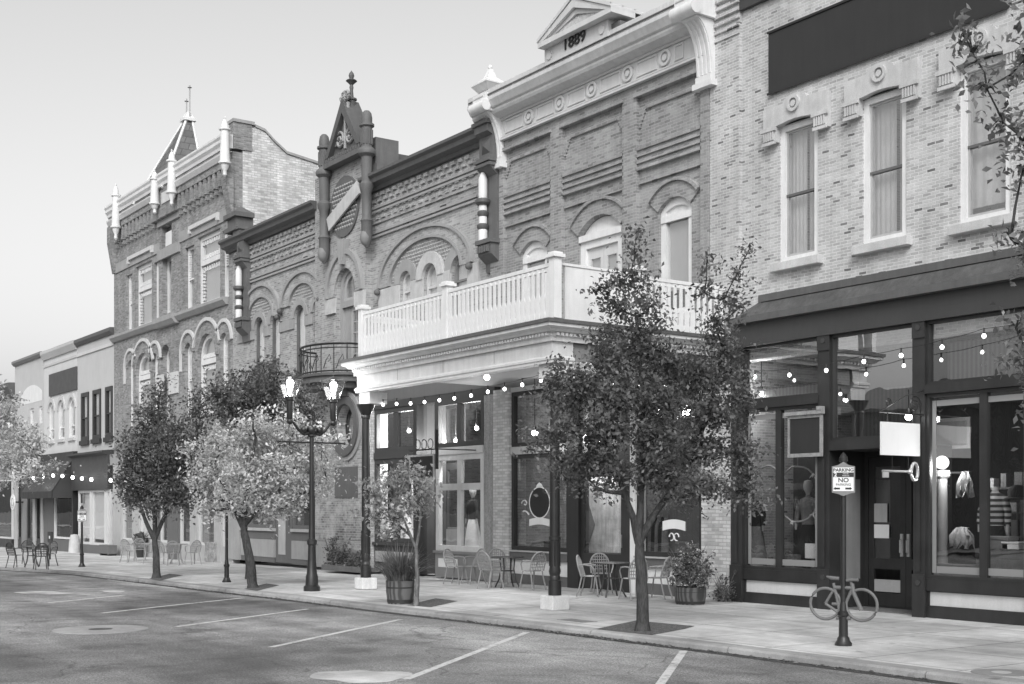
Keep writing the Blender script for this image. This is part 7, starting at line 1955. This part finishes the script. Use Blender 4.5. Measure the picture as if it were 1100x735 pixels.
CG = {'metal_mesh': 'metal bistro chairs on the pavement', 'metal_dark': 'dark cafe chairs at the far left'}
def spot_on(px, Y):
    x = X(px, Y); return Vector((x, Y, gz(x)))
def chair(px, Y, look, mat, label):
    p = spot_on(px, Y)
    if mat not in protoC: o = protoC[mat] = make_chair(label, CG[mat], mat)
    else: o = copy_tree(protoC[mat]); o['label'] = label
    o.location = p; o.rotation_euler = (0, 0, math.atan2(look.y-p.y, look.x-p.x)-math.pi/2); return o
def table(px, Y, mat, label):
    p = spot_on(px, Y)
    if mat not in protoT: o = protoT[mat] = make_table(label, 'round bistro tables on the pavement', mat)
    else: o = copy_tree(protoT[mat]); o['label'] = label
    o.location = p; return p
t = table(657, 17.25, 'metal_dark', 'round dark bistro table just left of the large tree trunk')
chair(634, 16.95, t, 'metal_mesh', 'bistro chair on the left side of the table by the large tree')
chair(646, 17.85, t, 'metal_mesh', 'bistro chair tucked behind the table by the large tree')
chair(680, 17.1, t, 'metal_mesh', 'bistro chair half hidden by the large tree trunk')
chair(706, 17.7, t, 'metal_mesh', 'bistro chair peeping out right of the large tree trunk')
t = table(545, 17.25, 'metal_dark', 'round dark bistro table between the brick pier and the iron column')
chair(527, 16.7, t, 'metal_mesh', 'bistro chair with its back to the road at the brick pier table')
chair(572, 17.3, t, 'metal_mesh', 'bistro chair turned sideways just left of the right iron column')
chair(535, 17.85, t, 'metal_mesh', 'bistro chair behind the table at the white brick pier')
chair(490, 17.1, spot_on(507, 17.3), 'metal_mesh', 'bistro chair standing apart before the grey framed bay')
chair(508, 17.5, spot_on(490, 17.0), 'metal_mesh', 'bistro chair facing left before the grey framed bay')
t = table(160, 16.1, 'metal_mesh', 'pale round table behind the trunk of the round headed tree')
t2 = table(190, 16.7, 'metal_mesh', 'pale round table right of the round headed tree trunk')
chair(138, 15.7, t, 'metal_mesh', 'leftmost bistro chair at the tables behind the round headed tree')
chair(150, 16.8, t, 'metal_mesh', 'bistro chair second from left behind the round headed tree')
chair(176, 16.1, t2, 'metal_mesh', 'bistro chair between the two pale tables by the round headed tree')
chair(186, 15.9, t2, 'metal_mesh', 'bistro chair before the pale table right of the round headed tree')
chair(207, 16.9, t2, 'metal_mesh', 'rightmost bistro chair beside the rough stone blocks')
t = table(34, 11.6, 'metal_dark', 'dark round table at the far left edge of the pavement')
chair(17, 11.0, t, 'metal_dark', 'leftmost dark cafe chair by the pale leaved tree')
chair(44, 11.3, t, 'metal_dark', 'dark cafe chair nearest the road at the far left table')
chair(52, 12.3, t, 'metal_dark', 'rightmost dark cafe chair at the far left table')
chair(30, 12.4, t, 'metal_dark', 'dark cafe chair behind the far left table')

# ================================================================ planters
def barrel(px, py, rt, rb, h, label):
    p = gnd(px, py)
    r = thing('barrel_planter', p, label, 'planter', 'half barrel planters')
    MB().lathe([(rb, 0), (rb*0.55+rt*0.5, h*0.5), (rt, h), (rt-0.03, h), (rt-0.04, h-0.08)], tuple(p), 28).build('staves', M['barrel'], r, 40)
    for a, b in ((0.06, 0.2), (0.62, 0.74)):
        f = lambda q: rb+(rt-rb)*q*(1.12 if q < 0.6 else 1.0)+0.008
        MB().lathe([(f(a)-0.01, h*a), (f(a), h*a), (f(b), h*b), (f(b)-0.01, h*b)], tuple(p), 28).build('hoop', M['barrel_hoop'], r, 40)
    MB().lathe([(0.001, h-0.05), (rt-0.035, h-0.06)], tuple(p), 20).build('soil', M['soil'], r)
    return p
def grass(p, z, n, L, rad, seed, label, name='ornamental_grass', mat='leaf_grass', cat='plant'):
    rnd = random.Random(seed); m = MB()
    for _ in range(n):
        a = rnd.uniform(0, 6.283); q = rad*math.sqrt(rnd.random())*0.5; l = L*rnd.uniform(0.55, 1.15); out = rnd.uniform(0.1, 0.95)*l
        b = Vector((p.x+q*math.cos(a), p.y+q*math.sin(a), z)); d = Vector((math.cos(a+rnd.uniform(-.5, .5)), math.sin(a+rnd.uniform(-.5, .5)), 0)); sd = Vector((-d.y, d.x, 0))*0.008
        pts = [b+d*out*(t**1.35)+Vector((0, 0, l*(t*1.05-0.75*(out/l)*t**2.2))) for t in (0, 0.3, 0.6, 0.85, 1.0)]
        w = [1, 1, 0.8, 0.5, 0.1]; vs = []
        for c, ww in zip(pts, w): vs += [c-sd*ww, c+sd*ww]
        m.add(vs, [(2*i, 2*i+1, 2*i+3, 2*i+2) for i in range(4)])
    o = m.build(name, M[mat], None, fix=False)
    return tag(o, label, cat)
p = barrel(430, 648.5, 0.29, 0.25, 0.46, 'half barrel planter at the small tree holding tall arching grass')
grass(p, p.z+0.4, 700, 0.85, 0.5, 5, 'tuft of tall dark arching grass in the barrel by the small tree')
p = barrel(741.5, 649, 0.32, 0.28, 0.34, 'low half barrel planter by the pale brick pier overflowing with flowers')
def bush(p, z, rx, rz, n, seed, label, mat, name='flowering_plant', petals=True, size=0.06):
    r = thing(name, (p.x, p.y, z), label, 'plant')
    rnd = random.Random(seed); m = MB()
    for _ in range(34):
        a = rnd.uniform(0, 6.28); l = rnd.uniform(0.5, 1.05)
        m.tube([(p.x, p.y, z), (p.x+rx*0.5*l*math.cos(a), p.y+rx*0.5*l*math.sin(a), z+rz*0.8*l), (p.x+rx*l*math.cos(a), p.y+rx*l*math.sin(a), z+rz*(0.9+0.6*rnd.random())*l)], [0.007, 0.005, 0.003], 4)
    m.build('stem', M['bark_pale'], r)
    leaves('foliage', [((p.x, p.y, z+rz*0.55), rx*0.85, rz*0.6), ((p.x-rx*0.45, p.y, z+rz*0.35), rx*0.45, rz*0.4), ((p.x+rx*0.45, p.y, z+rz*0.4), rx*0.5, rz*0.5), ((p.x+rx*0.1, p.y, z+rz*1.0), rx*0.35, rz*0.4)], n, size, M[mat], r, seed, 0.07, 18)
    if petals: leaves('blossom', [((p.x, p.y, z+rz*0.7), rx*0.95, rz*0.7)], n//7, size*0.7, M['petal'], r, seed+1, 0.05, 6)
    return r
bush(p, p.z+0.3, 0.52, 0.62, 2600, 31, 'bushy flowering plant spilling over the low barrel by the pale pier', 'leaf_flower')
q = gnd(366, 612); 
r = thing('flower_bed', q, 'low dark edged planting bed at the foot of the flaking brick tower', 'planting bed')
a, b = X(350, WY-0.9), X(389, WY-0.9)
MB().prism(rect(a, b, 0.0, 0.16), [], WY-1.05, WY-0.95).build('edging', M['dark_stone'], r)
MB().box(a, b, WY-0.949, WY-0.32, 0.0, 0.12).build('soil', M['soil'], r)
for px, lb, rx, rz in ((357, 'upright green plant at the left end of the tower planting bed', 0.3, 0.75), (371, 'loose pale plant in the middle of the tower planting bed', 0.3, 0.55), (384, 'small plant behind the left iron column in the tower bed', 0.25, 0.4)):
    bush(Vector((X(px, WY-0.65), WY-0.65, 0)), 0.12, rx, rz, 700, px, lb, 'leaf_flower', 'bed_plant', False, 0.08)
v = Vector((X(777, FY-0.25), FY-0.25, 0))
bush(v, 0.0, 0.25, 0.42, 500, 77, 'weedy pale plant at the foot of the pale brick pier', 'leaf_flower', 'weed', False, 0.06)
# rough stone blocks by the sign post
for px, py, w, h, lb, sd, oy in ((224.5, 604, 0.85, 0.74, 'rough hewn stone block nearest the road beside the cafe tables', 1, 0.0), (224.5, 604, 0.8, 0.78, 'rough hewn stone block behind the thin sign post nearest the spired house', 2, 0.58)):
    p = gnd(px, py)+Vector((0.06 if oy else 0, oy, 0))
    m = MB(); rnd = random.Random(sd); nx, ny, nz = 6, 4, 5
    idx = {}
    def P(i, j, k_):
        key = (i, j, k_)
        if key not in idx:
            idx[key] = len(m.v)
            e = 0.03; m.v.append((p.x+w*(i/nx-0.5)+rnd.uniform(-e, e), p.y+0.54*(j/ny)+rnd.uniform(-e, e), p.z+h*k_/nz+(rnd.uniform(-e, e) if k_ else 0)))
        return idx[key]
    for i in range(nx):
        for k_ in range(nz):
            m.f.append((P(i, 0, k_), P(i+1, 0, k_), P(i+1, 0, k_+1), P(i, 0, k_+1))); m.f.append((P(i, ny, k_), P(i, ny, k_+1), P(i+1, ny, k_+1), P(i+1, ny, k_)))
    for j in range(ny):
        for k_ in range(nz):
            m.f.append((P(0, j, k_), P(0, j, k_+1), P(0, j+1, k_+1), P(0, j+1, k_))); m.f.append((P(nx, j, k_), P(nx, j+1, k_), P(nx, j+1, k_+1), P(nx, j, k_+1)))
    for i in range(nx):
        for j in range(ny): m.f.append((P(i, j, nz), P(i+1, j, nz), P(i+1, j+1, nz), P(i, j+1, nz)))
    tag(m.build('stone_block', M['rough_stone'], None), lb, 'stone block', 'rough stone blocks')
# small things by the far shops
for px, py, lb, sd in ((72, 596, 'short pale rendered stub at the foot of the dark awning shop', 1), ):
    p = gnd(px, py)
    p = Vector((X(80, FY-0.3), FY-0.3, gz(X(80, FY))))
    r = thing('stone_bollard', p, lb, 'bollard')
    MB().lathe([(0.3, 0), (0.27, 0.5), (0.2, 0.85), (0.18, 0.9), (0.001, 0.93)], tuple(p), 12).build('post', M['stone'], r, 40)
p = Vector((X(116, FY-0.5), FY-0.5, gz(X(116, FY))))
r = thing('planter_box', p, 'low dark box planter beneath the white boarded windows', 'planter')
MB().box(p.x-0.7, p.x+0.7, p.y-0.2, p.y+0.2, p.z+0.1, p.z+0.5).build('box', M['mid_trim'], r, bevel=0.02)
for sx in (-1, 1): MB().box(p.x+sx*0.55-0.1, p.x+sx*0.55+0.1, p.y-0.18, p.y+0.18, p.z, p.z+0.098).build('foot', M['dark_trim'], r)
v = Vector((X(151, FY-0.3), FY-0.3, 0)); v.z = gz(v.x)
r = thing('pot', v, 'dark pot with a small leafy plant before the spired house piers', 'pot')
MB().lathe([(0.16, 0), (0.22, 0.4), (0.24, 0.45), (0.2, 0.46)], tuple(v), 14).build('pot', M['dark_trim'], r, 40)
bush(v, v.z+0.44, 0.45, 0.55, 500, 88, 'small leafy plant in the dark pot before the spired house', 'leaf_dark', 'pot_plant', False, 0.12)
# black hanging sign by the small tree
y = FY-1.3
a, b = at(439.5, 516, y), at(466, 486, y); zt = Z(466, 487.5, y)
r = thing('hanging_sign', ((a.x+b.x)/2, y, a.z), 'black framed hanging sign behind the crown of the small tree', 'sign')
MB().box(a.x+0.04, b.x-0.04, y+0.005, y+0.045, a.z+0.04, zt-0.04).build('board', M['black'], r)
MB().prism(rect(a.x, b.x, a.z, zt), [rect(a.x+0.05, b.x-0.05, a.z+0.05, zt-0.05)], y, y+0.05).build('frame', M['light_trim'], r)
m = MB(); zz = zt+0.12; m.box(b.x+0.1, b.x+0.14, y-0.02, y+0.06, zt-0.4, zz+0.5); m.tube([(a.x, y+0.02, zz), (b.x+0.12, y+0.02, zz)], 0.018, 6); m.tube([(b.x+0.12, y+0.02, zz), (b.x+0.12, FY-0.02, zz)], 0.018, 6)
for j in range(3): 
    cx = b.x-0.2-0.32*j; m.tube([(cx+0.13*math.cos(i*0.42), y+0.02, zz+0.15+0.13*math.sin(i*0.42)) for i in range(15)], 0.012, 5, True)
for q in (a.x+0.15, b.x-0.15): m.tube([(q, y+0.02, zz), (q, y+0.02, zt)], 0.01, 5)
m.build('scroll_bracket', M['black'], r)
# round white shop sign at the far left
y = FY-0.6; c = at(13.3, 539.5, y); R_ = 8.2*depth(c)/FL
r = thing('round_sign', (c.x, c.y, c.z-R_), 'round white sign with grey rings fixed to the leftmost shop post', 'sign')
MB().prism([(c.x+R_*1.15*math.cos(j*0.2094), c.z+R_*math.sin(j*0.2094)) for j in range(30)], [], y, y+0.05).build('disc', M['signwhite'], r)
m = MB()
for r0, r1 in ((0.42, 0.5), (0.68, 0.74)): m.prism(arcring(c.x, c.z, r0*R_*1.1, r1*R_*1.1, 30, 0 if r1 < .6 else math.pi*1.02, 2*math.pi if r1 < .6 else math.pi*1.98), [], y-0.012, y-0.001)
m.build('ring', M['grey_trim'], r)
MB().box(c.x+R_, X(26, FY)+0.1, y+0.01, y+0.05, c.z-0.04, c.z+0.04).box(X(26, FY)-0.05, X(26, FY)+0.05, y+0.01, FY-0.06, c.z-0.04, c.z+0.04).build('bracket', M['black'], r)
# utility box on the kerb side by the far left chairs
p = gnd(54, 601)
r = thing('small_notice_stand', p, 'small dark notice stand behind the far left cafe chairs', 'notice stand')
MB().tube([tuple(p), (p.x, p.y, p.z+0.9)], 0.025, 6).build('post', M['black'], r)
MB().box(p.x-0.3, p.x+0.3, p.y-0.03, p.y+0.03, p.z+0.7, p.z+1.15).build('board', M['signdark'], r)
MB().box(p.x-0.06, p.x+0.08, p.y-0.04, p.y-0.031, p.z+0.86, p.z+0.98).build('badge', M['signwhite'], r)

# ================================================================ lights on strings and under the balcony
def light_string(pts, bulbs, label, rad=0.033, loc=None):
    r = thing('light_string', loc or pts[0], label, 'light string', 'festoon light strings')
    m = MB()
    for a, b in zip(pts, pts[1:]):
        a, b = Vector(a), Vector(b); L = (b-a).length
        m.tube([a.lerp(b, j/8)-Vector((0, 0, 0.02*L*4*(j/8)*(1-j/8))) for j in range(9)], 0.0055, 4)
    for q in bulbs: m.tube([(q[0], q[1], q[2]+0.04), (q[0], q[1], q[2]+0.13)], 0.014, 6)
    m.build('cable', M['black'], r)
    for q in bulbs: MB().ball(tuple(q), rad, 10, 1, 1, 1.15).build('bulb', M['bulb'], r, 60)
    return r
y = 14.45
B = [at(px, py, y) for px, py in ((398, 436), (411.5, 435), (426, 434), (441, 433.5), (456, 432), (472, 430), (488, 428), (506, 425), (524, 421), (542, 418), (561, 413.5), (581, 409))]
up = Vector((0, 0, 0.12))
light_string([b+up for b in B], B, 'string of round bulbs along the front of the balcony ceiling')
B = [at(px, py, y+(17.9-y)*i/9) for i, (px, py) in enumerate(((602, 406), (632, 409), (660, 412), (688, 414), (715, 415.5), (740, 411)))]
light_string([b+up for b in B], B, 'string of round bulbs threading through the crown of the large tree')
y = FY-0.45
B = [at(px, py, y) for px, py in ((811, 405), (848, 403), (887.5, 398), (928, 388.5), (968, 382), (1012, 373), (1057, 361))]
light_string([b+up for b in B]+[at(1120, 350, y)+up], B, 'string of round bulbs across the dark storefront of the pale brick shop')
y = FY-1.2
B = [at(px, py, y) for px, py in ((36, 514), (46, 512), (57, 511), (67, 511.5), (78, 513), (88, 514.2), (98, 515.3), (119, 516))]
light_string([b+up for b in B]+[at(140, 508, y)+up], B, 'string of round bulbs before the dark awning at the far shops', 0.075)
def pendant(px, py, Y, ztop, label, e, rad=0.09, nm='pendant_lamp', col='lantern_glow'):
    c = at(px, py, Y); r = thing(nm, (c.x, c.y, c.z-rad), label, 'lamp')
    MB().ball(tuple(c), rad, 14).build('bulb', M[col], r, 60)
    MB().lathe([(0.035, c.z+rad*0.85), (0.045, c.z+rad+0.06), (0.02, c.z+rad+0.1)], (c.x, c.y, 0), 10).build('socket', M['black'], r, 40)
    MB().tube([(c.x, c.y, c.z+rad+0.08), (c.x, c.y, ztop)], 0.01, 5).build('cord', M['black'], r)
    if e:
        L = bpy.data.lights.new('pendant_light', 'POINT'); L.energy = e; L.shadow_soft_size = rad
        o = bpy.data.objects.new('pendant_light', L); COL.objects.link(o); o.location = (c.x, c.y-rad-0.05, c.z-rad)
pendant(523, 405.5, 15.3, 5.05, 'bright lamp hanging from the balcony ceiling', 4, 0.065)
pendant(574.5, 465, 17.6, 5.05, 'dazzling pendant lamp before the dark left shop window', 40, 0.075)
for px, py, lb in ((439.5, 463, 'small lit spot lamp behind the left transom of the lit shop'), (461.5, 460.5, 'small lit spot lamp over the recessed shop door'), (489.5, 473.5, 'small lit bulb low behind the left transom of the grey framed bay'), (512, 460, 'small lit bulb behind the right transom of the grey framed bay')):
    pendant(px, py, FY+0.55 if px != 461.5 else FY+1.3, 4.9, lb, 280 if px in (439.5, 512) else 110, 0.06, 'spot_lamp')
pendant(641, 463, FY+0.35, 4.9, 'small lit spot lamp behind the crown of the large tree', 260, 0.06, 'spot_lamp')
pendant(818, 423, FY+0.6, 5.2, 'added bulb lighting the display behind the left transom of the dark storefront', 60, 0.05, 'spot_lamp')  # added lamp that brightens the left window display
pendant(976, 448, FY-0.3, 3.95, 'small dazzling lamp above the shop doors by the scroll bracket', 0, 0.06, 'spot_lamp')

for c_, e_ in ((at(1012, 497, FY+0.5), 55),):
    L = bpy.data.lights.new('globe_light', 'POINT'); L.energy = e_; L.shadow_soft_size = 0.14
    o = bpy.data.objects.new('globe_light', L); COL.objects.link(o); o.location = (c_.x+0.25, c_.y-0.15, c_.z-0.1)

# ================================================================ across the street (seen mirrored in the shop glass)
root = thing('street_shed', (-38, -14, gz(-38)), 'long corrugated shed across the street mirrored in the shop glass', 'building')
MB().box(-62, -24, -24, -14, -0.4, 6.6).build('wall', M['corrugated'], root)
MB().prism_x([(-24.4, 6.602), (-13.6, 6.602), (-13.6, 6.75), (-19, 8.3), (-24.4, 6.75)], -62.3, -23.7).build('roof', M['cornice_dark'], root)
for i in range(4): MB().box(-58+9*i, -54.5+9*i, -13.999, -13.93, 1.0, 3.4).build('window', M['glass_dim'], root)
# ================================================================ camera, sun, sky
cam = bpy.data.objects.new('camera', bpy.data.cameras.new('camera')); COL.objects.link(cam)
cam.location = (0, 0, EYE)
cam.data.sensor_width = 36; cam.data.lens = FL/1100*36; cam.data.shift_y = (HZ-367.5)/1100
cam.data.clip_start = 0.1; cam.data.clip_end = 2000
cam.rotation_euler = (R(90), 0, math.atan2(CA, SA))
scn.camera = cam
SUN_AZ, SUN_EL = math.atan2(0.78, -0.62), R(38)
sd = Vector((math.sin(SUN_AZ)*math.cos(SUN_EL), math.cos(SUN_AZ)*math.cos(SUN_EL), math.sin(SUN_EL)))
sl = bpy.data.lights.new('sun', 'SUN'); sl.energy = 1.3; sl.angle = R(24); sl.color = (1, 1, 1)
so = bpy.data.objects.new('sun', sl); COL.objects.link(so)
so.rotation_euler = sd.to_track_quat('Z', 'Y').to_euler(); so.location = sd*40
w = bpy.data.worlds.new('World'); scn.world = w; w.use_nodes = True
nt = w.node_tree; bg = nt.nodes['Background']
sk = nt.nodes.new('ShaderNodeTexSky'); sk.sky_type = 'NISHITA'; sk.sun_disc = False
sk.sun_elevation = SUN_EL; sk.sun_rotation = SUN_AZ % (2*math.pi)
sk.air_density = 2.5; sk.dust_density = 3.4; sk.ozone_density = 1.0
bw = nt.nodes.new('ShaderNodeRGBToBW')
nt.links.new(sk.outputs[0], bw.inputs[0]); nt.links.new(bw.outputs[0], bg.inputs['Color'])
bg.inputs['Strength'].default_value = 0.15
vs_ = scn.view_settings
vs_.view_transform = 'Standard'; vs_.look = 'None'; vs_.gamma = 1; vs_.use_curve_mapping = False; vs_.exposure = 0.30
scn.render.engine = 'CYCLES'
scn.cycles.max_bounces = 8; scn.cycles.transparent_max_bounces = 16; scn.cycles.diffuse_bounces = 3; scn.cycles.glossy_bounces = 4
scn.cycles.caustics_reflective = False; scn.cycles.caustics_refractive = False
scn.cycles.use_denoising = True
scn.cycles.sample_clamp_indirect = 4.0
